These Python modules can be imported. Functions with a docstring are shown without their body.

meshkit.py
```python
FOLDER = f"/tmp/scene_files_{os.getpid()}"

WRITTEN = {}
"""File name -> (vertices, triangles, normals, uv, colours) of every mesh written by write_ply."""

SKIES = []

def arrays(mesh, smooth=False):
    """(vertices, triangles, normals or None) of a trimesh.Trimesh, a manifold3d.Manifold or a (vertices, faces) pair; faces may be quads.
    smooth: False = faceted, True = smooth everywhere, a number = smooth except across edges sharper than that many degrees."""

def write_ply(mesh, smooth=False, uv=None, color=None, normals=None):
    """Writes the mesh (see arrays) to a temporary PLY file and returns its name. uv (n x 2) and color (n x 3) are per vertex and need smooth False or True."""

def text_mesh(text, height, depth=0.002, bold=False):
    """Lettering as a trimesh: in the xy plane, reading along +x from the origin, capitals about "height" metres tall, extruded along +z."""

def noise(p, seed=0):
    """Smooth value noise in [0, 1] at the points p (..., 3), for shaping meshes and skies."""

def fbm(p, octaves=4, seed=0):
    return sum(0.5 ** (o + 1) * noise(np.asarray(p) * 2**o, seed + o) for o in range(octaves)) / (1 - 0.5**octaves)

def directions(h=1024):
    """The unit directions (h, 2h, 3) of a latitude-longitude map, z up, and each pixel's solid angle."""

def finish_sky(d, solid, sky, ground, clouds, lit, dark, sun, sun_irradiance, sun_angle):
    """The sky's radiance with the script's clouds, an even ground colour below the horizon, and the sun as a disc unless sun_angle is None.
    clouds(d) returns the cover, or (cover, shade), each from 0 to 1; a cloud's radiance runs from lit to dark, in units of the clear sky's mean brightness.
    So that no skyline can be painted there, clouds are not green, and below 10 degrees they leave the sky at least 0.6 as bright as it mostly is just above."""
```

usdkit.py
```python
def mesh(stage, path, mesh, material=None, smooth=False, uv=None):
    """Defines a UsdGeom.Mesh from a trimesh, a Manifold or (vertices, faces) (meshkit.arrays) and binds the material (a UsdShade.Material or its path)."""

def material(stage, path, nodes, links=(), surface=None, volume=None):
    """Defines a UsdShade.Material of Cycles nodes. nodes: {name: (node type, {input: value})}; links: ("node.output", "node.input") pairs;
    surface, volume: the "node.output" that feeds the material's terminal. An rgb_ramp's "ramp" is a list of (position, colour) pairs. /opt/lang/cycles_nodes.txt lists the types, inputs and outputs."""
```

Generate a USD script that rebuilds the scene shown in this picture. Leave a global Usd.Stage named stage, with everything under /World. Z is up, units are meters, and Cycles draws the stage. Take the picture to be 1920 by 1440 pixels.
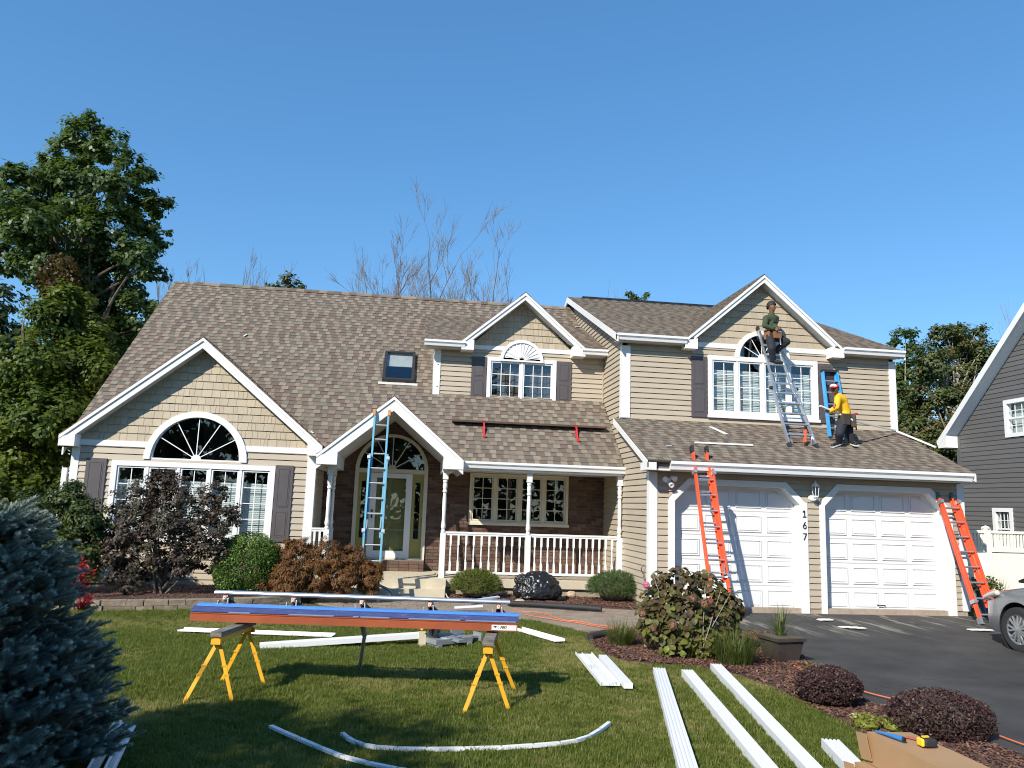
import math, numpy as np, trimesh, usdkit, meshkit
import manifold3d as m3
from pxr import Usd, UsdGeom, UsdLux, UsdShade, Gf, Sdf, Vt
from shapely.geometry import Polygon, box as sbox, Point, LineString
from shapely.ops import unary_union
from shapely import affinity

stage = Usd.Stage.CreateInMemory()
UsdGeom.Xform.Define(stage, '/World'); UsdGeom.Scope.Define(stage, '/World/Looks')
# ---------------------------------------------------------------- camera
YAW, PITCH, ROLL, FPX = map(math.radians, (-7.4113, 8.9846, 1.9350, 0)); FPX = 1442.0
CAM = np.array([0.0, -13.678, 1.777])
def _axes():
    cy, sy, cp, sp = math.cos(YAW), math.sin(YAW), math.cos(PITCH), math.sin(PITCH)
    f = np.array([-sy*cp, cy*cp, sp]); r = np.array([cy, sy, 0]); u = np.cross(r, f)
    cr, sr = math.cos(ROLL), math.sin(ROLL)
    return np.array([cr*r+sr*u, -sr*r+cr*u, f])
AX = _axes()
cam = UsdGeom.Camera.Define(stage, '/World/camera')
cam.CreateHorizontalApertureAttr(36.0); cam.CreateVerticalApertureAttr(27.0); cam.CreateFocalLengthAttr(36.0*FPX/1920)
cam.CreateClippingRangeAttr(Gf.Vec2f(0.1, 3000))
cam.AddTransformOp().Set(Gf.Matrix4d(*AX[0], 0, *AX[1], 0, *(-AX[2]), 0, *CAM, 1))
EXPOSURE = 1.05
cam.CreateExposureAttr(EXPOSURE)
# ---------------------------------------------------------------- sky and sun
SUN = np.array([-0.90, -1.0, 0.97]); SUN /= np.linalg.norm(SUN)
sky_mat = usdkit.material(stage, '/World/Looks/sky_light', {
    's': ('sky_texture', {'sky_type': 'single_scattering', 'sun_disc': False, 'sun_elevation': math.asin(SUN[2]), 'sun_rotation': math.atan2(SUN[0], SUN[1]), 'altitude': 0.0, 'air_density': 1.0, 'aerosol_density': 0.0, 'ozone_density': 8.0}),
    'gm': ('gamma', {'gamma': 0.66}), 'hs': ('hsv', {'saturation': 1.28, 'value': 1.0}),
    'b': ('background_shader', {'strength': 0.15})}, [('s.color', 'gm.color'), ('gm.color', 'hs.color'), ('hs.color', 'b.color')], surface='b.background')
dome = UsdLux.DomeLight.Define(stage, '/World/sky'); dome.CreateIntensityAttr(1.0)
UsdShade.MaterialBindingAPI.Apply(dome.GetPrim()).Bind(sky_mat)
dome.GetPrim().SetCustomDataByKey('kind', 'structure')
sun = UsdLux.DistantLight.Define(stage, '/World/sun')
sun.CreateIntensityAttr(0.80); sun.CreateAngleAttr(0.5); sun.CreateColorAttr(Gf.Vec3f(1.0, 0.93, 0.82)); sun.GetPrim().CreateAttribute('inputs:normalize', Sdf.ValueTypeNames.Bool).Set(True)
def _look(d):
    z = -np.array(d); z = -z; x = np.cross([0, 0, 1.0], z); x /= np.linalg.norm(x); y = np.cross(z, x)
    return Gf.Matrix4d(*x, 0, *y, 0, *z, 0, 0, 0, 0, 1)
sun.AddTransformOp().Set(_look(SUN))      # the light's -z points away from the sun

# ---------------------------------------------------------------- pixel -> place helpers (1920 x 1440 pixels of the photograph)
def ray(u, v): return AX.T @ np.array([(u-960)/FPX, -(v-720)/FPX, 1.0])
def onX(u, v, X): d = ray(u, v); return CAM+d*(X-CAM[0])/d[0]
def onY(u, v, Y): d = ray(u, v); return CAM+d*(Y-CAM[1])/d[1]
def onZ(u, v, Z=0.0): d = ray(u, v); return CAM+d*(Z-CAM[2])/d[2]
def onS(u, v, Y0, Z0, s): d = ray(u, v); t = (Z0+s*(CAM[1]-Y0)-CAM[2])/(d[2]-s*d[1]); return CAM+d*t
def A(*x): return np.array(x, float)
def rng(seed): return np.random.default_rng(seed)

# ---------------------------------------------------------------- scene tree helpers
_taken, _origin = set(), {}
def _path(name, parent):
    base = (parent or '/World')+'/'+name
    p, k = base, 0
    while p in _taken:
        k += 1; p = f'{base}_{k:03d}'
    _taken.add(p); return p
def _data(prim, label=None, cat=None, group=None, kind=None):
    for k, v in (('label', label), ('category', cat), ('group', group), ('kind', kind)):
        if v: prim.SetCustomDataByKey(k, v)
def thing(name, label, cat, loc=(0, 0, 0), group=None, kind=None):
    p = _path(name, None); x = UsdGeom.Xform.Define(stage, p); x.AddTranslateOp().Set(Gf.Vec3d(*map(float, loc)))
    _data(x.GetPrim(), label, cat, group, kind); _origin[p] = np.array(loc, float); return p
def put(name, m, mat, parent=None, smooth=False, label=None, cat=None, group=None, kind=None, loc=None):
    """one Mesh prim, given in world coordinates; its place is its thing's (or loc for a thing of one mesh)"""
    p = _path(name, parent)
    tone = m.tone() if isinstance(m, MB) else None
    if isinstance(m, MB): m = (m.V(), m.F())
    if smooth is not False:
        vv, ff = (np.asarray(m[0], float), np.asarray(m[1], int)) if isinstance(m, tuple) else meshkit.arrays(m, False)[:2]
        used, inv = np.unique(ff, return_inverse=True); m = (vv[used], inv.reshape(ff.shape)); tone = None if tone is None else tone[used] if smooth is True else None
    v, f, n = meshkit.arrays(m, smooth)
    o = _origin[parent] if parent else (np.array(loc, float) if loc is not None else np.zeros(3))
    _origin[p] = o
    v = v-o
    g = UsdGeom.Mesh.Define(stage, p)
    g.CreatePointsAttr(Vt.Vec3fArray.FromNumpy(v.astype(np.float32)))
    g.CreateFaceVertexCountsAttr(Vt.IntArray.FromNumpy(np.full(len(f), 3, np.int32)))
    g.CreateFaceVertexIndicesAttr(Vt.IntArray.FromNumpy(f.astype(np.int32).ravel()))
    g.CreateSubdivisionSchemeAttr('none')
    if n is not None:
        g.CreateNormalsAttr(Vt.Vec3fArray.FromNumpy(n.astype(np.float32))); g.SetNormalsInterpolation('vertex')
    if tone is not None and len(tone) == len(v):
        UsdGeom.PrimvarsAPI(g).CreatePrimvar('tone', Sdf.ValueTypeNames.FloatArray, 'vertex').Set(Vt.FloatArray.FromNumpy(tone.astype(np.float32)))
    if loc is not None and not parent: g.AddTranslateOp().Set(Gf.Vec3d(*map(float, loc)))
    UsdShade.MaterialBindingAPI.Apply(g.GetPrim()).Bind(M[mat])
    _data(g.GetPrim(), label, cat, group, kind)
    return p
def copy_thing(src, name, label, cat, loc, rz=0.0, scale=1.0, group=None):
    p = _path(name, None); x = UsdGeom.Xform.Define(stage, p)
    x.ClearXformOpOrder()
    x.GetPrim().GetReferences().AddInternalReference(src); x.GetPrim().SetInstanceable(True)
    x.AddTransformOp(opSuffix='place').Set(Gf.Matrix4d().SetScale(scale)*Gf.Matrix4d().SetRotate(Gf.Rotation(Gf.Vec3d(0, 0, 1), rz))*Gf.Matrix4d().SetTranslate(Gf.Vec3d(*map(float, loc))))
    x.SetXformOpOrder([x.GetOrderedXformOps()[-1]] if x.GetOrderedXformOps() else [])
    _data(x.GetPrim(), label, cat, group); return p

class MB:
    """collects shapes into one mesh"""
    def __init__(s): s.v, s.f, s.t, s.n = [], [], [], 0
    def add(s, v, f, tone=0.5):
        v = np.asarray(v, float); f = np.asarray(f, int)
        if f.ndim == 2 and f.shape[1] == 4: f = np.vstack([f[:, [0, 1, 2]], f[:, [0, 2, 3]]])
        s.v.append(v); s.f.append(f+s.n); s.n += len(v); s.t.append(np.full(len(v), tone) if np.ndim(tone) == 0 else np.asarray(tone)); return s
    def V(s): return np.vstack(s.v) if s.v else np.zeros((0, 3))
    def F(s): return np.vstack(s.f) if s.f else np.zeros((0, 3), int)
    def tone(s): return np.concatenate(s.t) if s.t else np.zeros(0)
    def mesh(s, m, tone=0.5):
        if hasattr(m, 'to_mesh'): k = m.to_mesh(); return s.add(k.vert_properties[:, :3], k.tri_verts, tone)
        if isinstance(m, MB): return s.add(m.V(), m.F(), m.tone())
        return s.add(m.vertices, m.faces, tone)
    def obox(s, c, U, V, N, tone=0.5):
        """box about c with half axes U, V, N"""
        c, U, V, N = map(np.asarray, (c, U, V, N))
        q = np.array([[a, b, d] for a in (-1, 1) for b in (-1, 1) for d in (-1, 1)], float)
        v = c+q@np.array([U, V, N], float)
        return s.add(v, [[0, 1, 3, 2], [4, 6, 7, 5], [0, 4, 5, 1], [2, 3, 7, 6], [0, 2, 6, 4], [1, 5, 7, 3]], tone)
    def bx(s, x0, x1, y0, y1, z0, z1, tone=0.5):
        return s.obox(((x0+x1)/2, (y0+y1)/2, (z0+z1)/2), ((x1-x0)/2, 0, 0), (0, (y1-y0)/2, 0), (0, 0, (z1-z0)/2), tone)
    def bar(s, a, b, w, h, up=(0, 0, 1), tone=0.5):
        a, b, up = np.asarray(a, float), np.asarray(b, float), np.asarray(up, float)
        d = b-a; L = np.linalg.norm(d); d = d/L; r = np.cross(d, up); r /= np.linalg.norm(r); u = np.cross(r, d)
        return s.obox((a+b)/2, d*L/2, r*w/2, u*h/2, tone)
    def path(s, pts, rad, sides=8, caps=True, tone=0.5, flat=None):
        p = np.asarray(pts, float); n = len(p); rad = np.broadcast_to(np.asarray(rad, float), (n,))
        t = np.gradient(p, axis=0); t /= np.linalg.norm(t, axis=1, keepdims=True)+1e-12
        ref = np.array([0, 0, 1.0]) if abs(t[0, 2]) < 0.9 else np.array([1.0, 0, 0])
        a = np.cross(t[0], ref); a /= np.linalg.norm(a); v = []
        ang = np.arange(sides)*2*np.pi/sides
        for i in range(n):
            a = a-t[i]*(a@t[i]); a /= np.linalg.norm(a)+1e-12; b = np.cross(t[i], a)
            v.append(p[i]+rad[i]*(np.cos(ang)[:, None]*a+np.sin(ang)[:, None]*b))
        v = np.vstack(v); i, j = np.meshgrid(np.arange(n-1), np.arange(sides), indexing='ij')
        f = np.stack([i*sides+j, i*sides+(j+1) % sides, (i+1)*sides+(j+1) % sides, (i+1)*sides+j], -1).reshape(-1, 4)
        f = np.vstack([f[:, [0, 1, 2]], f[:, [0, 2, 3]]])
        if caps:
            v = np.vstack([v, p[0], p[-1]]); c0, c1 = len(v)-2, len(v)-1; k = np.arange(sides)
            f = np.vstack([f, np.stack([np.full(sides, c0), (k+1) % sides, k], 1), np.stack([np.full(sides, c1), (n-1)*sides+k, (n-1)*sides+(k+1) % sides], 1)])
        return s.add(v, f, tone)
    def lathe(s, prof, o=(0, 0, 0), sides=16, tone=0.5, axis=None):
        prof = np.asarray(prof, float); n = len(prof); ang = np.arange(sides)*2*np.pi/sides
        v = np.stack([prof[:, None, 0]*np.cos(ang), prof[:, None, 0]*np.sin(ang), np.broadcast_to(prof[:, None, 1], (n, sides))], -1).reshape(-1, 3)
        if axis is not None:
            z = np.asarray(axis, float); z /= np.linalg.norm(z); x = np.cross([0, 0, 1.0] if abs(z[2]) < .9 else [1.0, 0, 0], z); x /= np.linalg.norm(x); v = v@np.array([x, np.cross(z, x), z])
        i, j = np.meshgrid(np.arange(n-1), np.arange(sides), indexing='ij')
        f = np.stack([i*sides+j, i*sides+(j+1) % sides, (i+1)*sides+(j+1) % sides, (i+1)*sides+j], -1).reshape(-1, 4)
        return s.add(v+np.asarray(o, float), f, tone)
    def prism(s, poly, O, U, V, N, d0, d1, tone=0.5):
        """flat shape poly (shapely, in U,V metres) between depths d0 and d1 along N"""
        for g in getattr(poly, 'geoms', [poly]):
            if g.geom_type != 'Polygon' or g.area < 1e-7: continue
            s.piece(g, O, U, V, N, lambda a, b: d1+0*a, d0, tone, back=True)
        return s
    def piece(s, g, O, U, V, N, off, d0, tone=0.5, back=False):
        O, U, V, N = (np.asarray(x, float) for x in (O, U, V, N))
        v2, f = tri2d(g); t = off(v2[:, 0], v2[:, 1])
        s.add(O+v2[:, :1]*U+v2[:, 1:]*V+t[:, None]*N, f, tone)
        if back: s.add(O+v2[:, :1]*U+v2[:, 1:]*V+d0*N, f[:, ::-1], tone)
        for ring in (g.exterior, *g.interiors):
            r = np.array(ring.coords)[:-1]; n = len(r); top = O+r[:, :1]*U+r[:, 1:]*V+off(r[:, 0], r[:, 1])[:, None]*N; bot = O+r[:, :1]*U+r[:, 1:]*V+d0*N
            k = np.arange(n); j = (k+1) % n
            # own corners per side so that the edges stay sharp
            q = np.stack([top[k], top[j], bot[j], bot[k]], 1).reshape(-1, 3)
            s.add(q, np.arange(4*n).reshape(n, 4), tone)
        return s
def tri2d(g):
    r = np.array(g.exterior.coords)[:-1]
    if not g.interiors and len(r) == 4 and g.convex_hull.area < g.area*1.0001: return r, np.array([[0, 1, 2], [0, 2, 3]])
    v, f = trimesh.creation.triangulate_polygon(g, engine='earcut')
    return np.asarray(v), np.asarray(f)

# ---------------------------------------------------------------- materials
M = {}
def mat(name, nodes, links, surface, volume=None):
    M[name] = usdkit.material(stage, '/World/Looks/'+name, nodes, links, surface=surface, volume=volume); return name
def plain(name, col, rough=0.5, metal=0.0, var=0.12, scale=6.0, bump=0.0, bscale=40.0, spec=0.5, tone=0.0, dirt=None, stretch=None, coat=0.0):
    """a surface with uneven colour: noise between darker and lighter, optional tone per piece, bump and patches of dirt"""
    c = np.array(col, float)
    n = {'g': ('texture_coordinate', {}), 'mp': ('mapping', {'scale': stretch or (1, 1, 1)}),
         'n': ('noise_texture', {'scale': scale, 'detail': 5.0, 'roughness': 0.6}),
         'r': ('rgb_ramp', {'ramp': [(0.3, tuple(c*(1-var))), (0.7, tuple(np.minimum(c*(1+var), 1)))]}),
         'p': ('principled_bsdf', {'roughness': rough, 'metallic': metal, 'specular_ior_level': spec, 'coat_weight': coat})}
    l = [('g.object', 'mp.vector'), ('mp.vector', 'n.vector'), ('n.fac', 'r.fac')]
    out = 'r.color'
    if tone:
        n['a'] = ('attribute', {'attribute': 'tone'}); n['m'] = ('map_range', {'from_min': 0.0, 'from_max': 1.0, 'to_min': 1-tone, 'to_max': 1+tone})
        n['x'] = ('vector_math', {'math_type': 'scale'})
        l += [('a.fac', 'm.value'), (out, 'x.vector1'), ('m.result', 'x.scale')]; out = 'x.vector'
    if dirt:
        n['dn'] = ('noise_texture', {'scale': dirt[1], 'detail': 6.0, 'roughness': 0.7}); n['dr'] = ('map_range', {'from_min': dirt[2], 'from_max': dirt[2]+0.18, 'to_min': 0.0, 'to_max': dirt[3], 'clamp': True})
        n['dm'] = ('mix_color', {'b': dirt[0]}); l += [('mp.vector', 'dn.vector'), ('dn.fac', 'dr.value'), ('dr.result', 'dm.fac'), (out, 'dm.a')]; out = 'dm.result'
    l.append((out, 'p.base_color'))
    if bump:
        n['bn'] = ('noise_texture', {'scale': bscale, 'detail': 4.0}); n['b'] = ('bump', {'strength': 0.6, 'distance': bump})
        l += [('mp.vector', 'bn.vector'), ('bn.fac', 'b.height'), ('b.normal', 'p.normal')]
    return mat(name, n, l, 'p.BSDF')
def leafy(name, cols, trans=0.35, rough=0.5, spec=0.35):
    """leaves: each one its own tint by its tone of cols, a little light through"""
    k = len(cols)
    n = {'g': ('attribute', {'attribute': 'tone'}), 'r': ('rgb_ramp', {'ramp': [((i+0.0)/max(k-1, 1), c) for i, c in enumerate(cols)]}),
         'p': ('principled_bsdf', {'roughness': rough, 'specular_ior_level': spec}), 't': ('translucent_bsdf', {}), 'm': ('mix_closure', {'fac': trans}),
         'x': ('vector_math', {'math_type': 'multiply', 'vector2': (1.35, 1.3, 0.55)})}
    l = [('g.fac', 'r.fac'), ('r.color', 'p.base_color'), ('r.color', 'x.vector1'), ('x.vector', 't.color'), ('p.BSDF', 'm.closure1'), ('t.BSDF', 'm.closure2')]
    return mat(name, n, l, 'm.closure')
def tinted(name, cols, rough=0.9, bump=0.0, bscale=90.0, grain=0.25, gscale=60.0, spec=0.3):
    """pieces: colour picked per piece by its tone, with grain"""
    n = {'a': ('attribute', {'attribute': 'tone'}), 'r': ('rgb_ramp', {'ramp': [(i/max(len(cols)-1, 1), c) for i, c in enumerate(cols)]}), 'g': ('texture_coordinate', {}),
         'n': ('noise_texture', {'scale': gscale, 'detail': 4.0}), 'mr': ('map_range', {'from_min': 0.25, 'from_max': 0.75, 'to_min': 1-grain, 'to_max': 1+grain}), 'x': ('vector_math', {'math_type': 'scale'}),
         'p': ('principled_bsdf', {'roughness': rough, 'specular_ior_level': spec})}
    l = [('a.fac', 'r.fac'), ('g.object', 'n.vector'), ('n.fac', 'mr.value'), ('r.color', 'x.vector1'), ('mr.result', 'x.scale'), ('x.vector', 'p.base_color')]
    if bump:
        n['bn'] = ('noise_texture', {'scale': bscale, 'detail': 3.0}); n['b'] = ('bump', {'strength': 0.7, 'distance': bump}); l += [('g.object', 'bn.vector'), ('bn.fac', 'b.height'), ('b.normal', 'p.normal')]
    return mat(name, n, l, 'p.BSDF')

plain('siding', (0.405, 0.345, 0.262), 0.55, var=0.05, scale=2.0, tone=0.04, stretch=(1, 1, 6), bump=0.001, bscale=120)
plain('shake_siding', (0.41, 0.345, 0.25), 0.6, var=0.06, scale=3.0, tone=0.06, stretch=(8, 8, 1), bump=0.004, bscale=30)
plain('white_trim', (0.74, 0.74, 0.725), 0.4, var=0.03, scale=3.0, dirt=((0.5, 0.48, 0.44), 5.0, 0.56, 0.35))
plain('white_metal', (0.76, 0.77, 0.775), 0.35, var=0.02, scale=2.0, dirt=((0.6, 0.58, 0.52), 9.0, 0.6, 0.3))
plain('white_vinyl', (0.82, 0.80, 0.72), 0.45, var=0.03)
plain('garage_white', (0.72, 0.72, 0.72), 0.42, var=0.02, scale=1.5, bump=0.0008, bscale=150, dirt=((0.62, 0.56, 0.4), 0.9, 0.62, 0.25))
plain('cream_trim', (0.62, 0.58, 0.46), 0.5, var=0.05)
plain('soffit_grey', (0.50, 0.49, 0.46), 0.7, var=0.1)
plain('shutter_paint', (0.085, 0.075, 0.078), 0.5, var=0.1, scale=3, bump=0.0006, bscale=200)
plain('olive_door', (0.30, 0.265, 0.075), 0.45, var=0.08)
plain('black_paint', (0.015, 0.015, 0.016), 0.4)
plain('dark_bronze', (0.035, 0.028, 0.024), 0.4)
plain('dark_room', (0.10, 0.09, 0.085), 0.9)
plain('blind_white', (0.66, 0.68, 0.66), 0.6, var=0.03)
plain('concrete', (0.52, 0.46, 0.34), 0.85, var=0.1, scale=4, bump=0.002, bscale=60, dirt=((0.3, 0.27, 0.22), 3.0, 0.58, 0.5))
plain('foundation_block', (0.33, 0.27, 0.21), 0.9, var=0.15, scale=8, bump=0.004)
plain('weathered_wood', (0.16, 0.14, 0.115), 0.85, var=0.45, scale=9, stretch=(1, 1, 5), bump=0.004)
plain('plank_wood', (0.085, 0.05, 0.035), 0.8, var=0.3, scale=5, stretch=(1, 8, 8))
tinted('shingle', [(0.115, 0.092, 0.074), (0.135, 0.098, 0.08), (0.125, 0.11, 0.088), (0.15, 0.118, 0.094), (0.165, 0.145, 0.112), (0.20, 0.155, 0.125), (0.235, 0.195, 0.148), (0.19, 0.175, 0.135)], 0.95, 0.003, 120, 0.22, 90)
plain('shingle_deck', (0.07, 0.058, 0.05), 0.95, var=0.25, scale=30)
tinted('brick', [(0.075, 0.042, 0.034), (0.11, 0.062, 0.046), (0.15, 0.088, 0.062), (0.10, 0.07, 0.056), (0.19, 0.125, 0.088)], 0.9, 0.003, 60, 0.2, 30)
plain('mortar', (0.17, 0.15, 0.13), 0.95)
tinted('paver', [(0.21, 0.165, 0.125), (0.27, 0.21, 0.155), (0.24, 0.20, 0.16), (0.30, 0.235, 0.175)], 0.9, 0.003, 50, 0.2, 25)
tinted('edging_stone', [(0.19, 0.155, 0.115), (0.25, 0.20, 0.145), (0.29, 0.235, 0.17)], 0.95, 0.01, 22, 0.25, 14)
mat('window_glass', {'ge': ('geometry', {}), 'io': ('mix_float', {'a': 1.55, 'b': 0.645}), 'f': ('fresnel', {}), 't': ('transparent_bsdf', {'color': (0.9, 0.93, 0.93)}), 'gl': ('glossy_bsdf', {'color': (1, 1, 1), 'roughness': 0.01}), 'ff': ('math', {'math_type': 'multiply_add', 'value2': 1.15, 'value3': 0.01}), 'm': ('mix_closure', {})},
    [('ge.backfacing', 'io.fac'), ('io.result', 'f.IOR'), ('f.fac', 'ff.value1'), ('ff.value', 'm.fac'), ('t.BSDF', 'm.closure1'), ('gl.BSDF', 'm.closure2')], 'm.closure')
M['clear_glass'] = M['window_glass']
# ================================================================ the setting: ground sheet, driveway, beds, walk
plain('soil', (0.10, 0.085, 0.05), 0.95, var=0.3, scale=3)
n_lawn = {'g': ('geometry', {}), 'n': ('noise_texture', {'scale': 1.3, 'detail': 5.0}), 'r': ('rgb_ramp', {'ramp': [(0.3, (0.045, 0.062, 0.018)), (0.55, (0.062, 0.078, 0.022)), (0.72, (0.10, 0.085, 0.035))]}), 'p': ('principled_bsdf', {'roughness': 0.95, 'specular_ior_level': 0.1})}
mat('lawn_soil', n_lawn, [('g.position', 'n.vector'), ('n.fac', 'r.fac'), ('r.color', 'p.base_color')], 'p.BSDF')
put('ground', MB().bx(-400, 400, -60, 700, -1.0, 0.0), 'lawn_soil', kind='structure')
# asphalt: fine stone, worn pale streaks running out from the garage, a few light stains
asp = {'g': ('geometry', {}), 'n1': ('noise_texture', {'scale': 160.0, 'detail': 3.0}), 'n2': ('noise_texture', {'scale': 1.1, 'detail': 6.0, 'roughness': 0.65}), 'n3': ('noise_texture', {'scale': 1.0, 'detail': 7.0, 'roughness': 0.7}),
       'mp': ('mapping', {'scale': (2.6, 0.45, 1.0), 'rotation': (0, 0, 1.05)}), 'r1': ('rgb_ramp', {'ramp': [(0.3, (0.032, 0.031, 0.029)), (0.7, (0.060, 0.058, 0.054))]}),
       'r2': ('map_range', {'from_min': 0.35, 'from_max': 0.7, 'to_min': 0.72, 'to_max': 1.5}), 'x': ('vector_math', {'math_type': 'scale'}),
       'r3': ('map_range', {'from_min': 0.545, 'from_max': 0.62, 'to_min': 0.0, 'to_max': 0.8, 'clamp': True}), 'sp': ('separate_xyz', {}), 'ym': ('map_range', {'from_min': -3.0, 'from_max': -1.2, 'to_min': 0.0, 'to_max': 1.0, 'clamp': True}),
       'mm': ('math', {'math_type': 'multiply'}), 'mx': ('mix_color', {'b': (0.32, 0.29, 0.22)}), 'b': ('bump', {'strength': 0.5, 'distance': 0.004}), 'p': ('principled_bsdf', {'roughness': 0.85, 'specular_ior_level': 0.35})}
mat('asphalt', asp, [('g.position', 'n1.vector'), ('g.position', 'n2.vector'), ('g.position', 'mp.vector'), ('mp.vector', 'n3.vector'), ('n1.fac', 'r1.fac'), ('n2.fac', 'r2.value'), ('r1.color', 'x.vector1'), ('r2.result', 'x.scale'),
    ('n3.fac', 'r3.value'), ('g.position', 'sp.vector'), ('sp.y', 'ym.value'), ('r3.result', 'mm.value1'), ('ym.result', 'mm.value2'), ('mm.value', 'mx.fac'), ('x.vector', 'mx.a'), ('mx.result', 'p.base_color'), ('n1.fac', 'b.height'), ('b.normal', 'p.normal')], 'p.BSDF')
def flat(poly, z, thick=0.05): return MB().prism(poly, (0, 0, 0), (1, 0, 0), (0, 1, 0), (0, 0, 1), z-thick, z)
drive_poly = Polygon([(4.42, -0.02), (4.42, -1.5), (5.7, -2.45), (4.95, -4.5), (4.55, -6.2), (4.7, -7.7), (4.95, -9.0), (4.9, -13), (5.2, -30), (11.6, -30), (11.3, -12), (11.3, -0.02)])
put('driveway', flat(drive_poly, 0.012, 0.008), 'asphalt', kind='structure')
crack = MB()
for pts in ([onZ(u, v, .0135) for u, v in ((1640, 1290), (1672, 1287), (1700, 1281), (1728, 1274), (1742, 1273.5), (1775, 1270.5), (1806, 1270.5), (1835, 1270))],):
    for a, b in zip(pts[:-1], pts[1:]): crack.bar(a, b, 0.012, 0.001)
put('driveway_crack', crack, 'black_paint', kind='structure')
# mulch
tinted('mulch', [(0.085, 0.04, 0.03), (0.13, 0.062, 0.045), (0.17, 0.09, 0.06), (0.21, 0.13, 0.085)], 0.95, 0, grain=0.3, gscale=70)
plain('mulch_base', (0.085, 0.043, 0.032), 0.95, var=0.4, scale=35, bump=0.02, bscale=55)
bed_porch = Polygon([(0.85, 1.6), (0.95, 0.95), (2.0, 0.62), (3.0, 0.30), (3.9, 0.08), (4.36, -0.05), (4.36, 1.6)])
bed_drive = Polygon([(2.62, -2.6), (2.52, -3.3), (2.5, -3.95), (2.6, -4.4), (2.88, -4.67), (3.31, -4.83), (3.7, -5.2), (3.84, -5.7), (3.84, -6.4), (3.82, -7.3), (3.8, -9.0), (3.9, -12), (4.9, -12), (4.95, -9.0), (4.7, -7.7), (4.55, -6.2), (4.95, -4.5), (5.6, -2.5), (4.7, -1.7), (4.1, -1.7), (3.2, -2.2)])
bed_left = Polygon([(-8, -0.66), (-4.4, -0.86), (-3.6, -0.74), (-2.6, -0.42), (-1.75, 0.1), (-1.4, 0.9), (-1.35, 1.7), (-8, 1.7)])
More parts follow.
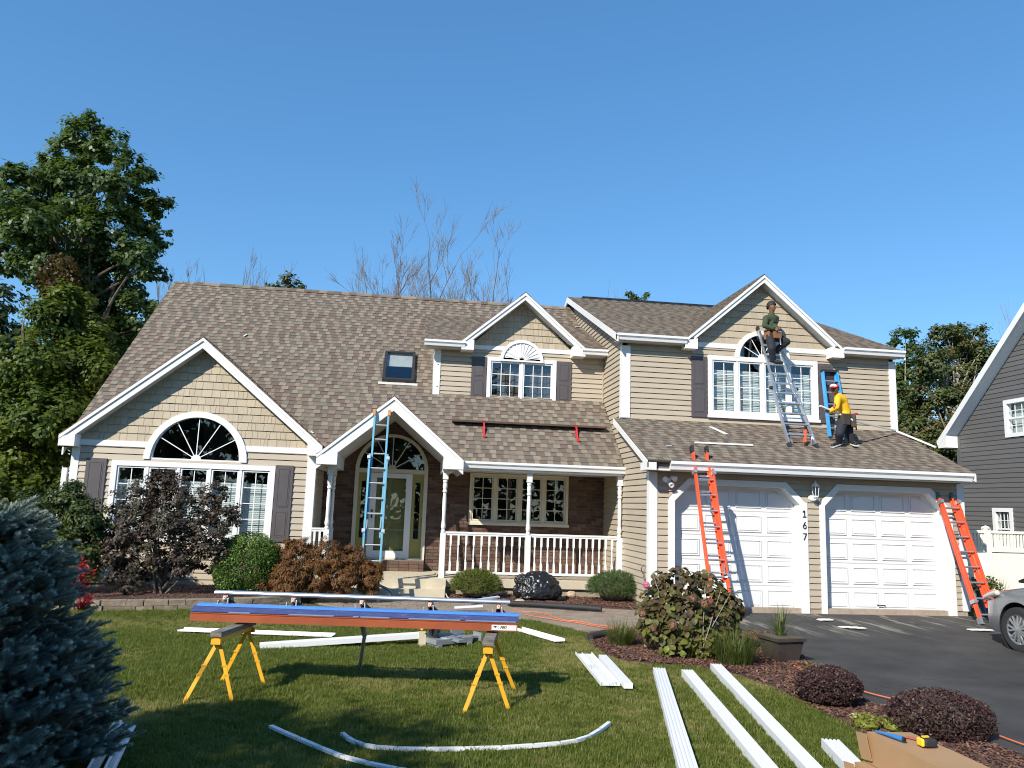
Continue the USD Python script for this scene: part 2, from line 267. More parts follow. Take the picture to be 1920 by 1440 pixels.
def bed(name, poly, z, amp, seed, chips):
    r = rng(seed); x0, y0, x1, y1 = poly.bounds; step = 0.12
    xs, ys = np.meshgrid(np.arange(x0, x1+step, step), np.arange(y0, y1+step, step), indexing='ij')
    b = MB()
    zz = z+amp*(meshkit.fbm(np.stack([xs*1.7, ys*1.7, 0*xs], -1), 3, seed)-0.5)*2
    for i in range(xs.shape[0]-1):
        for j in range(xs.shape[1]-1):
            c = sbox(xs[i, j], ys[i, j], xs[i+1, j+1], ys[i+1, j+1])
            if poly.contains(c): b.add([(xs[p], ys[p], zz[p]) for p in ((i, j), (i+1, j), (i+1, j+1), (i, j+1))], [[0, 1, 2, 3]])
            elif poly.intersects(c):
                g = poly.intersection(c)
                b.prism(g, (0, 0, 0), (1, 0, 0), (0, 1, 0), (0, 0, 1), -0.02, zz[i, j]-0.01)
    p = put(name, b, 'mulch_base', kind='structure')
    n = chips; P = np.stack([r.uniform(x0, x1, 4*n), r.uniform(y0, y1, 4*n)], 1)
    import shapely
    P = P[shapely.contains_xy(poly, P[:, 0], P[:, 1])][:n]; n = len(P)
    h = z+amp*(meshkit.fbm(np.stack([P[:, 0]*1.7, P[:, 1]*1.7, 0*P[:, 0]], -1), 3, seed)-0.5)*2+0.006
    a = r.uniform(0, 2*np.pi, n); L = r.uniform(0.012, 0.035, n); wd = r.uniform(0.006, 0.012, n); tl = r.normal(0, 0.4, n)
    U = np.stack([np.cos(a)*np.cos(tl), np.sin(a)*np.cos(tl), np.sin(tl)], 1)*L[:, None]; V = np.stack([-np.sin(a), np.cos(a), r.normal(0, .3, n)], 1)*wd[:, None]
    c = np.column_stack([P, h]); W_ = np.cross(U, V); W_ /= np.linalg.norm(W_, axis=1, keepdims=True)
    v = np.stack([c-U, c-V+W_*.004, c+U, c+V+W_*.004], 1).reshape(-1, 3); f = (np.arange(n)*4)[:, None, None]+np.array([[0, 1, 2], [0, 2, 3]])
    put('mulch_chips', MB().add(v, f.reshape(-1, 3), np.repeat(r.random(n), 4)), 'mulch', kind='stuff', label='loose red brown bark chips covering the garden bed', cat='mulch')
bed('garden_bed', bed_porch, 0.05, 0.025, 11, 6000)
bed('garden_bed', bed_drive, 0.03, 0.025, 12, 22000)
bed('garden_bed', bed_left, 0.13, 0.02, 13, 5000)
# walkway of pavers
walk_poly = Polygon([(-1.5, 1.24), (-1.55, 0.3), (-0.9, -0.35), (0.4, -0.6), (1.4, -0.85), (1.95, -1.3), (2.3, -1.9), (2.62, -2.5), (3.2, -2.2), (4.1, -1.7), (4.7, -1.7), (4.42, -1.4), (4.42, -0.2), (3.9, 0.02), (3.0, 0.24), (2.0, 0.56), (0.95, 0.9), (0.82, 1.24)])
put('walkway_base', flat(walk_poly, 0.008, 0.006), 'mortar', kind='structure')
wk = thing('walkway', 'curving walk of tan concrete pavers from the porch steps to the driveway', 'walkway', (1.5, -0.5, 0), kind=None)
r = rng(5); pieces = []; y = -2.6; row = 0
while y < 1.3:
    x = -1.7+(0.1 if row % 2 else 0)
    while x < 4.8:
        wdt = r.choice([0.15, 0.2, 0.24]); g = sbox(x+.004, y+.004, x+wdt-.004, y+0.146).intersection(walk_poly)
        if not g.is_empty and g.area > 0.004: pieces.append((g, r.random()))
        x += wdt
    y += 0.15; row += 1
pieces.sort(key=lambda q: q[0].centroid.y)
rest = MB()
for i, (g, tn) in enumerate(pieces):
    b = MB() if i < 280 else rest
    b.prism(g, (0, 0, 0), (1, 0, 0), (0, 1, 0), (0, 0, 1), 0.0, 0.026+0.004*tn, tn)
    if i < 280: put('paver', b, 'paver', wk)
if rest.n: put('paver_field', rest, 'paver', wk, kind='stuff')
# retaining edge of stones before the left bed
se = thing('stone_edging', 'low two course edging of brown stone blocks before the left shrub bed', 'stone edging', (-4, -0.9, 0))
line = LineString([(-7.6, -0.8), (-4.5, -1.0), (-3.7, -0.86), (-2.6, -0.52), (-1.72, 0.05)])
for c in (0, 1):
    s = 0.0 if c == 0 else 0.14
    while s < line.length-0.1:
        L = min(r.choice([0.24, 0.34, 0.44, 0.5]), line.length-s); a, b_ = line.interpolate(s), line.interpolate(s+L)
        a3, b3 = A(a.x, a.y, 0.045+0.082*c), A(b_.x, b_.y, 0.045+0.082*c); d = (b3-a3)/np.linalg.norm(b3-a3)
        nn = A(d[1], -d[0], 0)*(0.01*r.random()-0.012*c)
        m = trimesh.creation.box((np.linalg.norm(b3-a3)-0.008, 0.19, 0.078)).subdivide().subdivide(); v = m.vertices.copy()
        v += (meshkit.fbm(v*14+s*7+c*50, 3)[:, None]-0.5)*0.018*np.sign(v)
        v = v[:, :1]*d+v[:, 1:2]*A(-d[1], d[0], 0)+v[:, 2:]*A(0, 0, 1)+(a3+b3)/2+nn
        put('stone', MB().add(v, m.faces, r.random()), 'edging_stone', se, smooth=False); s += L

# ================================================================ the house
XG, XR = 4.38, 10.58
H = thing('house', 'two storey tan vinyl sided house with brown shingle roofs, brick porch and two garage doors', 'house', (2.0, 3.0, 0))
fU, fV, fN = A(1, 0, 0), A(0, 0, 1), A(0, -1, 0)
LAP = 0.113
def arch(cx, cz, rad, n=28):
    t = np.linspace(0, np.pi, n); return Polygon([(cx+rad*math.cos(a), cz+rad*math.sin(a)) for a in t])
def sheath(poly, O, U, V, N, mat_='siding', th=0.12, label=None):
    return put('wall', MB().prism(poly, O, U, V, N, -th, 0.0), mat_, H, label=label)
def siding(poly, O, U, V, N, parent, z0, z1, lap=LAP, seed=0):
    r = rng(seed); z = z0
    while z < z1:
        x0, _, x1, _ = poly.bounds; g = poly.intersection(sbox(x0-1, z+.004, x1+1, z+lap-0.0005))
        for q in getattr(g, 'geoms', [g]):
            if q.geom_type == 'Polygon' and q.area > 2e-4:
                b = MB(); zz = z; b.piece(q, O, U, V, N, lambda s, t: 0.028-0.022*(t-zz)/lap, -0.004, r.random()); put('siding_board', b, 'siding', parent)
        z += lap
SHAKES = {'n': 0}
def shakes(poly, O, U, V, N, parent, z0, z1, row=0.152, seed=0, single=True, groove=0.005):
    r = rng(seed); z = z0; x0, _, x1, _ = poly.bounds; rest = MB()
    while z < z1:
        x = x0-r.uniform(0, .2)
        while x < x1:
            wd = r.choice([0.07, 0.1, 0.13, 0.16, 0.19]); g = poly.intersection(sbox(x+groove/2, z, x+wd-groove/2, z+row-0.0005)); x += wd
            for q in getattr(g, 'geoms', [g]):
                if q.geom_type == 'Polygon' and q.area > 5e-4:
                    zz = z; h = r.uniform(0.021, 0.026); b = MB() if single and SHAKES['n'] < 298 else rest
                    b.piece(q, O, U, V, N, lambda s, t: h-0.017*(t-zz)/row, -0.003, r.random())
                    if b is not rest: put('shake', b, 'shake_siding', parent); SHAKES['n'] += 1
        z += row
    if rest.n: put('shake_field', rest, 'shake_siding', parent, kind='stuff')

# ---------------- roofs
SINGLE = {}
def roof_plane(O, U, V, N, poly, parent_name='roof', singles=0, seed=0, label=None, th=0.03, expo=0.143, near=None):
    """deck plus laminated shingles laid in courses up V over poly (U, V metres)"""
    O = np.asarray(O, float)
    deck = put(parent_name, MB().prism(poly, O, U, V, N, -th, -0.002), 'shingle_deck', H, label=label)
    r = rng(seed); x0, y0, x1, y1 = poly.bounds; items = []; t = y0; inner = poly.buffer(-0.001)
    import shapely; shapely.prepare(poly)
    row = 0
    while t < y1-0.01:
        x = x0-r.uniform(0, .25); up = r.random() < .5
        while x < x1:
            wd = r.uniform(0.085, 0.155)*(1.0 if up else 1.25); a, b = max(x, x0), min(x+wd, x1); q = sbox(a, t, b, min(t+expo, y1))
            if b > a:
                if poly.contains(q): g = q
                elif poly.intersects(q): g = poly.intersection(q)
                else: g = None
                if g is not None and not g.is_empty:
                    for k in getattr(g, 'geoms', [g]):
                        if k.geom_type == 'Polygon' and k.area > 1e-4:
                            tn = (0.55+0.45*r.random()) if up else 0.58*r.random(); items.append((k, t, 0.013+(0.006 if up else 0.0)+0.002*r.random(), tn))
            x += wd; up = not up
        t += expo; row += 1
    cen = np.array([O+k.centroid.x*U+k.centroid.y*V for k, *_ in items]); dist = np.linalg.norm(cen-CAM, axis=1)
    pick = set(np.argsort(dist)[:singles]); rest = MB()
    for i, (k, t0, h, tn) in enumerate(items):
        b = MB() if i in pick else rest
        b.piece(k, O, U, V, N, lambda s, tt: h-0.011*(tt-t0)/expo, -0.002, tn)
        if i in pick: put('shingle', b, 'shingle', deck)
    put('shingle_field', rest, 'shingle', deck, kind='stuff')
    return deck
def slope_frame(s):
    """for a plane rising with Y at slope s: V up the slope, N outward, and metres of V per metre of Y"""
    k = math.hypot(1, s); return A(0, 1/k, s/k), A(0, -s/k, 1/k), k
def front_roof(planpoly, Y0, Z0, s, **kw):
    V, N, k = slope_frame(s); return roof_plane((0, Y0, Z0), A(1, 0, 0), V, N, affinity.affine_transform(planpoly, [1, 0, 0, k, 0, -k*Y0]), **kw)
def plan(pts): return Polygon(pts)
def gable_roof(xc, zp, s, half, y0, yback, side, seed, **kw):
    """one side (-1 left, +1 right) of a front gable roof: ridge at (xc, zp), eave half metres out; back end meets the roof behind along yback(dist from ridge)"""
    k = math.hypot(1, s); V = A(-side/k, 0, s/k); N = A(side*s/k, 0, 1/k); O = A(xc+side*half, y0, zp-s*half)
    # U along Y; V from eave to ridge
    pts = [(0, 0), (yback(half)-y0, 0), (yback(0)-y0, half*k), (0, half*k)]
    return roof_plane(O, A(0, 1, 0), V, N, Polygon(pts), seed=seed, **kw)
# main roof
S1, Y1, Z1 = 0.862, 1.60, 2.60
ymain = lambda z: Y1+(z-Z1)/S1
ZR, YR = 7.36, Y1+(7.36-Z1)/S1
LG = dict(xc=-4.035, zp=4.77, s=0.835, half=2.375, y0=1.46)       # left gable
EG = dict(xc=-0.345, zp=3.80, s=0.845, half=1.40, y0=1.32)      # entry gable
DG = dict(xc=2.43, zp=6.57, s=0.856, half=1.41, y0=3.10)        # dormer gable
UG = dict(xc=7.465, zp=6.93, s=0.86, half=1.80, y0=1.66)        # upper right gable
S2 = 0.415
mp = plan([(-6.41, Y1), (XG-0.02, Y1), (XG-0.02, YR), (-6.41, YR)])
tri = lambda g, e: plan([(g['xc']-g['half']+e, Y1-0.1), (g['xc']+g['half']-e, Y1-0.1), (g['xc']+g['half']-e, ymain(g['zp']-g['s']*g['half'])), (g['xc'], ymain(g['zp'])-e), (g['xc']-g['half']+e, ymain(g['zp']-g['s']*g['half']))])
YD0, ZD0 = 3.10, 5.35; ydm = (Z1-S1*Y1-ZD0+S2*YD0)/(S2-S1)
mp = mp.difference(unary_union([tri(LG, 0.12), tri(EG, 0.12), plan([(0.5, 3.5), (XG, 3.5), (XG, ydm-0.15), (0.5, ydm-0.15)])]))
mp = mp.difference(plan([(-0.66, 3.78), (-0.02, 3.78), (-0.02, 4.66), (-0.66, 4.66)]))
front_roof(mp, Y1, Z1, S1, singles=150, seed=21, label='large brown main roof slope with dormer and skylight')
put('roof', MB().add([(-6.41, YR, ZR-.02), (XG, YR, ZR-.02), (XG, 13.2, 2.2), (-6.41, 13.2, 2.2)], [[0, 1, 2, 3]]), 'shingle_deck', H, label='back slope of the main roof')
rc = MB(); x = -5.85
while x < XG: rc.obox((x+.1, YR-.07, ZR-.035), (.1, 0, 0), (0, .075, .058), (0, -.004, .006), r.random()); rc.obox((x+.1, YR+.07, ZR-.035), (.1, 0, 0), (0, .075, -.058), (0, .004, .006), r.random()); x += .2
put('ridge_cap', rc, 'shingle', H); put('ridge_vent', MB().bx(-5.85, 4.25, YR-.10, YR+.1, ZR-.08, ZR-.045), 'black_paint', H)
# gables' own roofs
for g, yb, sd, sg in ((LG, lambda d: ymain(LG['zp']-LG['s']*d), 31, 0), (EG, lambda d: ymain(EG['zp']-EG['s']*d), 33, 0), (DG, lambda d: DG['y0']+(DG['zp']-DG['s']*d-ZD0)/S2, 35, 0), (UG, lambda d: UG['y0']+(UG['zp']-UG['s']*d-5.42)/S2, 37, 0)):
    for side in (-1, 1): gable_roof(g['xc'], g['zp'], g['s'], g['half'], g['y0'], lambda d: max(yb(d), g['y0']+.02), side, sd+side, singles=0)
# dormer roof and right block roofs
dp = plan([(0.22, YD0), (XG-.02, YD0), (XG-.02, ydm), (0.22, ydm)]).difference(plan([(DG['xc']-DG['half']+.15, YD0-.1), (DG['xc']+DG['half']-.15, YD0-.1), (DG['xc'], YD0+(DG['zp']-ZD0)/S2-.2)]))
front_roof(dp, YD0, ZD0, S2, seed=41, label='low slope dormer roof')
YU, ZU = 1.66, 5.42; YUR = 7.0
up = plan([(4.19, YU), (XR+.09, YU), (XR+.09, YUR), (4.19, YUR)]).difference(plan([(UG['xc']-UG['half']+.15, YU-.1), (UG['xc']+UG['half']-.15, YU-.1), (UG['xc'], YU+(UG['zp']-ZU)/S2-.2)]))
front_roof(up, YU, ZU, S2, seed=43, label='upper right roof slope over the two storey block')
zru = ZU+S2*(YUR-YU)
put('roof', MB().add([(4.19, YUR, zru-.02), (XR+.09, YUR, zru-.02), (XR+.09, 12.2, ZU), (4.19, 12.2, ZU)], [[0, 1, 2, 3]]), 'shingle_deck', H, label='back slope of the upper right roof')
put('ridge_vent', MB().bx(4.6, XR-.3, YUR-.1, YUR+.1, zru-.03, zru+.035), 'black_paint', H)
for g, ye in ((LG, 3.95), (EG, 2.9), (DG, 5.7), (UG, 5.0)):
    b = MB()
    for sd_ in (-1, 1):
        k = math.hypot(1, g['s']); b.obox((g['xc']+sd_*.06, (g['y0']+ye)/2, g['zp']-.06*g['s']+.014), A(sd_*.09/k, 0, -.09*g['s']/k), (0, (ye-g['y0'])/2, 0), A(sd_*g['s'], 0, 1)/k*.006, .3)
    put('ridge_cap', b, 'shingle', H)
# garage roof
YGE, ZGE = -0.45, 2.66
front_roof(plan([(4.20, YGE), (XR-.06, YGE), (XR+.03, 1.93), (4.20, 1.93)]), YGE, ZGE, 0.422, singles=150, seed=45, label='low garage roof where the two workers stand')

# ---------------- eaves: fascia, gutters, rakes
def rake_pair(g, depth=0.30, wall_y=None, ret=0.0):
    """white rake boards with a drip edge and soffits along both slopes of a gable; returns at the feet"""
    y0 = g['y0']; wy = wall_y
    for sd in (-1, 1):
        k = math.hypot(1, g['s']); d = A(sd/k, 0, -g['s']/k); up = A(sd*g['s']/k, 0, 1/k); pk = A(g['xc'], y0, g['zp'])
        L = g['half']*k
        b = MB(); w = g.get('rw', 0.16)
        q = [pk-A(0, 0, .004), pk+d*L-A(0, 0, .004)]
        v = [q[0], q[1], q[1]-A(0, 0, w*1.25), q[0]-A(0, 0, w*1.25)]
        v = [np.array(x)+A(0, 0.012, 0) for x in v]; w2 = [x+A(0, 0.03, 0) for x in v]
        b.add(np.array(v+w2), [[0, 1, 2, 3], [7, 6, 5, 4], [0, 4, 5, 1], [1, 5, 6, 2], [2, 6, 7, 3], [3, 7, 4, 0]])
        f2 = [q[0]+A(0, -.012, 0), q[1]+A(0, -.012, 0), q[1]+A(0, -.012, -.062), q[0]+A(0, -.012, -.062)]
        w3 = [x+A(0, .024, 0) for x in f2]
        b.add(np.array(f2+w3), [[0, 1, 2, 3], [7, 6, 5, 4], [0, 4, 5, 1], [1, 5, 6, 2], [2, 6, 7, 3], [3, 7, 4, 0]])
        put('rake_board', b, 'white_trim', H)
        if wy:
            s0, s1 = pk+A(0, .04, -w*1.17), pk+d*L+A(0, .04, -w*1.17); dy = wy-y0-.045
            put('soffit', MB().add([s0, s1, s1+A(0, dy, 0), s0+A(0, dy, 0), s0+up*.02, s1+up*.02, s1+A(0, dy, 0)+up*.02, s0+A(0, dy, 0)+up*.02], [[0, 1, 2, 3], [4, 7, 6, 5], [0, 4, 5, 1], [2, 6, 7, 3]]), 'soffit_grey', H)
LG['rw'] = .16; EG['rw'] = .22; DG['rw'] = .13; UG['rw'] = .13
rake_pair(LG, wall_y=1.75); rake_pair(EG, wall_y=3.3); rake_pair(DG, wall_y=3.46); rake_pair(UG, wall_y=1.92)
def gutter(x0, x1, y, zt, h=0.13, d=0.11, name='gutter'):
    b = MB(); prof = [(0, zt), (-.0, zt-h), (-.06, zt-h), (-.075, zt-h*.62), (-d, zt-h*.35), (-d, zt), (-d+.008, zt), (-d+.008, zt-.012), (-.01, zt-.012)]
    g = Polygon([(a, z) for a, z in prof]); b.prism(g, (x0, y, 0), (0, 1, 0), (0, 0, 1), (1, 0, 0), 0, x1-x0)
    put(name, b, 'white_metal', H)
def soffit(x0, x1, y0, y1, z): put('soffit', MB().bx(x0, x1, y0, y1, z, z+.015), 'soffit_grey', H)
gutter(1.06, XG-.01, 1.64, 2.62); put('fascia', MB().bx(1.06, XG-.01, 1.645, 1.66, 2.44, 2.61), 'white_trim', H)
gutter(4.62, 10.5, -.36, 2.66, .15); put('fascia', MB().bx(4.2, 10.5, -.35, -.33, 2.48, 2.64), 'white_trim', H)
put('fascia', MB().bx(4.24, 4.9, -.372, -.352, 2.49, 2.52), 'white_trim', H); put('fascia', MB().bx(4.3, 4.98, -.358, -.351, 2.52, 2.635), 'weathered_wood', H, label='bare weathered fascia board where the gutter is off')
soffit(4.22, 10.5, -.33, 0, 2.49)
gutter(4.17, 5.70, YU+.04, ZU+.0, .13); gutter(9.24, XR+.1, YU+.04, ZU, .13); soffit(4.2, 5.8, YU+.04, 1.92, 5.28); soffit(9.14, XR+.05, YU+.04, 1.92, 5.28)
gutter(0.20, 1.10, YD0+.05, ZD0+.0, .125); gutter(3.77, XG-.02, YD0+.05, ZD0, .125); soffit(.24, 1.2, YD0+.05, 3.46, 5.21); soffit(3.7, XG-.03, YD0+.05, 3.46, 5.21)
# boxed returns at gable feet
def ret(x0, x1, y0, y1, z0, z1): put('eave_return', MB().bx(x0, x1, y0, y1, z0, z1), 'white_trim', H)
for g, yb in ((LG, 1.75), (UG, 1.92), (DG, 3.46)):
    for sd in (-1, 1):
        xe = g['xc']+sd*g['half']; ze = g['zp']-g['s']*g['half']; pts = [(xe, ze-.03), (xe, ze-.19), (xe-sd*.28, ze-.19), (xe-sd*.28, ze-.03+.28*g['s']-.17)]
        put('eave_return', MB().prism(Polygon(pts), (0, 0, 0), fU, fV, fN, -yb, -(g['y0']-.004)), 'white_trim', H)
for sd in (-1, 1):
    xe = EG['xc']+sd*EG['half']; ze = EG['zp']-EG['s']*EG['half']; pts = [(xe, ze-.03), (xe, ze-.18), (xe-sd*.39, ze-.18), (xe-sd*.39, ze+.39*EG['s']-.25)]
    put('eave_return', MB().prism(Polygon(pts), (0, 0, 0), fU, fV, fN, -1.66, -(EG['y0']-.004)), 'white_trim', H)
    xi = EG['xc']+sd*1.13; put('porch_beam', MB().bx(xi-.10, xi+.10, 1.665, 3.3, 2.40, 2.66), 'white_trim', H)
# side rakes on the left wall of the right block and the garage roof's left edge
def side_rake(x, ya, za, yb, zb, w=.17, th=.03):
    b = MB(); q = [A(x, ya, za), A(x, yb, zb), A(x, yb, zb-w), A(x, ya, za-w)]; q2 = [p+A(th, 0, 0) for p in q]
    b.add(q+q2, [[0, 1, 2, 3], [7, 6, 5, 4], [0, 4, 5, 1], [1, 5, 6, 2], [2, 6, 7, 3], [3, 7, 4, 0]]); put('rake_board', b, 'white_trim', H)
side_rake(4.17, YU-.05, ZU-.03, YUR, zru-.01, .15); side_rake(4.17, 12.0, ZU, YUR, zru-.01, .15)
k_ = S2; put('soffit', MB().add([(4.18, YU, ZU-.14), (XG, YU, ZU-.14), (XG, YUR, zru-.12), (4.18, YUR, zru-.12)], [[0, 1, 2, 3]]), 'soffit_grey', H)
side_rake(4.185, YGE+.02, ZGE-.01, 1.93, ZGE+.422*2.38-.01, .12)
put('eave_return', MB().bx(4.19, 4.36, YGE+.02, -.02, 2.49, 2.63), 'white_trim', H)
side_rake(XR+.10, YU, ZU-.02, YUR, zru); side_rake(-6.43, Y1+.1, Z1+.02, YR, ZR-.03, .18)
side_rake(XR-.05, YGE, ZGE-.01, 1.93, ZGE+.422*2.38-.01, .14)

# ---------------- windows
def sash_window(x0, x1, z0, z1, y, ncol, gr, arch_=None, cas=0.09, frame='white_trim', sash='white_metal', blind=True, label=None, rec=0.03, curtain=0.12, blind_from=1.0, mull=None):
    """a row of ncol sashes in one casing on a front wall; gr = (columns, rows) of each sash's grille; arch_ = (cx, cz, r_out) sits on top"""
    w = put('window', MB().prism(sbox(x0, z0, x1, z1).difference(sbox(x0+cas, z0+cas, x1-cas, z1-cas)), (0, y, 0), fU, fV, fN, -.1, .045), frame, H, label=label)
    put('sill', MB().bx(x0-.02, x1+.02, y-.075, y-.04, z0-.03, z0+.03), frame, w)
    xi0, xi1, zi0, zi1 = x0+cas, x1-cas, z0+cas, z1-cas; mw = 0.05 if mull is None else mull; sw = (xi1-xi0-mw*(ncol-1))/ncol
    for i in range(ncol):
        a = xi0+i*(sw+mw); b = a+sw
        if i: put('mullion', MB().bx(a-mw, a, y-.035, y+.05, zi0, zi1), frame, w)
        st = 0.035
        put('sash', MB().prism(sbox(a+.004, zi0+.004, b-.004, zi1-.004).difference(sbox(a+st, zi0+st, b-st, zi1-st)), (0, y, 0), fU, fV, fN, -.05, .022), sash, w)
        put('pane', MB().bx(a+st-.005, b-st+.005, y+.004, y+.008, zi0+st-.005, zi1-st+.005), 'window_glass', w)
        gb = MB(); nc, nr = gr
        for c in range(1, nc): xx = a+st+(sw-2*st)*c/nc; gb.bx(xx-.008, xx+.008, y-.004, y+.0025, zi0+st, zi1-st)
        for q in range(1, nr): zz = zi0+st+(zi1-zi0-2*st)*q/nr; gb.bx(a+st, b-st, y-.005, y+.0015, zz-.008, zz+.008)
        if gb.n: put('grille', gb, sash, w)
        if blind:
            bl = MB(); z = zi0+.02
            while z < zi0+(zi1-zi0)*blind_from-.02: bl.obox(((a+b)/2, y+curtain, z), ((b-a)/2-.012, 0, 0), (0, .007, .0175), (0, -.0008, .0004)); z += .036
            put('blind', bl, 'blind_white', w)
    if arch_:
        cx, cz, ro, wid = arch_; ri = ro-wid
        put('arch_casing', MB().prism(arch(cx, cz, ro, 40).difference(arch(cx, cz-.001, ri, 40)), (0, y, 0), fU, fV, fN, -.1, .05), frame, w)
        put('arch_frame', MB().prism(arch(cx, cz+.001, ri-.003, 40).difference(arch(cx, cz+.03, ri-.035, 40)), (0, y, 0), fU, fV, fN, -.05, .02), sash, w)
        put('pane', MB().prism(arch(cx, cz+.025, ri-.03, 40), (0, y, 0), fU, fV, fN, -.008, -.004), 'window_glass', w)
        gb = MB()
        for k in range(1, 6):
            t = math.pi*k/6; gb.bar((cx+.08*math.cos(t), y-.001, cz+.03+.08*math.sin(t)), (cx+(ri-.035)*math.cos(t), y-.001, cz+.03+(ri-.035)*math.sin(t)), .016, .008, up=(0, 1, 0))
        gb.prism(arch(cx, cz+.028, .09, 14), (0, y, 0), fU, fV, fN, -.003, .008)
        put('grille', gb, sash, w)
    return w
def shutter(x0, x1, z0, z1, y, split=0.5):
    s = put('shutter', MB().bx(x0, x1, y-.045, y-.015, z0, z1), 'shutter_paint', H); zm = z0+(z1-z0)*split; e = .055
    for a, b in ((z0+.09, zm-.04), (zm+.04, z1-.07)):
        fr = MB().prism(sbox(x0+e, a, x1-e, b).difference(sbox(x0+e+.012, a+.012, x1-e-.012, b-.012)), (0, y, 0), fU, fV, fN, .044, .050)
        fr.piece(sbox(x0+e+.025, a+.025, x1-e-.025, b-.025), (0, y, 0), fU, fV, fN, lambda s_, t: .052+0*s_, .044)
        put('raised_panel', fr, 'shutter_paint', s)

# ---------------- left gable wall
YL = 1.75; xl0, xl1 = -6.26, -1.80
gz = lambda g, x: g['zp']-.14-g['s']*abs(x-g['xc'])
fan = (-4.035, 2.42, .945, .115)
gab = Polygon([(xl0, 2.62), (xl0, gz(LG, xl0)), (LG['xc'], gz(LG, LG['xc'])), (xl1, gz(LG, xl1)), (xl1, 2.62)])
openL = unary_union([sbox(-5.43, 1.02, -2.64, 2.28), arch(fan[0], fan[1]+.02, fan[2]-fan[3]-.01)])
wl = sheath(unary_union([gab, sbox(xl0, 0.05, xl1, 2.63)]).difference(openL), (0, YL, 0), fU, fV, fN, label='front gable wall left of the entry with a half round window')
cut = unary_union([sbox(-5.53, .9, -2.54, 2.38), arch(fan[0], fan[1], fan[2]-.01)])
shakes(gab.intersection(sbox(-7, 2.74, 0, 9)).difference(cut), (0, YL, 0), fU, fV, fN, wl, 2.745, 4.7, seed=51)
siding(sbox(xl0+.12, .10, xl1-.13, 2.63).difference(cut), (0, YL, 0), fU, fV, fN, wl, .10, 2.63, .12, 52)
for q_ in sbox(xl0+.1, 2.635, xl1, 2.745).difference(arch(fan[0], fan[1], fan[2])).geoms: put('frieze_board', MB().prism(q_, (0, YL, 0), fU, fV, fN, -.01, .035), 'white_trim', H)
put('corner_board', MB().bx(xl0, xl0+.14, YL-.03, YL+.02, .1, 2.62), 'white_trim', H); put('corner_board', MB().bx(xl1-.15, xl1+.02, YL-.035, YL+.15, .1, 2.62), 'white_trim', H)
sash_window(-5.53, -2.54, .92, 2.38, YL, 5, (2, 4), arch_=fan, cas=.10, label='five sash window under a half round top in the left gable', blind_from=.82)
shutter(-5.98, -5.62, .95, 2.40, YL, .42); shutter(-2.53, -2.20, .95, 2.40, YL, .42)
put('downspout', MB().bx(-6.40, -6.31, YL-.02, YL+.05, .3, 2.2), 'white_metal', H)
# side and back walls closing the main block
sheath(Polygon([(1.75, .05), (13.0, .05), (13.0, 2.4), (YR, ZR-.25), (1.75, Z1-.05)]), (xl0+.02, 0, 0), A(0, 1, 0), fV, A(-1, 0, 0))
sheath(sbox(-6.2, .05, XR, 2.5), (0, 12.9, 0), fU, fV, A(0, 1, 0)); sheath(sbox(XG, 2.4, XR, 5.4), (0, 11.9, 0), fU, fV, A(0, 1, 0))
put('foundation', MB().bx(xl0+.02, xl1-.02, YL-.02, YL+.1, -.05, .10), 'foundation_block', H)
sheath(sbox(1.75, .3, 3.3, 2.6), (xl1-.001, 0, 0), A(0, 1, 0), fV, A(1, 0, 0))
for i in range(18): put('siding_board', MB().piece(sbox(1.9, .36+i*LAP, 3.3, .36+(i+1)*LAP-.001), (xl1, 0, 0), A(0, 1, 0), fV, A(1, 0, 0), lambda s, t, z=.36+i*LAP: .02-.014*(t-z)/LAP, -.003), 'siding', wl)

# ---------------- porch: slab, steps, brick wall, door, window, posts, rail
put('porch_slab', MB().bx(-1.78, XG-.01, 1.60, 3.32, .19, .345), 'concrete', H); put('foundation', MB().bx(-1.3, XG-.01, 1.66, 3.2, -.1, .19), 'foundation_block', H)
put('porch_step', MB().bx(-1.25, .80, 1.24, 1.615, -.05, .172), 'concrete', H); put('porch_step', MB().bx(-1.30, .82, 1.42, 1.61, .17, .343), 'concrete', H)
YB = 3.30
door_open = unary_union([sbox(-1.10, .58, .40, 2.46), arch(-.35, 2.45, .75)])
win_open = sbox(1.35, 1.37, 3.55, 2.46)
bw_poly = Polygon([(xl1, .3), (XG, .3), (XG, 2.62), (.9, 2.62), (EG['xc'], 3.55), (xl1, 2.35)])
bw = sheath(bw_poly.difference(unary_union([door_open, win_open])), (0, YB, 0), fU, fV, fN, 'mortar', label='brown brick wall under the porch roof')
r = rng(61); cutb = unary_union([door_open.buffer(.02), win_open.buffer(.01)]); items = []; z = .30; row = 0
while z < 3.5:
    x = xl1-(.1 if row % 2 else 0)
    while x < XG:
        g = sbox(x+.005, z+.005, x+.205, z+.065).intersection(bw_poly)
        if not g.is_empty and g.intersects(cutb): g = g.difference(cutb)
        for q in getattr(g, 'geoms', [g]):
            if q.geom_type == 'Polygon' and q.area > 8e-4: items.append((q, r.random(), r.uniform(.010, .016)))
        x += .21
    z += .07; row += 1
items.sort(key=lambda q: -q[0].area+.004*abs(q[0].centroid.y-1.0)); rest = MB()
for i, (q, tn, h) in enumerate(items):
    b = MB() if i < 300 else rest; b.piece(q, (0, YB, 0), fU, fV, fN, lambda s, t: h+0*s, -.003, tn)
    if i < 300: put('brick', b, 'brick', bw)
put('brick_field', rest, 'brick', bw, kind='stuff')
ds = put('door_step', MB().bx(-1.12, .42, YB-.32, YB, .345, .56), 'mortar', H)
for row in range(3):
    x = -1.12
    while x < .42: put('brick', MB().bx(x+.004, min(x+.2, .42), YB-.335, YB-.31, .35+.07*row, .413+.07*row, r.random()), 'brick', ds); x += .205
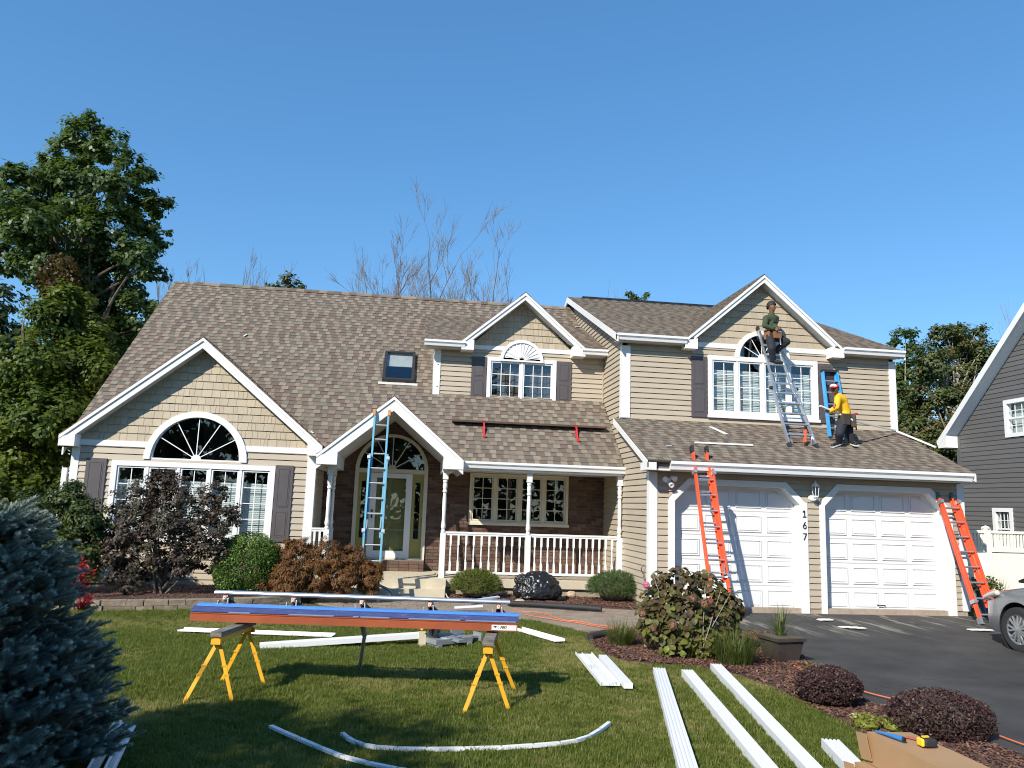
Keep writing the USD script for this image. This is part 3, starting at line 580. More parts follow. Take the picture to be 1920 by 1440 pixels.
# entry door with side lights and half round light
dr = put('entry_door', MB().prism(sbox(-1.13, .56, .43, 2.50).union(arch(-.35, 2.45, .78)).difference(unary_union([sbox(-1.05, .60, .35, 2.39), arch(-.35, 2.47, .70)])), (0, YB, 0), fU, fV, fN, -.12, .05), 'cream_trim', H, label='entry with olive door behind a white glazed storm door')
put('door_panel', MB().bx(-.72, .0, YB+.05, YB+.09, .6, 2.36), 'olive_door', dr)
for x0 in (-.62, -.33):
    for a, b in ((.72, 1.2), (1.32, 1.75), (1.87, 2.25)): put('raised_panel', MB().bx(x0, x0+.22, YB+.035, YB+.051, a, b), 'olive_door', dr)
for x0, x1 in ((-1.05, -.80), (.10, .35)):
    put('side_light', MB().prism(sbox(x0, .6, x1, 2.38).difference(sbox(x0+.07, 1.0, x1-.07, 2.2)), (0, YB, 0), fU, fV, fN, -.06, .015), 'olive_door', dr); put('pane', MB().bx(x0+.06, x1-.06, YB+.01, YB+.015, .98, 2.22), 'window_glass', dr)
put('storm_door', MB().prism(sbox(-.80, .6, .10, 2.39).difference(sbox(-.66, .74, -.03, 2.28)), (0, YB, 0), fU, fV, fN, -.005, .045), 'white_metal', dr)
put('pane', MB().bx(-.67, -.02, YB-.02, YB-.015, .73, 2.29), 'window_glass', dr); put('door_handle', MB().bx(-.74, -.71, YB-.09, YB-.045, 1.42, 1.6), 'black_paint', dr)
put('arch_pane', MB().prism(arch(-.35, 2.47, .71), (0, YB, 0), fU, fV, fN, -.02, -.015), 'window_glass', dr)
gb = MB()
for k in range(1, 6): t = math.pi*k/6; gb.bar((-.35, YB+.005, 2.47), (-.35+.7*math.cos(t), YB+.005, 2.47+.7*math.sin(t)), .02, .015, up=(0, 1, 0))
gb.prism(arch(-.35, 2.47, .09, 14), (0, YB, 0), fU, fV, fN, -.01, .012); put('arch_grille', gb, 'cream_trim', dr)
put('transom_bar', MB().bx(-1.06, .36, YB-.045, YB+.05, 2.38, 2.475), 'cream_trim', dr)
pw = sash_window(1.35, 3.55, 1.37, 2.46, YB, 4, (2, 4), cas=.06, frame='cream_trim', sash='cream_trim', blind=False, label='four sash cream window in the brick porch wall', mull=.07)
put('porch_ceiling', MB().bx(EG['xc']+1.23, XG, 1.66, YB, 2.47, 2.49), 'soffit_grey', H)
for sd in (-1, 1):   # sloping entry ceiling
    k = math.hypot(1, EG['s']); put('porch_ceiling', MB().add([(EG['xc'], 1.36, EG['zp']-.28), (EG['xc']+sd*1.30, 1.36, EG['zp']-.28-1.30*EG['s']), (EG['xc']+sd*1.30, YB, EG['zp']-.28-1.30*EG['s']), (EG['xc'], YB, EG['zp']-.28)], [[0, 1, 2, 3]]), 'soffit_grey', H)
def turned_post(x, y, z0, z1, w=.105):
    h = w/2; p = MB(); zs, ze = z0+.86, z1-.2
    p.bx(x-h, x+h, y-h, y+h, z0, zs); p.bx(x-h, x+h, y-h, y+h, ze, z1)
    prof = [(.036, zs), (.044, zs+.015), (.046, zs+.04), (.036, zs+.055), (.03, zs+.07), (.045, zs+.1), (.048, zs+.14), (.04, zs+.19), (.034, zs+.25), (.040, (zs+ze)/2-.05), (.037, ze-.36), (.030, ze-.27), (.045, ze-.25), (.045, ze-.22), (.032, ze-.20), (.044, ze-.17), (.046, ze-.10), (.034, ze-.075), (.046, ze-.05), (.046, ze-.03), (.036, ze)]
    p.lathe(prof, (x, y, 0), 14); put('porch_post', p, 'white_trim', H, smooth=35)
for x, y in ((-1.50, 1.73), (-1.50, 2.5), (.74, 1.75), (2.43, 1.76), (XG-.075, 1.76)): turned_post(x, y, .345, 2.45)
def railing(x0, x1, y, n):
    rl = put('railing', MB().bx(x0, x1, y-.03, y+.03, 1.20, 1.235).bx(x0, x1, y-.02, y+.02, 1.165, 1.20), 'white_trim', H); put('bottom_rail', MB().bx(x0, x1, y-.022, y+.022, .43, .475), 'white_trim', rl)
    for i in range(n):
        x = x0+(i+.72)*(x1-x0)/(n+.45); b = MB().bx(x-.02, x+.02, y-.02, y+.02, .475, .66).bx(x-.02, x+.02, y-.02, y+.02, .98, 1.165)
        b.lathe([(.012, .66), (.019, .675), (.013, .70), (.012, .74), (.017, .80), (.015, .90), (.012, .94), (.018, .96), (.012, .98)], (x, y, 0), 8); put('baluster', b, 'white_trim', rl)
railing(.79, 2.38, 1.76, 10); railing(2.48, XG-.13, 1.76, 13); railing(-1.79, -1.55, 1.73, 2)
# skylight
V_, N_, k1 = slope_frame(S1); sO = A(0, Y1, Z1); s0, s1 = (3.72-Y1)*k1, (4.70-Y1)*k1
sk = put('skylight', MB().prism(sbox(-.70, s0, .02, s1).difference(sbox(-.635, s0+.065, -.045, s1-.065)), sO, fU, V_, N_, -.05, .10), 'dark_bronze', H); put('pane', MB().prism(sbox(-.64, s0+.06, -.04, s1-.06), sO, fU, V_, N_, .07, .08), 'window_glass', sk)
put('skylight_shade', MB().prism(sbox(-.64, s0+.72, -.04, s1-.06), sO, fU, V_, N_, .0, .01), 'soffit_grey', sk); put('flashing', MB().prism(sbox(-.78, s0-.1, .10, s0-.005), sO, fU, V_, N_, .018, .022), 'soffit_grey', sk)

# ---------------- dormer front
YDW = 3.46; dwin = (1.645, 3.24, 4.09, 5.10)
dg = Polygon([(DG['xc']-1.30, 5.24), (DG['xc'], gz(DG, DG['xc'])+.02), (DG['xc']+1.30, 5.24)])
wd = sheath(unary_union([dg, sbox(.46, 3.98, XG, 5.25)]).difference(sbox(dwin[0]+.08, dwin[2]+.08, dwin[1]-.08, dwin[3]-.08)), (0, YDW, 0), fU, fV, fN, label='dormer front with shake gable')
cutd = sbox(dwin[0]+.02, dwin[2]+.02, dwin[1]-.02, dwin[3]-.02)
shakes(dg.intersection(sbox(0, 5.36, 9, 9)).difference(arch(2.43, 5.03, .49)), (0, YDW, 0), fU, fV, fN, wd, 5.36, 6.5, seed=53)
siding(sbox(.58, 4.05, XG-.03, 5.27).difference(cutd), (0, YDW, 0), fU, fV, fN, wd, 4.05, 5.27, LAP, 54)
for q_ in sbox(1.0, 5.265, 3.86, 5.36).difference(arch(2.43, 5.03, .5)).geoms: put('frieze_board', MB().prism(q_, (0, YDW, 0), fU, fV, fN, -.01, .035), 'white_trim', H)
put('corner_board', MB().bx(.44, .59, YDW-.035, YDW+.6, 4.06, 5.24), 'white_trim', H); put('corner_board', MB().bx(XG-.055, XG-.025, YDW-.03, YDW, 4.05, 5.24), 'siding', H)
sheath(Polygon([(3.5, 4.0), (3.5, 5.3), (6.2, 6.5)]), (.47, 0, 0), A(0, 1, 0), fV, A(-1, 0, 0))
sash_window(*dwin, YDW, 2, (3, 3), cas=.085, label='two sash window in the dormer under a sunburst panel', blind=False)
sb = put('sunburst_panel', MB().prism(arch(2.43, 5.03, .5, 32).difference(arch(2.43, 5.03, .43, 32)).union(sbox(1.93, 5.02, 2.93, 5.06)), (0, YDW, 0), fU, fV, fN, -.0, .075), 'white_trim', H)
put('sunburst_back', MB().prism(arch(2.43, 5.05, .435, 32), (0, YDW, 0), fU, fV, fN, .03, .045), 'white_trim', sb)
for k in range(1, 13):
    t = math.pi*k/13; put('ray', MB().bar((2.43+.05*math.cos(t), YDW-.05, 5.06+.05*math.sin(t)), (2.43+.42*math.cos(t), YDW-.05, 5.06+.42*math.sin(t)), .022, .018, up=(0, 1, 0)), 'white_trim', sb)
shutter(1.29, 1.63, 4.10, 5.09, YDW); shutter(3.255, 3.59, 4.10, 5.09, YDW)
put('curtain', MB().add([(x, YDW+.14+.015*math.sin(x*38), z) for x in np.linspace(1.75, 3.15, 60) for z in (4.15, 4.92)], [[2*i, 2*i+2, 2*i+3, 2*i+1] for i in range(59)]), 'dark_room', H)

# ---------------- right block: side wall, upper front, garage front
topz = lambda y: ZU-.13+S2*(y-YU)
side_vis = unary_union([Polygon([(.02, .1), (1.93, .1), (1.93, 3.6), (.02, 2.62)]), Polygon([(1.92, 2.82), (1.92, topz(1.92)), (YUR, topz(YUR)), (YR+.3, ZR+.1)]), sbox(1.92, .36, 3.3, 2.47)]).buffer(0)
ws = sheath(Polygon([(0, .05), (12, .05), (12, 5.0), (YUR, topz(YUR)), (1.92, topz(1.92)), (1.92, 3.6), (0, 2.62)]), (XG, 0, 0), A(0, 1, 0), fV, A(-1, 0, 0), th=.1, label='left side wall of the two storey block')
siding(side_vis, (XG, 0, 0), A(0, 1, 0), fV, A(-1, 0, 0), ws, .10, 7.3, LAP, 55)
sheath(Polygon([(0, .05), (12, .05), (12, 5.2), (YUR, topz(YUR)), (1.92, topz(1.92)), (1.92, 3.6), (0, 2.62)]), (XR, 0, 0), A(0, 1, 0), fV, A(1, 0, 0), th=.1)
put('step_flashing', MB().add([(XG-.03, Y1+.05, Z1+.07), (XG-.03, YR, ZR+.02), (XG-.03, YR, ZR-.04), (XG-.03, Y1+.05, Z1+.01)], [[0, 1, 2, 3]]), 'dark_bronze', H)
YUW = 1.92; uw = (6.255, 8.76, 3.80, 5.125); ufan = (7.495, 5.10, .63, .10)
ug = Polygon([(UG['xc']-1.75, 5.30), (UG['xc'], gz(UG, UG['xc'])+.03), (UG['xc']+1.75, 5.30)])
wu = sheath(unary_union([ug, sbox(XG, 3.45, XR, 5.32)]).difference(unary_union([sbox(uw[0]+.09, uw[2]+.09, uw[1]-.09, uw[3]-.09), arch(ufan[0], ufan[1]+.02, ufan[2]-ufan[3]-.01)])), (0, YUW, 0), fU, fV, fN, label='upper front wall over the garage with shake gable')
cutu = unary_union([sbox(uw[0]+.02, uw[2]+.02, uw[1]-.02, uw[3]-.02), arch(ufan[0], ufan[1], ufan[2]-.01)])
shakes(ug.intersection(sbox(0, 5.395, 12, 9)).difference(cutu), (0, YUW, 0), fU, fV, fN, wu, 5.395, 6.8, seed=57, groove=.002)
siding(sbox(XG+.17, 3.55, XR-.12, 5.29).difference(cutu), (0, YUW, 0), fU, fV, fN, wu, 3.55, 5.29, LAP, 58)
for q_ in sbox(5.9, 5.29, 9.05, 5.395).difference(arch(ufan[0], ufan[1], ufan[2])).geoms: put('frieze_board', MB().prism(q_, (0, YUW, 0), fU, fV, fN, -.01, .035), 'white_trim', H)
put('corner_board', MB().bx(XG-.03, XG+.16, YUW-.035, YUW+.12, 3.68, 5.22), 'white_trim', H); put('corner_board', MB().bx(XR-.13, XR+.03, YUW-.035, YUW+.12, 3.68, 5.22), 'white_trim', H)
sash_window(*uw, YUW, 4, (2, 4), arch_=ufan, cas=.10, label='four sash window under a half round top above the garage', blind_from=.86)
shutter(5.885, 6.235, 3.77, 5.08, YUW); shutter(8.78, 9.12, 3.77, 5.08, YUW)
# garage front
od = [(4.84, 7.25), (7.75, 10.17)]; DH = 2.27; CH = .30
def door_shape(a, b, e=0.0, top=DH): return Polygon([(a-e, 0), (a-e, top-CH+e*.4), (a+CH-e*.4, top+e), (b-CH+e*.4, top+e), (b+e, top-CH+e*.4), (b+e, 0)])
gsh = sbox(XG, .02, XR, 2.56)
wg = sheath(gsh.difference(unary_union([door_shape(a, b, .06) for a, b in od])), (0, 0, 0), fU, fV, fN, label='garage front wall around the two doors')
siding(sbox(XG+.14, .10, XR-.12, 2.5).difference(unary_union([door_shape(a, b, .12) for a, b in od])), (0, 0, 0), fU, fV, fN, wg, .10, 2.5, LAP, 59)
put('foundation', MB().bx(XG+.01, XR-.01, -.008, .1, -.05, .1).bx(XG+.001, XG+.1, 0, 1.9, -.05, .1), 'foundation_block', H)
for i, (a, b) in enumerate(od):
    el, er = (.125, .15) if i == 0 else (.10, .17)
    tr = door_shape(a, b, .11).union(sbox(a-el, 0, a, DH-CH)).union(sbox(b, 0, b+er, DH-CH+.05)).difference(door_shape(a, b, .0).union(sbox(a, -.1, b, 1)))
    put('garage_trim', MB().prism(tr, (0, 0, 0), fU, fV, fN, -.24, .035), 'white_trim', H)
    put('garage_stop', MB().prism(door_shape(a, b, .001).difference(door_shape(a+.05, b-.045, 0, DH-.05).union(sbox(a+.05, -.1, b-.045, 1))), (0, 0, 0), fU, fV, fN, -.24, -.19), 'white_trim', H)
    gd = put('garage_door', MB().bx(a-.02, b+.02, .225, .26, .015, DH+.05), 'garage_white', H, label='left garage door behind the ladder' if i == 0 else 'right garage door with a black handle')
    sh = DH/5.05
    for s in range(5):
        put('door_section', MB().bx(a-.01, b+.01, .212, .224, .02+s*sh+.004, .02+(s+1)*sh-.004), 'garage_white', gd); wdt = (b-a)/4
        for c in range(4):
            x0, x1, z0, z1 = a+c*wdt+.055, a+(c+1)*wdt-.055, .02+s*sh+.07, .02+(s+1)*sh-.075
            fr = MB().prism(sbox(x0, z0, x1, z1).difference(sbox(x0+.014, z0+.014, x1-.014, z1-.014)), (0, .212, 0), fU, fV, fN, -.002, .016); ctr = Polygon([(x0+.035, z0+.035), (x1-.035, z0+.035), (x1-.035, z1-.035), (x0+.035, z1-.035)])
            fr.piece(ctr, (0, .212, 0), fU, fV, fN, lambda s_, t: .014+0*s_, -.002); put('door_panel', fr, 'garage_white', gd)
    put('bottom_seal', MB().bx(a, b, .21, .25, 0, .02), 'black_paint', gd)
    if i == 1: put('door_handle', MB().path([(8.88, .208, .16), (8.88, .17, .16), (9.02, .17, .155), (9.02, .208, .155)], .009, 6).bx(8.83, 8.9, .20, .212, .15, .17), 'black_paint', gd)
put('corner_board', MB().bx(XG-.03, XG+.13, -.03, .1, .1, 2.48), 'white_trim', H); put('corner_board', MB().bx(XR-.115, XR+.03, -.03, .1, .1, 2.48), 'white_trim', H)
put('garage_apron', MB().bx(4.7, 10.3, -.06, .3, -.04, .016), 'paver', H)
for ch, zc in (('1', 1.745), ('6', 1.535), ('7', 1.33)):
    tm = meshkit.text_mesh(ch, .125, .012); v = np.array(tm.vertices); cx = (v[:, 0].min()+v[:, 0].max())/2
    put('house_number', MB().add(np.stack([(v[:, 0]-cx)*.85+7.335, -.036-v[:, 2], v[:, 1]+zc], 1), tm.faces), 'black_paint', H)
# lantern between the doors
lx, ly = 7.52, -.13
ln = put('wall_lantern', MB().lathe([(.001, 2.44), (.006, 2.42), (.012, 2.40), (.075, 2.335), (.078, 2.32), (.06, 2.318)], (lx, ly, 0), 6).lathe([(.05, 2.145), (.056, 2.13), (.03, 2.10), (.012, 2.08), (.001, 2.06)], (lx, ly, 0), 6).lathe([(.001, 0), (.065, 0), (.055, .03), (.001, .035)], (lx-.03, -.02, 2.11), 14, axis=(0, -1, 0)).path([(lx-.03, -.04, 2.11), (lx-.02, -.1, 2.06), (lx, ly, 2.08)], .012, 6), 'white_metal', H)
put('pane', MB().lathe([(.05, 2.145), (.072, 2.318)], (lx, ly, 0), 6), 'window_glass', ln)
fb = MB()
for k in range(6): t = k*math.pi/3; fb.bar((lx+.05*math.cos(t), ly+.05*math.sin(t), 2.145), (lx+.073*math.cos(t), ly+.073*math.sin(t), 2.318), .009, .009, up=(.3, .2, .1))
put('lantern_bars', fb, 'white_metal', ln)
fl = put('flood_light', MB().lathe([(.001, 0), (.06, 0), (.05, .03), (.001, .04)], (4.71, -.02, 2.33), 14, axis=(0, -1, 0)), 'white_metal', H)
for dx, dz, ax in ((-.07, .02, (-.5, -.8, -.35)), (.07, .03, (.4, -.8, -.3)), (.02, -.08, (.1, -.9, -.5))):
    put('lamp_head', MB().lathe([(.001, -.07), (.03, -.06), (.045, .02), (.05, .06), (.04, .062), (.001, .05)], (4.71+dx, -.11, 2.34+dz), 12, axis=ax), 'white_metal', fl)
put('wall_hook', MB().path([(XG-.03, .25, .62), (XG-.08, .22, .68), (XG-.1, .18, .74), (XG-.06, .16, .80)], .012, 5).path([(XG-.03, .25, .62), (XG-.06, .18, .58), (XG-.05, .14, .52)], .012, 5), 'weathered_wood', H)
# post clips on the corner boards
put('nail_clip', MB().bx(.515, .545, YDW-.05, YDW-.03, 4.36, 4.375).bx(.515, .545, YDW-.05, YDW-.03, 4.86, 4.875), 'soffit_grey', H)
# inner floors keep daylight from passing through the house
put('inner_floor', MB().bx(XG+.1, XR-.1, 2.1, 11.7, 3.3, 3.4).bx(xl1, XG-.1, 3.6, 12.8, 3.75, 3.85), 'dark_room', H)
put('inner_wall', MB().bx(XG+.1, XR-.1, 4.6, 4.7, 3.4, 6.4).bx(-6.1, -1.9, 5.2, 5.3, .1, 4.2).bx(-1.7, 4.3, 5.9, 6.0, .3, 3.75).bx(.5, 4.3, 5.2, 5.3, 3.85, 5.6), 'dark_room', H)

# ================================================================ the neighbour's house
plain('grey_siding', (0.115, 0.113, 0.115), 0.6, var=0.05, scale=2, tone=0.05, stretch=(1, 1, 5))
XN = 13.6; NH = thing('neighbour_house', 'dark grey sided house with white gable trim beyond the garage', 'house', (16, 0, 0))
yc, zc_ = 3.92, 3.95; sl = (6.16-3.78)/(4.16-1.59); yp, zp_ = yc-3.6, 3.80+sl*(yc+.25-(yc-3.6))
nw_poly = Polygon([(yc, 0), (yc, 3.9), (yp, zp_-.12), (yc-7.2, 3.9), (yc-7.2, 0)])
wins = [(1.35, 2.32, 3.70, 4.56), (2.27, 2.87, 1.15, 2.10)]
nw = put('wall', MB().prism(nw_poly.difference(unary_union([sbox(a+.08, c+.08, b-.08, d-.08) for a, b, c, d in wins])), (XN, 0, 0), A(0, 1, 0), fV, A(-1, 0, 0), -.12, 0), 'grey_siding', NH)
z = .15
while z < zp_:
    g = nw_poly.intersection(sbox(-9, z, 9, z+.1095)).difference(unary_union([sbox(a, c, b, d) for a, b, c, d in wins]))
    for q in getattr(g, 'geoms', [g]):
        if q.geom_type == 'Polygon' and q.area > 1e-3: put('siding_board', MB().piece(q, (XN, 0, 0), A(0, 1, 0), fV, A(-1, 0, 0), lambda s, t, z=z: .019-.013*(t-z)/.11, -.003, r.random()), 'grey_siding', nw)
    z += .11
put('wall', MB().bx(XN, XN+9, yc-.12, yc, 0, 3.9).bx(XN, XN+9, yc-7.2, yc-7.08, 0, 3.9).bx(XN+8.9, XN+9, yc-7, yc-.1, 0, 3.9), 'grey_siding', NH)
for sd in (1, -1):
    ye = yp+sd*(3.6+.27); ze = zp_-sl*3.87
    put('roof', MB().add([(XN-.34, yp, zp_+.02), (XN+9.3, yp, zp_+.02), (XN+9.3, ye, ze+.02), (XN-.34, ye, ze+.02), (XN-.34, yp, zp_-.06), (XN+9.3, yp, zp_-.06), (XN+9.3, ye, ze-.06), (XN-.34, ye, ze-.06)], [[0, 1, 2, 3], [4, 7, 6, 5], [0, 4, 5, 1], [2, 6, 7, 3], [0, 3, 7, 4]]), 'shingle_deck', NH)
    b = MB(); q = [A(XN-.35, yp, zp_), A(XN-.35, ye, ze), A(XN-.35, ye, ze-.19), A(XN-.35, yp, zp_-.19)]; b.add(q+[p+A(.03, 0, 0) for p in q], [[0, 1, 2, 3], [7, 6, 5, 4], [0, 4, 5, 1], [1, 5, 6, 2], [2, 6, 7, 3], [3, 7, 4, 0]]); put('rake_board', b, 'white_metal', NH)
    put('soffit', MB().add([(XN-.32, yp, zp_-.17), (XN, yp, zp_-.17), (XN, ye, ze-.17), (XN-.32, ye, ze-.17)], [[0, 1, 2, 3]]), 'white_metal', NH)
    put('eave_return', MB().prism(Polygon([(ye, ze-.02), (ye, ze-.21), (ye-sd*.3, ze-.21), (ye-sd*.3, ze+.1)]), (XN, 0, 0), A(0, 1, 0), fV, A(-1, 0, 0), 0, .345), 'white_metal', NH)
    put('gutter', MB().bx(XN-.3, XN+9.2, min(ye, ye+sd*.1), max(ye, ye+sd*.1), ze-.12, ze), 'white_metal', NH)
put('corner_board', MB().bx(XN-.03, XN+.02, yc-.1, yc+.02, 0, 3.85), 'grey_siding', NH)
for a, b, c, d in wins:
    w = put('window', MB().prism(sbox(a, c, b, d).difference(sbox(a+.09, c+.09, b-.09, d-.09)), (XN, 0, 0), A(0, 1, 0), fV, A(-1, 0, 0), -.1, .04), 'white_metal', NH); zm = (c+d)/2
    put('sash', MB().bx(XN-.01, XN+.04, a+.08, b-.08, zm-.02, zm+.02), 'white_metal', w); put('pane', MB().bx(XN+.02, XN+.025, a+.08, b-.08, c+.08, d-.08), 'window_glass', w)
    gb = MB()
    for k in range(1, 4): yy = a+.09+(b-a-.18)*k/4; gb.bx(XN+.008, XN+.018, yy-.008, yy+.008, c+.08, d-.08)
    for k in (.25, .75): zz = c+.09+(d-c-.18)*k; gb.bx(XN+.007, XN+.017, a+.08, b-.08, zz-.008, zz+.008)
    put('grille', gb, 'white_metal', w); put('blind', MB().bx(XN+.16, XN+.17, a, b, c+(d-c)*.05, d), 'blind_white' if d > 3 else 'dark_room', w)
# white vinyl fence between the houses
FN = thing('vinyl_fence', 'cream white vinyl privacy fence between garage corner and grey house', 'fence', (12, 1.0, 0)); fy = 1.0
put('fence_rail', MB().bx(10.6, 13.6, fy-.03, fy+.03, 1.545, 1.60), 'white_vinyl', FN); put('fence_rail', MB().bx(10.6, 13.6, fy-.035, fy+.035, 1.17, 1.26), 'white_vinyl', FN); put('fence_rail', MB().bx(10.6, 13.6, fy-.035, fy+.035, .08, .2), 'white_vinyl', FN)
for x in (10.72, 11.86, 13.5): put('fence_post', MB().bx(x-.06, x+.06, fy-.06, fy+.06, 0, 1.64), 'white_vinyl', FN); put('post_cap', MB().lathe([(.1, 1.64), (.1, 1.665), (.001, 1.70)], (x, fy, 0), 4), 'white_vinyl', FN)
x = 10.68
while x < 13.5: put('fence_board', MB().bx(x, x+.138, fy-.012, fy+.012, .2, 1.17), 'white_vinyl', FN); x += .142
x = 10.68
while x < 13.5: put('fence_picket', MB().bx(x, x+.04, fy-.012, fy+.012, 1.26, 1.545), 'white_vinyl', FN); x += .075
# ================================================================ plants
plain('bark', (0.10, 0.08, 0.06), 0.95, var=0.35, scale=9, stretch=(1, 1, .25), bump=0.02, bscale=14)
plain('bark_pale', (0.30, 0.26, 0.21), 0.95, var=0.3, scale=7, stretch=(1, 1, .3), bump=0.01, bscale=14)
plain('twig_grey', (0.19, 0.165, 0.15), 0.95, var=0.3)
leafy('tulip_leaf', [(0.045, 0.075, 0.024), (0.066, 0.108, 0.03), (0.09, 0.14, 0.038), (0.13, 0.18, 0.05)], .45, .42, .5)
leafy('maple_leaf', [(0.045, 0.075, 0.014), (0.075, 0.115, 0.018), (0.12, 0.165, 0.024), (0.19, 0.215, 0.032)], .45)
leafy('dark_leaf', [(0.02, 0.036, 0.016), (0.034, 0.056, 0.02), (0.05, 0.078, 0.026)], .25)
leafy('autumn_leaf', [(0.05, 0.072, 0.024), (0.07, 0.098, 0.03), (0.10, 0.125, 0.036), (0.14, 0.12, 0.045), (0.11, 0.07, 0.035)], .3, .45, .45)
leafy('vine_leaf', [(0.06, 0.05, 0.015), (0.10, 0.06, 0.02), (0.07, 0.035, 0.015)], .3)
leafy('purple_leaf', [(0.045, 0.032, 0.028), (0.065, 0.046, 0.038), (0.085, 0.06, 0.046), (0.065, 0.06, 0.038), (0.07, 0.078, 0.042)], .22, .5, .4)
leafy('variegated_leaf', [(0.028, 0.05, 0.016), (0.045, 0.078, 0.02), (0.08, 0.11, 0.03), (0.16, 0.18, 0.06)], .3)
leafy('box_leaf', [(0.04, 0.085, 0.014), (0.07, 0.135, 0.02), (0.11, 0.19, 0.028), (0.16, 0.25, 0.042)], .25, .4, .5)
leafy('weeping_leaf', [(0.15, 0.062, 0.022), (0.20, 0.09, 0.03), (0.17, 0.105, 0.03), (0.24, 0.085, 0.045), (0.13, 0.10, 0.03), (0.28, 0.14, 0.045)], .35, .6)
leafy('thread_gold', [(0.055, 0.085, 0.010), (0.10, 0.13, 0.014), (0.15, 0.17, 0.02)], .25, .6)
leafy('thread_green', [(0.035, 0.07, 0.018), (0.06, 0.11, 0.026), (0.095, 0.15, 0.035)], .25, .6)
leafy('hydrangea_leaf', [(0.085, 0.066, 0.03), (0.10, 0.062, 0.034), (0.09, 0.088, 0.026), (0.12, 0.115, 0.03), (0.15, 0.16, 0.034), (0.20, 0.225, 0.04)], .28, .5, .35)
leafy('dried_flower', [(0.14, 0.065, 0.04), (0.24, 0.13, 0.075), (0.32, 0.2, 0.12), (0.2, 0.06, 0.05)], .3)
leafy('pink_flower', [(0.5, 0.08, 0.2), (0.65, 0.16, 0.32), (0.7, 0.3, 0.42)], .3)
leafy('blade_green', [(0.045, 0.075, 0.015), (0.075, 0.11, 0.022), (0.12, 0.145, 0.035), (0.22, 0.18, 0.07)], .3, .5)
leafy('spike_leaf', [(0.05, 0.085, 0.025), (0.085, 0.125, 0.035), (0.15, 0.17, 0.06), (0.3, 0.26, 0.12)], .3, .4, .5)
leafy('barberry_leaf', [(0.04, 0.03, 0.022), (0.052, 0.028, 0.026), (0.07, 0.036, 0.034), (0.085, 0.045, 0.04), (0.13, 0.075, 0.062)], .25, .5)
leafy('lime_leaf', [(0.12, 0.14, 0.02), (0.2, 0.22, 0.035), (0.3, 0.3, 0.06)], .3)
leafy('red_leaf', [(0.32, 0.012, 0.025), (0.45, 0.03, 0.05), (0.22, 0.02, 0.02), (0.1, 0.06, 0.02)], .35)
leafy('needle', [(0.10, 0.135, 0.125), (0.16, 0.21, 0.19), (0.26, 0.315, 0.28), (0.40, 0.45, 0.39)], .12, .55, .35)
leafy('grass_blade', [(0.075, 0.10, 0.016), (0.115, 0.15, 0.022), (0.16, 0.195, 0.032), (0.21, 0.225, 0.05), (0.34, 0.29, 0.13)], .32, .5, .3)

def _blob(c, R, seed, amp=.3, sub=3, fr=2.5):
    m = trimesh.creation.icosphere(sub); v = m.vertices; v = v*(1-amp/2+amp*meshkit.fbm(v*fr+seed, 3, seed)[:, None])*np.asarray(R)+np.asarray(c); return trimesh.Trimesh(v, m.faces, process=False)
def unit(v): return v/(np.linalg.norm(v, axis=-1, keepdims=True)+1e-12)
def add_leaves(b, P, size, r, out=None, asp=0.62, bias=0.7, var=0.35, axis=None, tone=None, droop=0.0, fold=0.12):
    """leaf-shaped faces at P; out: which way their upper side tends to look; axis: the way the tips tend to point"""
    n = len(P); N = unit(r.normal(size=(n, 3)))
    if out is not None: N = unit(N*(1-bias)*1.2+unit(out)*bias+np.array([0, 0, .25]))
    a = r.normal(size=(n, 3))
    if axis is not None: a = a*.45+axis
    a[:, 2] -= droop
    a = unit(a-N*np.sum(a*N, 1, keepdims=True)); w = np.cross(N, a)
    s = (size*(1+var*r.uniform(-1, 1, n)))[:, None]
    base, tip = P-a*s*.5, P+a*s*.5-N*s*fold; mid = P-a*s*.05
    v = np.stack([base, mid+w*s*asp*.5-N*s*fold*.3, tip, mid-w*s*asp*.5-N*s*fold*.3], 1).reshape(-1, 3)
    f = (np.arange(n)*4)[:, None, None]+np.array([[0, 1, 2], [0, 2, 3]])
    t = r.random(n) if tone is None else np.clip(tone+r.normal(0, .13, n), 0, 1)
    b.add(v, f.reshape(-1, 3), np.repeat(t, 4))
def ball(r, n): return unit(r.normal(size=(n, 3)))*r.random((n, 1))**(1/3)
def L(u, v, Y, rpx, flat=1.0):
    c = onY(u, v, Y); d = (c-CAM)@AX[2]; R = rpx*d/FPX; return c, np.array([R, R*flat, R])
def leaf_lobes(b, lobes, clumps, per, size, r, crad=0.33, shell=0.55, **kw):
    """lobes of foliage: clumps of leaves spread through each lobe, more towards its surface"""
    cl = []
    tot = sum(np.prod(R)**(2/3) for _, R in lobes)
    for c, R in lobes:
        k = max(3, int(clumps*np.prod(R)**(2/3)/tot))
        d = unit(r.normal(size=(k, 3))); q = c+d*R*(shell+(1-shell)*r.random((k, 1)))**.8*(0.85+0.3*r.random((k, 1))); cl.append((q, d, np.full(k, R.mean()), r.random(k)))
    Q = np.vstack([x[0] for x in cl]); D = np.vstack([x[1] for x in cl]); RR = np.concatenate([x[2] for x in cl]); T = np.concatenate([x[3] for x in cl])
    i = np.repeat(np.arange(len(Q)), per); rc = (crad*np.minimum(RR, 2.2)**.5)[i][:, None]
    off = r.normal(size=(len(i), 3))*.5*rc*np.array([1, 1, .75])
    add_leaves(b, Q[i]+off, size, r, out=D[i]*.6+unit(off)*.5+np.array([0, 0, .35]), tone=.25+.5*T[i], **kw)
    return Q
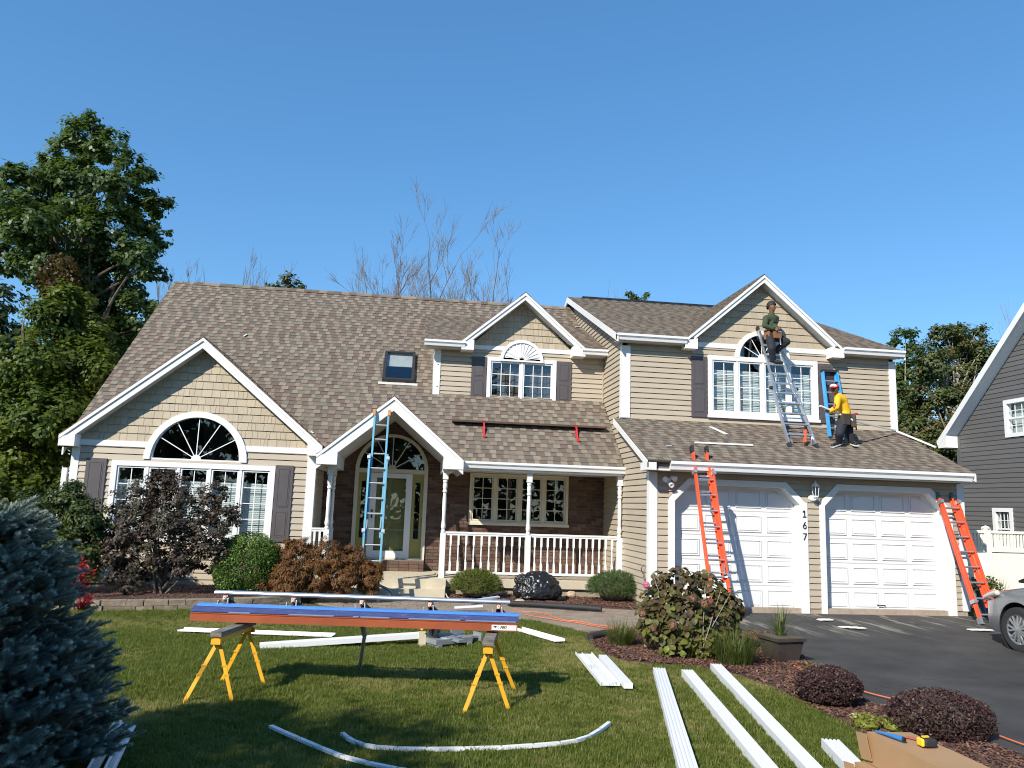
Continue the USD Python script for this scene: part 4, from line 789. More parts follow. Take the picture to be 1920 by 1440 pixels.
def limbs(trunk_pts, tr, Q, r, n, sides=6, rmin=.012, thick=.35):
    b = MB(); tp = np.asarray(trunk_pts, float)
    sel = r.choice(len(Q), min(n, len(Q)), replace=False)
    for i in sel:
        q = Q[i]; k = r.uniform(.35, 1.0)*(len(tp)-1); j = int(k); s = tp[j]+(tp[min(j+1, len(tp)-1)]-tp[j])*(k-j)
        if q[2] < s[2]: s = tp[max(0, j-1)]
        m = (s+q)/2+np.array([0, 0, .12*np.linalg.norm(q-s)])+r.normal(0, .06*np.linalg.norm(q-s), 3)
        t = np.linspace(0, 1, 6)[:, None]; p = (1-t)**2*s+2*t*(1-t)*m+t*t*q; rr = max(tr*thick*(1-k/len(tp)*.85), rmin*1.5); b.path(p, np.linspace(rr, rmin, 6), sides, caps=False)
    return b
def tree(name, label, lobes, clumps, per, size, leafmat, base, tr, seed, barkm='bark', nl=40, group=None, extra=None, **kw):
    r = rng(seed); th = thing(name, label, 'tree', base, group); top = max(lobes, key=lambda x: x[0][2])[0]
    b = MB(); Q = leaf_lobes(b, lobes, clumps, per, size, r, **kw)
    base = np.array(base, float); t = np.linspace(0, 1, 9)[:, None]; tp = base+(top-base)*t*.93+np.sin(t*7)*t*(1-t)*.05*np.linalg.norm(top-base)*np.array([1, .6, 0])
    put('trunk', MB().path(tp, np.linspace(tr, tr*.15, 9)*np.array([1.35]+[1]*8), 10), barkm, th, smooth=40)
    put('limbs', limbs(tp, tr, Q, r, nl), barkm, th); put('crown', b, leafmat, th)
    if extra: extra(th, r)
    return th
def bare(name, label, base, ztop, width, seed, stems=1, depth=4, r0=.12, fan=.5, matn='twig_grey', twig=.009, first=.25, spread=.3):
    """a leafless tree: forking tapering branches, grown freely and then brought to its height and width"""
    r = rng(seed); base = np.array(base, float); paths = []
    def grow(p, d, ln, rad, k):
        n = 5; pts = [p]; dd = d.copy()
        for _ in range(n): dd = unit(dd+r.normal(0, .07, 3)+np.array([0, 0, .06])); pts.append(pts[-1]+dd*ln/n)
        pts = np.array(pts); paths.append((pts, rad, max(rad*.4, twig*.6)))
        if k <= 0: return
        for q in range(r.integers(3, 6)):
            s = r.uniform(.3 if k < depth else first, 1.0); i = min(int(s*n), n-1); at = pts[i]+(pts[i+1]-pts[i])*(s*n-i)
            ax = unit(r.normal(size=3)*np.array([1, 1, .5])); ax = unit(ax-dd*(ax@dd)); ang = r.uniform(.35, .75)*fan*2
            grow(at, unit(dd*math.cos(ang)+ax*math.sin(ang)+np.array([0, 0, .2])), ln*r.uniform(.42, .68), max(rad*(1-.55*s)*.62, twig*.7), k-1)
    for s_ in range(stems):
        a = 2*np.pi*s_/max(stems, 1)+r.uniform(0, 1); grow(np.array([math.cos(a), math.sin(a), 0])*.05*(stems > 1), unit(np.array([math.cos(a)*spread*(stems > 1), math.sin(a)*spread*(stems > 1), 1.0])), 3.0, r0, depth)
    al = np.vstack([p for p, _, _ in paths]); kz = (ztop-base[2])/al[:, 2].max(); kx = width/2/np.quantile(np.abs(al[:, 0]), .97); b = MB()
    for p, ra, rb in paths: b.path(base+p*np.array([kx, kx, kz]), np.linspace(ra, rb, len(p)), 6 if ra > .03 else 4, caps=False)
    th = thing(name, label, 'tree', base); put('branches', b, matn, th); return th

# ---- trees at the left
yt = 9.0; gl = lambda u, Y: (float(onY(u, 960, Y)[0]), Y, 0.0)
tul = [L(u, v, yt+dy, R, .9) for u, v, R, dy in [(160, 258, 48, 0), (118, 300, 48, .6), (205, 285, 40, -.5), (90, 345, 52, 1), (160, 345, 62, 0), (222, 340, 44, -1), (262, 335, 36, .5), (38, 345, 44, 0), (10, 400, 46, 1), (60, 420, 60, -1), (130, 430, 66, 1.2), (205, 430, 60, -.5), (268, 400, 46, .6), (295, 385, 26, 0), (300, 450, 24, .4), (262, 470, 42, -.6), (25, 480, 48, .5), (88, 495, 48, -.8), (165, 510, 58, 0), (238, 530, 52, .6), (282, 510, 30, -.4), (255, 590, 46, 0), (190, 580, 56, .7), (20, 320, 22, 0), (120, 560, 40, 0), (150, 640, 60, .5), (215, 650, 46, .3)]]
def vine(th, r):
    b = MB(); P = onY(112, 522, yt-1.5)+ball(r, 700)*np.array([.55, .4, .7]); add_leaves(b, P, .13, r); put('vine', b, 'vine_leaf', th, label='brown vine tangle on the trunk')
tree('tulip_tree', 'tallest broadleaf tree, standing left of the house against the sky', tul, 800, 64, .14, 'tulip_leaf', gl(150, yt), .30, 101, nl=50, extra=vine, crad=.25, shell=.35)
ym = 5.8
tree('maple_tree', 'yellow green bushy tree filling the space left of the left gable', [L(u, v, ym+dy, R, 1.0) for u, v, R, dy in [(105, 600, 50, .5), (60, 680, 60, 0), (135, 690, 60, .6), (190, 690, 42, .4), (20, 760, 70, .4), (100, 770, 66, -.3), (160, 760, 36, .3), (40, 850, 66, 0), (110, 850, 50, .4), (20, 920, 60, 0), (85, 915, 46, .3), (130, 570, 36, .8), (180, 630, 36, 1)]], 560, 70, .12, 'maple_leaf', gl(60, ym), .16, 102, nl=60, crad=.3, shell=.4)
tree('wood_tree', 'dark tree cut by the left edge of the photo behind the maple', [L(u, v, 12, R, 1) for u, v, R in [(-10, 570, 46), (12, 640, 46), (-20, 690, 60), (30, 740, 60), (-60, 620, 70), (10, 820, 70), (-80, 760, 90)]], 240, 50, .2, 'dark_leaf', gl(-20, 12), .22, 103, nl=40)
tree('wood_tree', 'dim blue green tree showing between tulip tree and sloping roof edge', [L(u, v, 15, R, 1) for u, v, R in [(285, 590, 22), (262, 630, 30), (300, 570, 14), (240, 680, 40), (205, 730, 46), (190, 790, 46), (230, 620, 30)]], 170, 46, .17, 'dark_leaf', gl(240, 15), .18, 104, nl=40)
Zp = lambda u, v, Y: float(onY(u, v, Y)[2]); wpx = lambda px, Y: px*(Y-CAM[1])*1.02/FPX
bare('dead_tree', 'pale dead tree with bare forked branches among the left trees', (float(onY(48, 700, 6.6)[0]), 6.6, 0), Zp(45, 530, 5.0), wpx(80, 5.0), 105, 2, depth=3, r0=.05, fan=.42, matn='bark_pale', twig=.012, first=.45, spread=.06)
for u, vt, wp, zb, nm, sd, st_, rr_ in ((835, 402, 330, 5.2, 'wide leafless tree rising behind the middle of the main ridge', 111, 7, .085), (722, 450, 130, 4.0, 'thin leafless tree left of the widest one behind the ridge', 112, 2, .07), (412, 458, 120, 4.5, 'leafless tree with a round top above the left part of the ridge', 113, 2, .075), (333, 466, 100, 4.0, 'leafless tree at the left end of the ridge beside the tulip tree', 114, 2, .07), (500, 480, 70, 4.0, 'faint leafless twigs above the small leafy tree top', 115, 2, .05), (1163, 525, 60, 4.0, 'sparse bare tree behind the right block ridge near a leafy top', 116, 2, .045), (1262, 540, 80, 4.0, 'faint bare twigs nearest the upper gable over the right ridge', 117, 2, .04)):
    bare('bare_tree', nm, (float(onY(u, 560, 15)[0]), 15.0, zb), Zp(u, vt, 15), wpx(wp, 15), sd, st_, depth=4 if wp > 100 else 3, r0=rr_, fan=.46, twig=.0065, first=.12, spread=.55 if wp > 200 else .3)
tree('leafy_tree', 'small green tree top peeking over the left half of the ridge', [L(u, v, 15.5, R, 1) for u, v, R in [(540, 528, 13), (520, 540, 14), (562, 537, 12), (500, 545, 9), (540, 560, 30), (560, 590, 40), (520, 600, 40)]], 120, 40, .14, 'autumn_leaf', gl(540, 15.5), .12, 121, nl=25)
tree('leafy_tree', 'tiny green shoots over the right block ridge beside bare twigs', [L(u, v, 16, R, 1) for u, v, R in [(1181, 550, 6), (1192, 556, 6), (1210, 553, 6), (1190, 580, 22), (1205, 590, 25)]], 60, 36, .12, 'tulip_leaf', gl(1195, 16), .1, 122, nl=25)
# ---- trees at the right
yr = 15.0
tree('oak_tree', 'large green and rusty tree filling the gap between both houses', [L(u, v, yr+dy, R, 1) for u, v, R, dy in [(1775, 640, 32, 0), (1815, 638, 30, .5), (1840, 665, 30, 0), (1745, 680, 34, -.5), (1800, 690, 44, .5), (1850, 705, 34, 0), (1745, 740, 40, .3), (1800, 760, 44, -.5), (1720, 800, 40, .5), (1770, 820, 46, 0), (1730, 850, 40, 0), (1780, 870, 40, .5), (1830, 770, 36, 1), (1870, 680, 26, 1), (1890, 660, 24, .6), (1795, 618, 14, 0), (1760, 625, 12, 0), (1835, 622, 12, 0)]], 600, 64, .135, 'autumn_leaf', gl(1790, yr), .25, 131, barkm='bark_pale', nl=120, crad=.33, shell=.45)
tree('oak_tree', 'dark green tree against the right edge of the tan house', [L(u, v, yr+2, R, 1) for u, v, R in [(1697, 640, 24), (1712, 690, 28), (1695, 720, 30), (1700, 780, 36), (1690, 840, 36)]], 150, 50, .17, 'tulip_leaf', gl(1700, yr+2), .2, 132, barkm='bark_pale', nl=40)
bare('bare_tree', 'thin bare tree above the grey house roof at the right edge', (float(onY(1915, 700, 16)[0]), 16, 3.5), Zp(1912, 555, 16), wpx(80, 16), 133, 2, depth=3, r0=.06, fan=.42, twig=.0075)
# ---- trees out of the frame: one whose shade falls on the left lawn, and the far side of the street (seen in the panes)
tree('street_tree', 'shade tree standing behind the photographer at the left', [(A(-7.5, -15.0, 6.6), A(1.4, 1.2, 1.2)), (A(-8.7, -15.7, 6.0), A(1.3, 1.3, 1.1)), (A(-6.6, -15.2, 5.9), A(.9, .9, .8)), (A(-8.0, -14.4, 5.6), A(.9, .9, .8))], 260, 40, .17, 'maple_leaf', (-7.9, -15.2, 0), .2, 141, nl=30)
for i_, x in enumerate((-16, -9, -2, 6, 14, 22)):
    tree('street_tree', ['leafy tree across the street, far left', 'leafy tree across the street, second from left', 'leafy tree across the street opposite the porch', 'leafy tree across the street opposite the garage', 'leafy tree across the street, second from right', 'leafy tree across the street, far right'][i_], [(A(x+dx, -36+dy, z), A(q, q, q)) for dx, dy, z, q in ((0, 0, 8, 2.6), (1.8, .5, 6, 2.2), (-1.8, -.4, 5.6, 2.2), (.4, .8, 10, 1.8), (0, 1, 3.6, 2.0))], 130, 26, .42, 'dark_leaf', (x, -36, 0), .3, 150+i_, nl=10)

# ---- a wood on the far side of the street
r = rng(160); wb = MB(); Pw = np.stack([r.uniform(-45, 45, 9000), r.uniform(-46, -40, 9000), 9*r.random(9000)**1.2], 1); add_leaves(wb, Pw, .9, r); put('far_wood', wb, 'dark_leaf', None, kind='stuff', label='mass of trees across the street', cat='wood')

# ---- shrubs by the house
def shrub(name, label, lobes, clumps, per, size, matn, base, seed, stem=None, cat='shrub', group=None, bark_='bark', nl=12, **kw):
    r = rng(seed); th = thing(name, label, cat, base, group); b = MB(); Q = leaf_lobes(b, lobes, clumps, per, size, r, **kw); base = A(*base)
    st = MB()
    for i in r.choice(len(Q), min(nl, len(Q)), replace=False):
        s = base+r.normal(0, .04, 3)*A(1, 1, 0); m = (s+Q[i])/2+r.normal(0, .05, 3)+A(0, 0, .05); t = np.linspace(0, 1, 5)[:, None]; st.path((1-t)**2*s+2*t*(1-t)*m+t*t*Q[i], np.linspace(stem or .015, .004, 5), 5, caps=False)
    put('stems', st, bark_, th); put('foliage', b, matn, th); return th
yp_ = .15
shrub('purple_shrub', 'dark purple leaved shrub on bare stems before the left windows', [L(u, v, yp_+dy, R, .8) for u, v, R, dy in [(305, 905, 34, 0), (262, 940, 44, .1), (330, 930, 38, -.1), (400, 930, 30, 0), (240, 990, 44, 0), (300, 985, 46, -.15), (365, 975, 44, .1), (425, 965, 28, 0), (225, 1030, 36, .1), (275, 1040, 34, -.1), (330, 1030, 36, 0), (395, 1005, 38, 0), (240, 1055, 22, .1), (300, 890, 16, 0), (215, 955, 14, 0), (420, 920, 12, 0), (225, 1075, 24, .1), (262, 1078, 22, 0), (200, 1010, 20, 0), (345, 1055, 26, 0), (410, 1035, 26, 0), (240, 1095, 20, -.1), (215, 1050, 24, 0), (300, 1065, 26, .3), (380, 1050, 26, .2)]], 620, 54, .05, 'purple_leaf', (-4.0, .25, .13), 201, stem=.022, nl=14, crad=.16, shell=.35, droop=.2)
shrub('green_shrub', 'light green variegated shrub at the left corner of the house', [L(u, v, .2+dy, R, .8) for u, v, R, dy in [(130, 935, 36, 0), (95, 975, 40, .1), (160, 970, 42, -.1), (185, 1000, 26, 0), (110, 1030, 46, 0), (165, 1030, 38, .1), (90, 1080, 40, 0), (150, 1070, 40, 0), (140, 910, 14, 0), (60, 960, 40, .3)]], 520, 54, .055, 'variegated_leaf', (-5.3, .4, .13), 202, nl=12, crad=.17, shell=.4)
ymp = .35
th = shrub('weeping_maple', 'low weeping japanese maple with rusty brown lacy leaves', [L(u, v, ymp+dy, R, .8) for u, v, R, dy in [(560, 1040, 30, 0), (510, 1055, 32, .1), (610, 1045, 34, 0), (660, 1050, 28, .1), (490, 1090, 28, -.1), (540, 1085, 36, -.25), (590, 1085, 34, -.2), (640, 1080, 34, -.15), (690, 1080, 28, 0), (500, 1115, 22, -.1), (690, 1105, 20, 0), (545, 1018, 12, 0), (700, 1070, 18, .1), (480, 1065, 18, 0)]], 900, 60, .065, 'weeping_leaf', (-1.35, .45, .12), 204, stem=.03, bark_='bark_pale', nl=22, crad=.12, shell=.55, asp=.2, droop=1.6)
def thread(name, label, c, R, matn, seed):
    r = rng(seed); th = thing(name, label, 'shrub', (c[0], c[1], 0)); b = MB(); n = 5200; d = unit(r.normal(size=(n, 3))*A(1, 1, .9)+A(0, 0, .25)); d = d[d[:, 2] > -.25]; n = len(d)
    bump_ = .86+.28*meshkit.fbm(d*2.6, 3, seed)[:, None]; P = A(*c)+d*A(*R)*bump_*(0.55+.45*r.random((n, 1))**.45)
    add_leaves(b, P, .085, r, asp=.10, axis=d*1.2+A(0, 0, .1), tone=.2+.6*meshkit.noise(d*6, seed), droop=-.1); add_leaves(b, P+d*.01, .05, r, asp=.13, axis=d+A(0, 0, .2), tone=.5); put('foliage', b, matn, th)
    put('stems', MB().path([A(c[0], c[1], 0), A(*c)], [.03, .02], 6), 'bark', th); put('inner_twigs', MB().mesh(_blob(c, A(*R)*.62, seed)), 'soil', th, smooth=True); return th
thread('thread_cypress', 'golden green feathery mound beside the porch steps', (1.38, 1.12, .26), (.50, .40, .33), 'thread_gold', 211)
thread('thread_cypress', 'greener feathery mound by the porch railing near the garage', (4.00, 1.02, .27), (.53, .42, .36), 'thread_green', 212)
r = rng(220)
for nm, x, y, z0, hh in (('red leaved plant beside the spruce tips, upper one of two', -4.98, -.55, .13, .62), ('red leaved plant low against the stone edging by the spruce', -4.72, -1.12, .0, .30)):
    th = thing('red_plant', nm, 'plant', (x, y, z0)); b, st = MB(), MB()
    for k in range(9):
        a = r.uniform(0, 6.28); tip = A(x+.2*math.cos(a)*r.random(), y+.15*math.sin(a), z0+hh*r.uniform(.6, 1)); st.path([A(x, y, z0), (A(x, y, z0)+tip)/2+A(0, 0, .03), tip], [.006, .005, .003], 4); P = A(x, y, z0)+(tip-A(x, y, z0))*r.uniform(.35, 1, (26, 1))+r.normal(0, .03, (26, 3)); add_leaves(b, P, .075, r, asp=.34)
    put('stems', st, 'red_leaf', th); put('foliage', b, 'red_leaf', th)
# ---- bed by the driveway
def big_leaf(b, P, N, a, s, r, tone):
    """broad pointed leaves with a folded middle and drooping tip"""
    n = len(P); a = unit(a-N*np.sum(a*N, 1, keepdims=True)); w = np.cross(N, a); s = s[:, None]
    rows = [(-.5, 0, 0), (-.22, .36, .05), (.12, .40, .04), (.40, .18, -.06), (.56, 0, -.16)]; v = []
    for t, h, q in rows: v += [P+a*s*t+N*s*(q-.05), P+a*s*t+w*s*h+N*s*q, P+a*s*t-w*s*h+N*s*q]
    v = np.stack(v, 1).reshape(-1, 3); f = []
    for k in range(4):
        i, j = 3*k, 3*k+3; f += [[i, j, j+1], [i, j+1, i+1], [i, j+2, j], [i, i+2, j+2]]
    f = (np.arange(n)*15)[:, None, None]+np.array(f); b.add(v, f.reshape(-1, 3), np.repeat(tone, 15))
r = rng(231); hy = thing('hydrangea', 'big hydrangea with browning leaves and one pink bloom before the garage', 'shrub', (3.5, -3.9, 0)); b = MB()
hl = [L(u, v, -3.95+dy, R, .85) for u, v, R, dy in [(1275, 1105, 40, 0), (1235, 1130, 38, .1), (1320, 1115, 42, .1), (1355, 1135, 34, 0), (1230, 1170, 36, -.1), (1285, 1165, 50, -.25), (1345, 1170, 42, -.1), (1265, 1205, 40, -.3), (1320, 1205, 38, -.3), (1215, 1150, 22, 0), (1375, 1150, 20, .1), (1240, 1090, 20, .1)]]
for c, R in hl:
    n = int(3300*np.prod(R)**(2/3)); d = unit(r.normal(size=(n, 3))+A(0, -.35, .2)); P = c+d*R*(.72+.32*r.random((n, 1))); low = np.clip((.55-P[:, 2])/.5, 0, 1)
    big_leaf(b, P, unit(d*.75+A(0, -.1, .55)+r.normal(0, .35, (n, 3))), d*.6+r.normal(0, .5, (n, 3))+A(0, 0, -.45), r.uniform(.055, .105, n), r, np.clip(.34+.45*low+r.normal(0, .2, n), 0, 1))
put('foliage', b, 'hydrangea_leaf', hy); st = MB()
for k in range(22): e = hl[k % len(hl)][0]+r.normal(0, .12, 3); st.path([A(3.5+r.normal(0, .12), -3.95+r.normal(0, .1), 0), (A(3.5, -3.95, .1)+e)/2, e], [.009, .007, .004], 5)
for u, v, u2, v2 in ((1318, 1215, 1352, 1105), (1335, 1175, 1370, 1112), (1318, 1190, 1322, 1098), (1320, 1120, 1312, 1165)): st.path([onY(u, v, -4.45), onY((u+u2)/2, (v+v2)/2, -4.42), onY(u2, v2, -4.35)], [.005, .004, .003], 5)
put('stems', st, 'bark_pale', hy)
def flower(u, v, Y, R, matn, nm, n=260):
    b = MB(); c = onY(u, v, Y); d = unit(r.normal(size=(n, 3))); add_leaves(b, c+d*R*(.8+.25*r.random((n, 1))), R*.38, r, out=d, bias=.9, asp=.9); put('flower_head', b, matn, hy, label=nm)
flower(1212, 1097, -4.1, .045, 'pink_flower', 'pink hydrangea bloom')
for u, v, R in ((1322, 1132, .06), (1300, 1122, .05), (1262, 1172, .06), (1392, 1143, .05), (1205, 1150, .05), (1332, 1128, .045), (1225, 1178, .04)): flower(u, v, -4.5 if u < 1380 else -4.0, R, 'dried_flower', 'dried brown hydrangea head')
def blades(b, c, n, R, ln, w, r, lean=1.0, upz=1.0, seg=5, sag=.9):
    """arching grass blades from a crown"""
    a = r.uniform(0, 2*np.pi, n); rr = R*np.sqrt(r.random(n)); base = np.stack([c[0]+rr*np.cos(a), c[1]+rr*np.sin(a), np.full(n, c[2])], 1); a2 = a+r.normal(0, .5, n); le = ln*r.uniform(.55, 1.1, n); ti = r.uniform(.15, 1, n)*lean
    h = np.stack([np.cos(a2), np.sin(a2), 0*a2], 1); side = np.stack([-np.sin(a2), np.cos(a2), 0*a2], 1); v = []
    for k in range(seg+1):
        t = k/seg; p = base+h*(le*ti*t**1.3)[:, None]+A(0, 0, 1)*(le*(upz*t-sag*ti*t*t*.75))[:, None]; ww = w*(1-t)**.7*(.9 if k else .6); v += [p+side*ww, p-side*ww]
    v = np.stack(v, 1).reshape(-1, 3); f = []
    for k in range(seg): f += [[2*k, 2*k+1, 2*k+3], [2*k, 2*k+3, 2*k+2]]
    m = 2*(seg+1); b.add(v, ((np.arange(n)*m)[:, None, None]+np.array(f)).reshape(-1, 3), np.repeat(np.clip(r.normal(.45, .25, n), 0, 1), m))
for nm, c, n, R, ln in (('tufted ornamental grass right of the hydrangea, beside the planter', (3.95, -4.62, .03), 620, .20, .55), ('smaller grass tuft left of the hydrangea at the walk', (2.90, -3.45, .03), 460, .15, .42)):
    th = thing('ornamental_grass', nm, 'grass plant', c); b = MB(); blades(b, c, n, R, ln, .0045, r, 1.0); put('blades', b, 'blade_green', th)
pt = thing('planter', 'brown square tapered planter with a spiky plant at the driveway edge', 'planter', (4.64, -4.40, 0)); plain('planter_brown', (0.055, 0.042, 0.036), .6, var=.15, scale=6)
def frustum(cx, cy, z0, z1, h0, h1, b, hole=None):
    q = lambda z, h: [(cx-h, cy-h, z), (cx+h, cy-h, z), (cx+h, cy+h, z), (cx-h, cy+h, z)]; b.add(q(z0, h0)+q(z1, h1), [[0, 1, 5, 4], [1, 2, 6, 5], [2, 3, 7, 6], [3, 0, 4, 7], [0, 3, 2, 1], [4, 5, 6, 7]]); return b
ang = math.radians(12); R2 = np.array([[math.cos(ang), -math.sin(ang), 0], [math.sin(ang), math.cos(ang), 0], [0, 0, 1]])
def rotz(b, c):
    for i in range(len(b.v)): b.v[i] = (b.v[i]-A(*c))@R2.T+A(*c)
    return b
pc = (4.64, -4.40, 0)
put('pot', rotz(frustum(4.64, -4.40, -.01, .27, .135, .19, MB()), pc), 'planter_brown', pt); put('rim', rotz(frustum(4.64, -4.40, .27, .305, .21, .212, MB()), pc), 'planter_brown', pt); put('potting_soil', rotz(MB().bx(4.45, 4.83, -4.59, -4.21, .306, .309), pc), 'soil', pt)
b = MB(); blades(b, (4.64, -4.40, .30), 46, .04, .42, .007, r, .35, sag=.3); blades(b, (4.64, -4.40, .30), 44, .05, .80, .0065, r, 1.0, .75, 7, .95); put('spiky_leaves', b, 'spike_leaf', pt)
def barberry(nm, c, R, seed, kind='barberry', leafm='barberry_leaf', n=11000, size=.024):
    r = rng(seed); th = thing(kind, nm, 'shrub', (c[0], c[1], 0)); b = MB(); d = unit(r.normal(size=(n, 3))); k = .90+.2*meshkit.fbm(d*3+seed, 3, seed)[:, None]
    dd = np.sign(d)*np.abs(d)**.8; dd = dd/np.maximum(np.linalg.norm(dd, axis=1, keepdims=True), 1e-9); P = A(*c)+dd*A(*R)*k*(.72+.28*r.random((n, 1))**.6); P = P[P[:, 2] > .02]; n = len(P)
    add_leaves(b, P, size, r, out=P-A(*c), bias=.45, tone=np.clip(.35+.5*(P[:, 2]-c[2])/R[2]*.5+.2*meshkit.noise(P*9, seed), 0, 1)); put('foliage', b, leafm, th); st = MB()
    for q in range(60): e = A(*c)+unit(r.normal(size=3))*A(*R)*r.uniform(.9, 1.12); e[2] = max(e[2], .1); st.path([A(c[0]+r.normal(0, .06), c[1]+r.normal(0, .06), 0), (A(c[0], c[1], .1)+e)/2, e], [.006, .005, .002], 4)
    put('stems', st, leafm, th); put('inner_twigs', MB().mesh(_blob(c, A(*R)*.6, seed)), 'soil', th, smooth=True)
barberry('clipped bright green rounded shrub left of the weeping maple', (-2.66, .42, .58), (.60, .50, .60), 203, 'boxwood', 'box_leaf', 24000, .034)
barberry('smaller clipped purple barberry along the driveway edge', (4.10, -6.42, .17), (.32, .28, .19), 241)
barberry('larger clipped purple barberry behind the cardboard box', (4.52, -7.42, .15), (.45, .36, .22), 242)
for nm, u, v, n in (('yellow green ground cover left of the smaller barberry', 1512, 1300, 170), ('yellow green leaves at the foot of the smaller barberry towards the box', 1625, 1362, 150), ('yellow green sprigs before the larger barberry', 1680, 1366, 110), ('yellow dried sprig above the smaller barberry', 1526, 1262, 60)):
    c = onZ(u, v, .04); b = MB(); b.mesh(_blob(c+A(0, 0, .02), (.1, .09, .05), 2)); P = c+ball(r, n)*A(.13, .12, .06)+A(0, 0, .05); add_leaves(b, P, .035, r); p = put('ground_cover', b, 'lime_leaf', None, label=nm, cat='plant')
# potted plant at the far garage corner
c0 = onY(1850, 1150, .15); gp = thing('flower_pot', 'slate blue pot with leafy white flowering plant at the garage corner', 'planter', (c0[0], c0[1], 0)); plain('pot_blue', (.07, .11, .145), .5)
put('pot', MB().lathe([(.001, 0), (.13, 0), (.145, .05), (.15, .40), (.172, .41), (.172, .46), (.155, .46), (.15, .42), (.001, .42)], (c0[0], c0[1], 0), 20), 'pot_blue', gp, smooth=30)
b = MB(); blades(b, (c0[0], c0[1], .42), 190, .1, .42, .008, r, .9); P = A(c0[0], c0[1], .58)+ball(r, 420)*A(.34, .26, .18); add_leaves(b, P, .06, r); put('foliage', b, 'blade_green', gp); b = MB(); add_leaves(b, A(c0[0]-.05, c0[1]-.1, .58)+ball(r, 40)*A(.34, .2, .16), .03, r); put('flowers', b, 'white_vinyl', gp)
b = MB(); blades(b, (c0[0]+.35, c0[1]+.25, .0), 260, .16, .85, .006, r, .6); put('ornamental_grass', b, 'blade_green', None, label='tall grass clump before the vinyl fence behind the car', cat='grass plant')

# ---- blue spruce at the left edge: layered boughs set with shoots of needles
r = rng(301); SP = A(-2.62, -8.35, 0); HS = 1.66
sp = thing('blue_spruce', 'dense blue spruce in the left foreground', 'tree', SP); put('trunk', MB().path([SP, SP+A(0, 0, 1), SP+A(.02, 0, HS-.1)], [.06, .04, .01], 8), 'bark', sp)
br, pos, dirs, scl = MB(), [], [], []
for k in range(210):
    h = .10+(HS-.16)*r.random()**1.15; reach = .90*(1-h/HS)**.62*(1.0 if r.random() < .7 else .78)+.05; a = r.uniform(0, 2*np.pi); d = A(math.cos(a), math.sin(a), 0); side = A(-math.sin(a), math.cos(a), 0)
    t = np.linspace(0, 1, 7)[:, None]; p = SP+A(0, 0, h)+d*reach*t+A(0, 0, 1)*(reach*(-.20*t+.26*t*t)); br.path(p, np.linspace(.014, .005, 7), 5, caps=False)
    m = int(8+24*reach)
    for q in range(m):
        s = .25+.75*r.random()**.75; i = min(int(s*6), 5); pt_ = p[i]+(p[i+1]-p[i])*(s*6-i); lat = r.choice([-1, 1])*r.uniform(0, .34)*(1.05-s)*reach; e = pt_+side*lat+A(0, 0, r.normal(.0, .025)); pos.append(e); dirs.append(unit(d*r.uniform(.35, 1.0)+side*np.sign(lat)*r.uniform(.1, 1.0)+A(0, 0, r.uniform(.0, .8)))); scl.append(r.uniform(.95, 1.5))
    pos.append(p[-1]); dirs.append(unit(d+A(0, 0, .3))); scl.append(1.25)
for q in range(40): pos.append(SP+A(r.normal(0, .03), r.normal(0, .03), HS-.25+.27*r.random())); dirs.append(unit(A(r.normal(0, .5), r.normal(0, .5), 1))); scl.append(r.uniform(.8, 1.2))
put('boughs', br, 'bark', sp)
def shoot(seed):
    r = rng(seed); n = 210; b = MB(); t = r.random(n)**.9; ph = r.uniform(0, 6.283, n); up_ = np.stack([np.cos(ph), np.sin(ph), 0*ph], 1); ax = A(0, 0, 1)
    base = t[:, None]*ax*.115; dr = unit(up_*1.0+ax*(.25+1.1*t[:, None])); ln = (.027*(1-.25*t)*r.uniform(.8, 1.2, n))[:, None]; w = unit(np.cross(dr, ax))*.0024
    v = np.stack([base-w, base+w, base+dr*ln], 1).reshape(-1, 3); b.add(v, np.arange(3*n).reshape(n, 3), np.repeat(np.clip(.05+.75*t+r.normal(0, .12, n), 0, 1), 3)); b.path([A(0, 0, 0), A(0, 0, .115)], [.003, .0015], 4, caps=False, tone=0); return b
def instancer(path, protos, matn, pos, quats, scale, idx, names='shoot'):
    pi = UsdGeom.PointInstancer.Define(stage, path); ts = []
    for k, m in enumerate(protos):
        g = path+f'/{names}_{k+1:03d}'; UsdGeom.Xform.Define(stage, g); _origin[g] = np.zeros(3); put('piece', m, matn, g); ts.append(g)
    pi.CreatePrototypesRel().SetTargets(ts); pi.CreatePositionsAttr(Vt.Vec3fArray.FromNumpy(np.asarray(pos, np.float32))); pi.CreateProtoIndicesAttr(Vt.IntArray.FromNumpy(np.asarray(idx, np.int32)))
    q = np.asarray(quats, np.float32); pi.CreateOrientationsAttr(Vt.QuathArray([Gf.Quath(float(a), float(b), float(c), float(d)) for a, b, c, d in q])); s = np.asarray(scale, np.float32); pi.CreateScalesAttr(Vt.Vec3fArray.FromNumpy(np.repeat(s[:, None], 3, 1) if s.ndim == 1 else s)); return pi
def quat_z_to(d, r):
    d = unit(np.asarray(d)); z = A(0, 0, 1); w = 1+d[:, 2]; x, y = -d[:, 1], d[:, 0]; q = np.stack([w, x, y, 0*w], 1); q[w < 1e-4] = (0, 1, 0, 0); return q/np.linalg.norm(q, axis=1, keepdims=True)
pos = np.array(pos)-SP; n = len(pos)
pi = instancer(sp+'/needles', [shoot(1), shoot(2), shoot(3)], 'needle', pos, quat_z_to(np.array(dirs), r), np.array(scl), r.integers(0, 3, n)); pi.GetPrim().SetCustomDataByKey('kind', 'stuff')

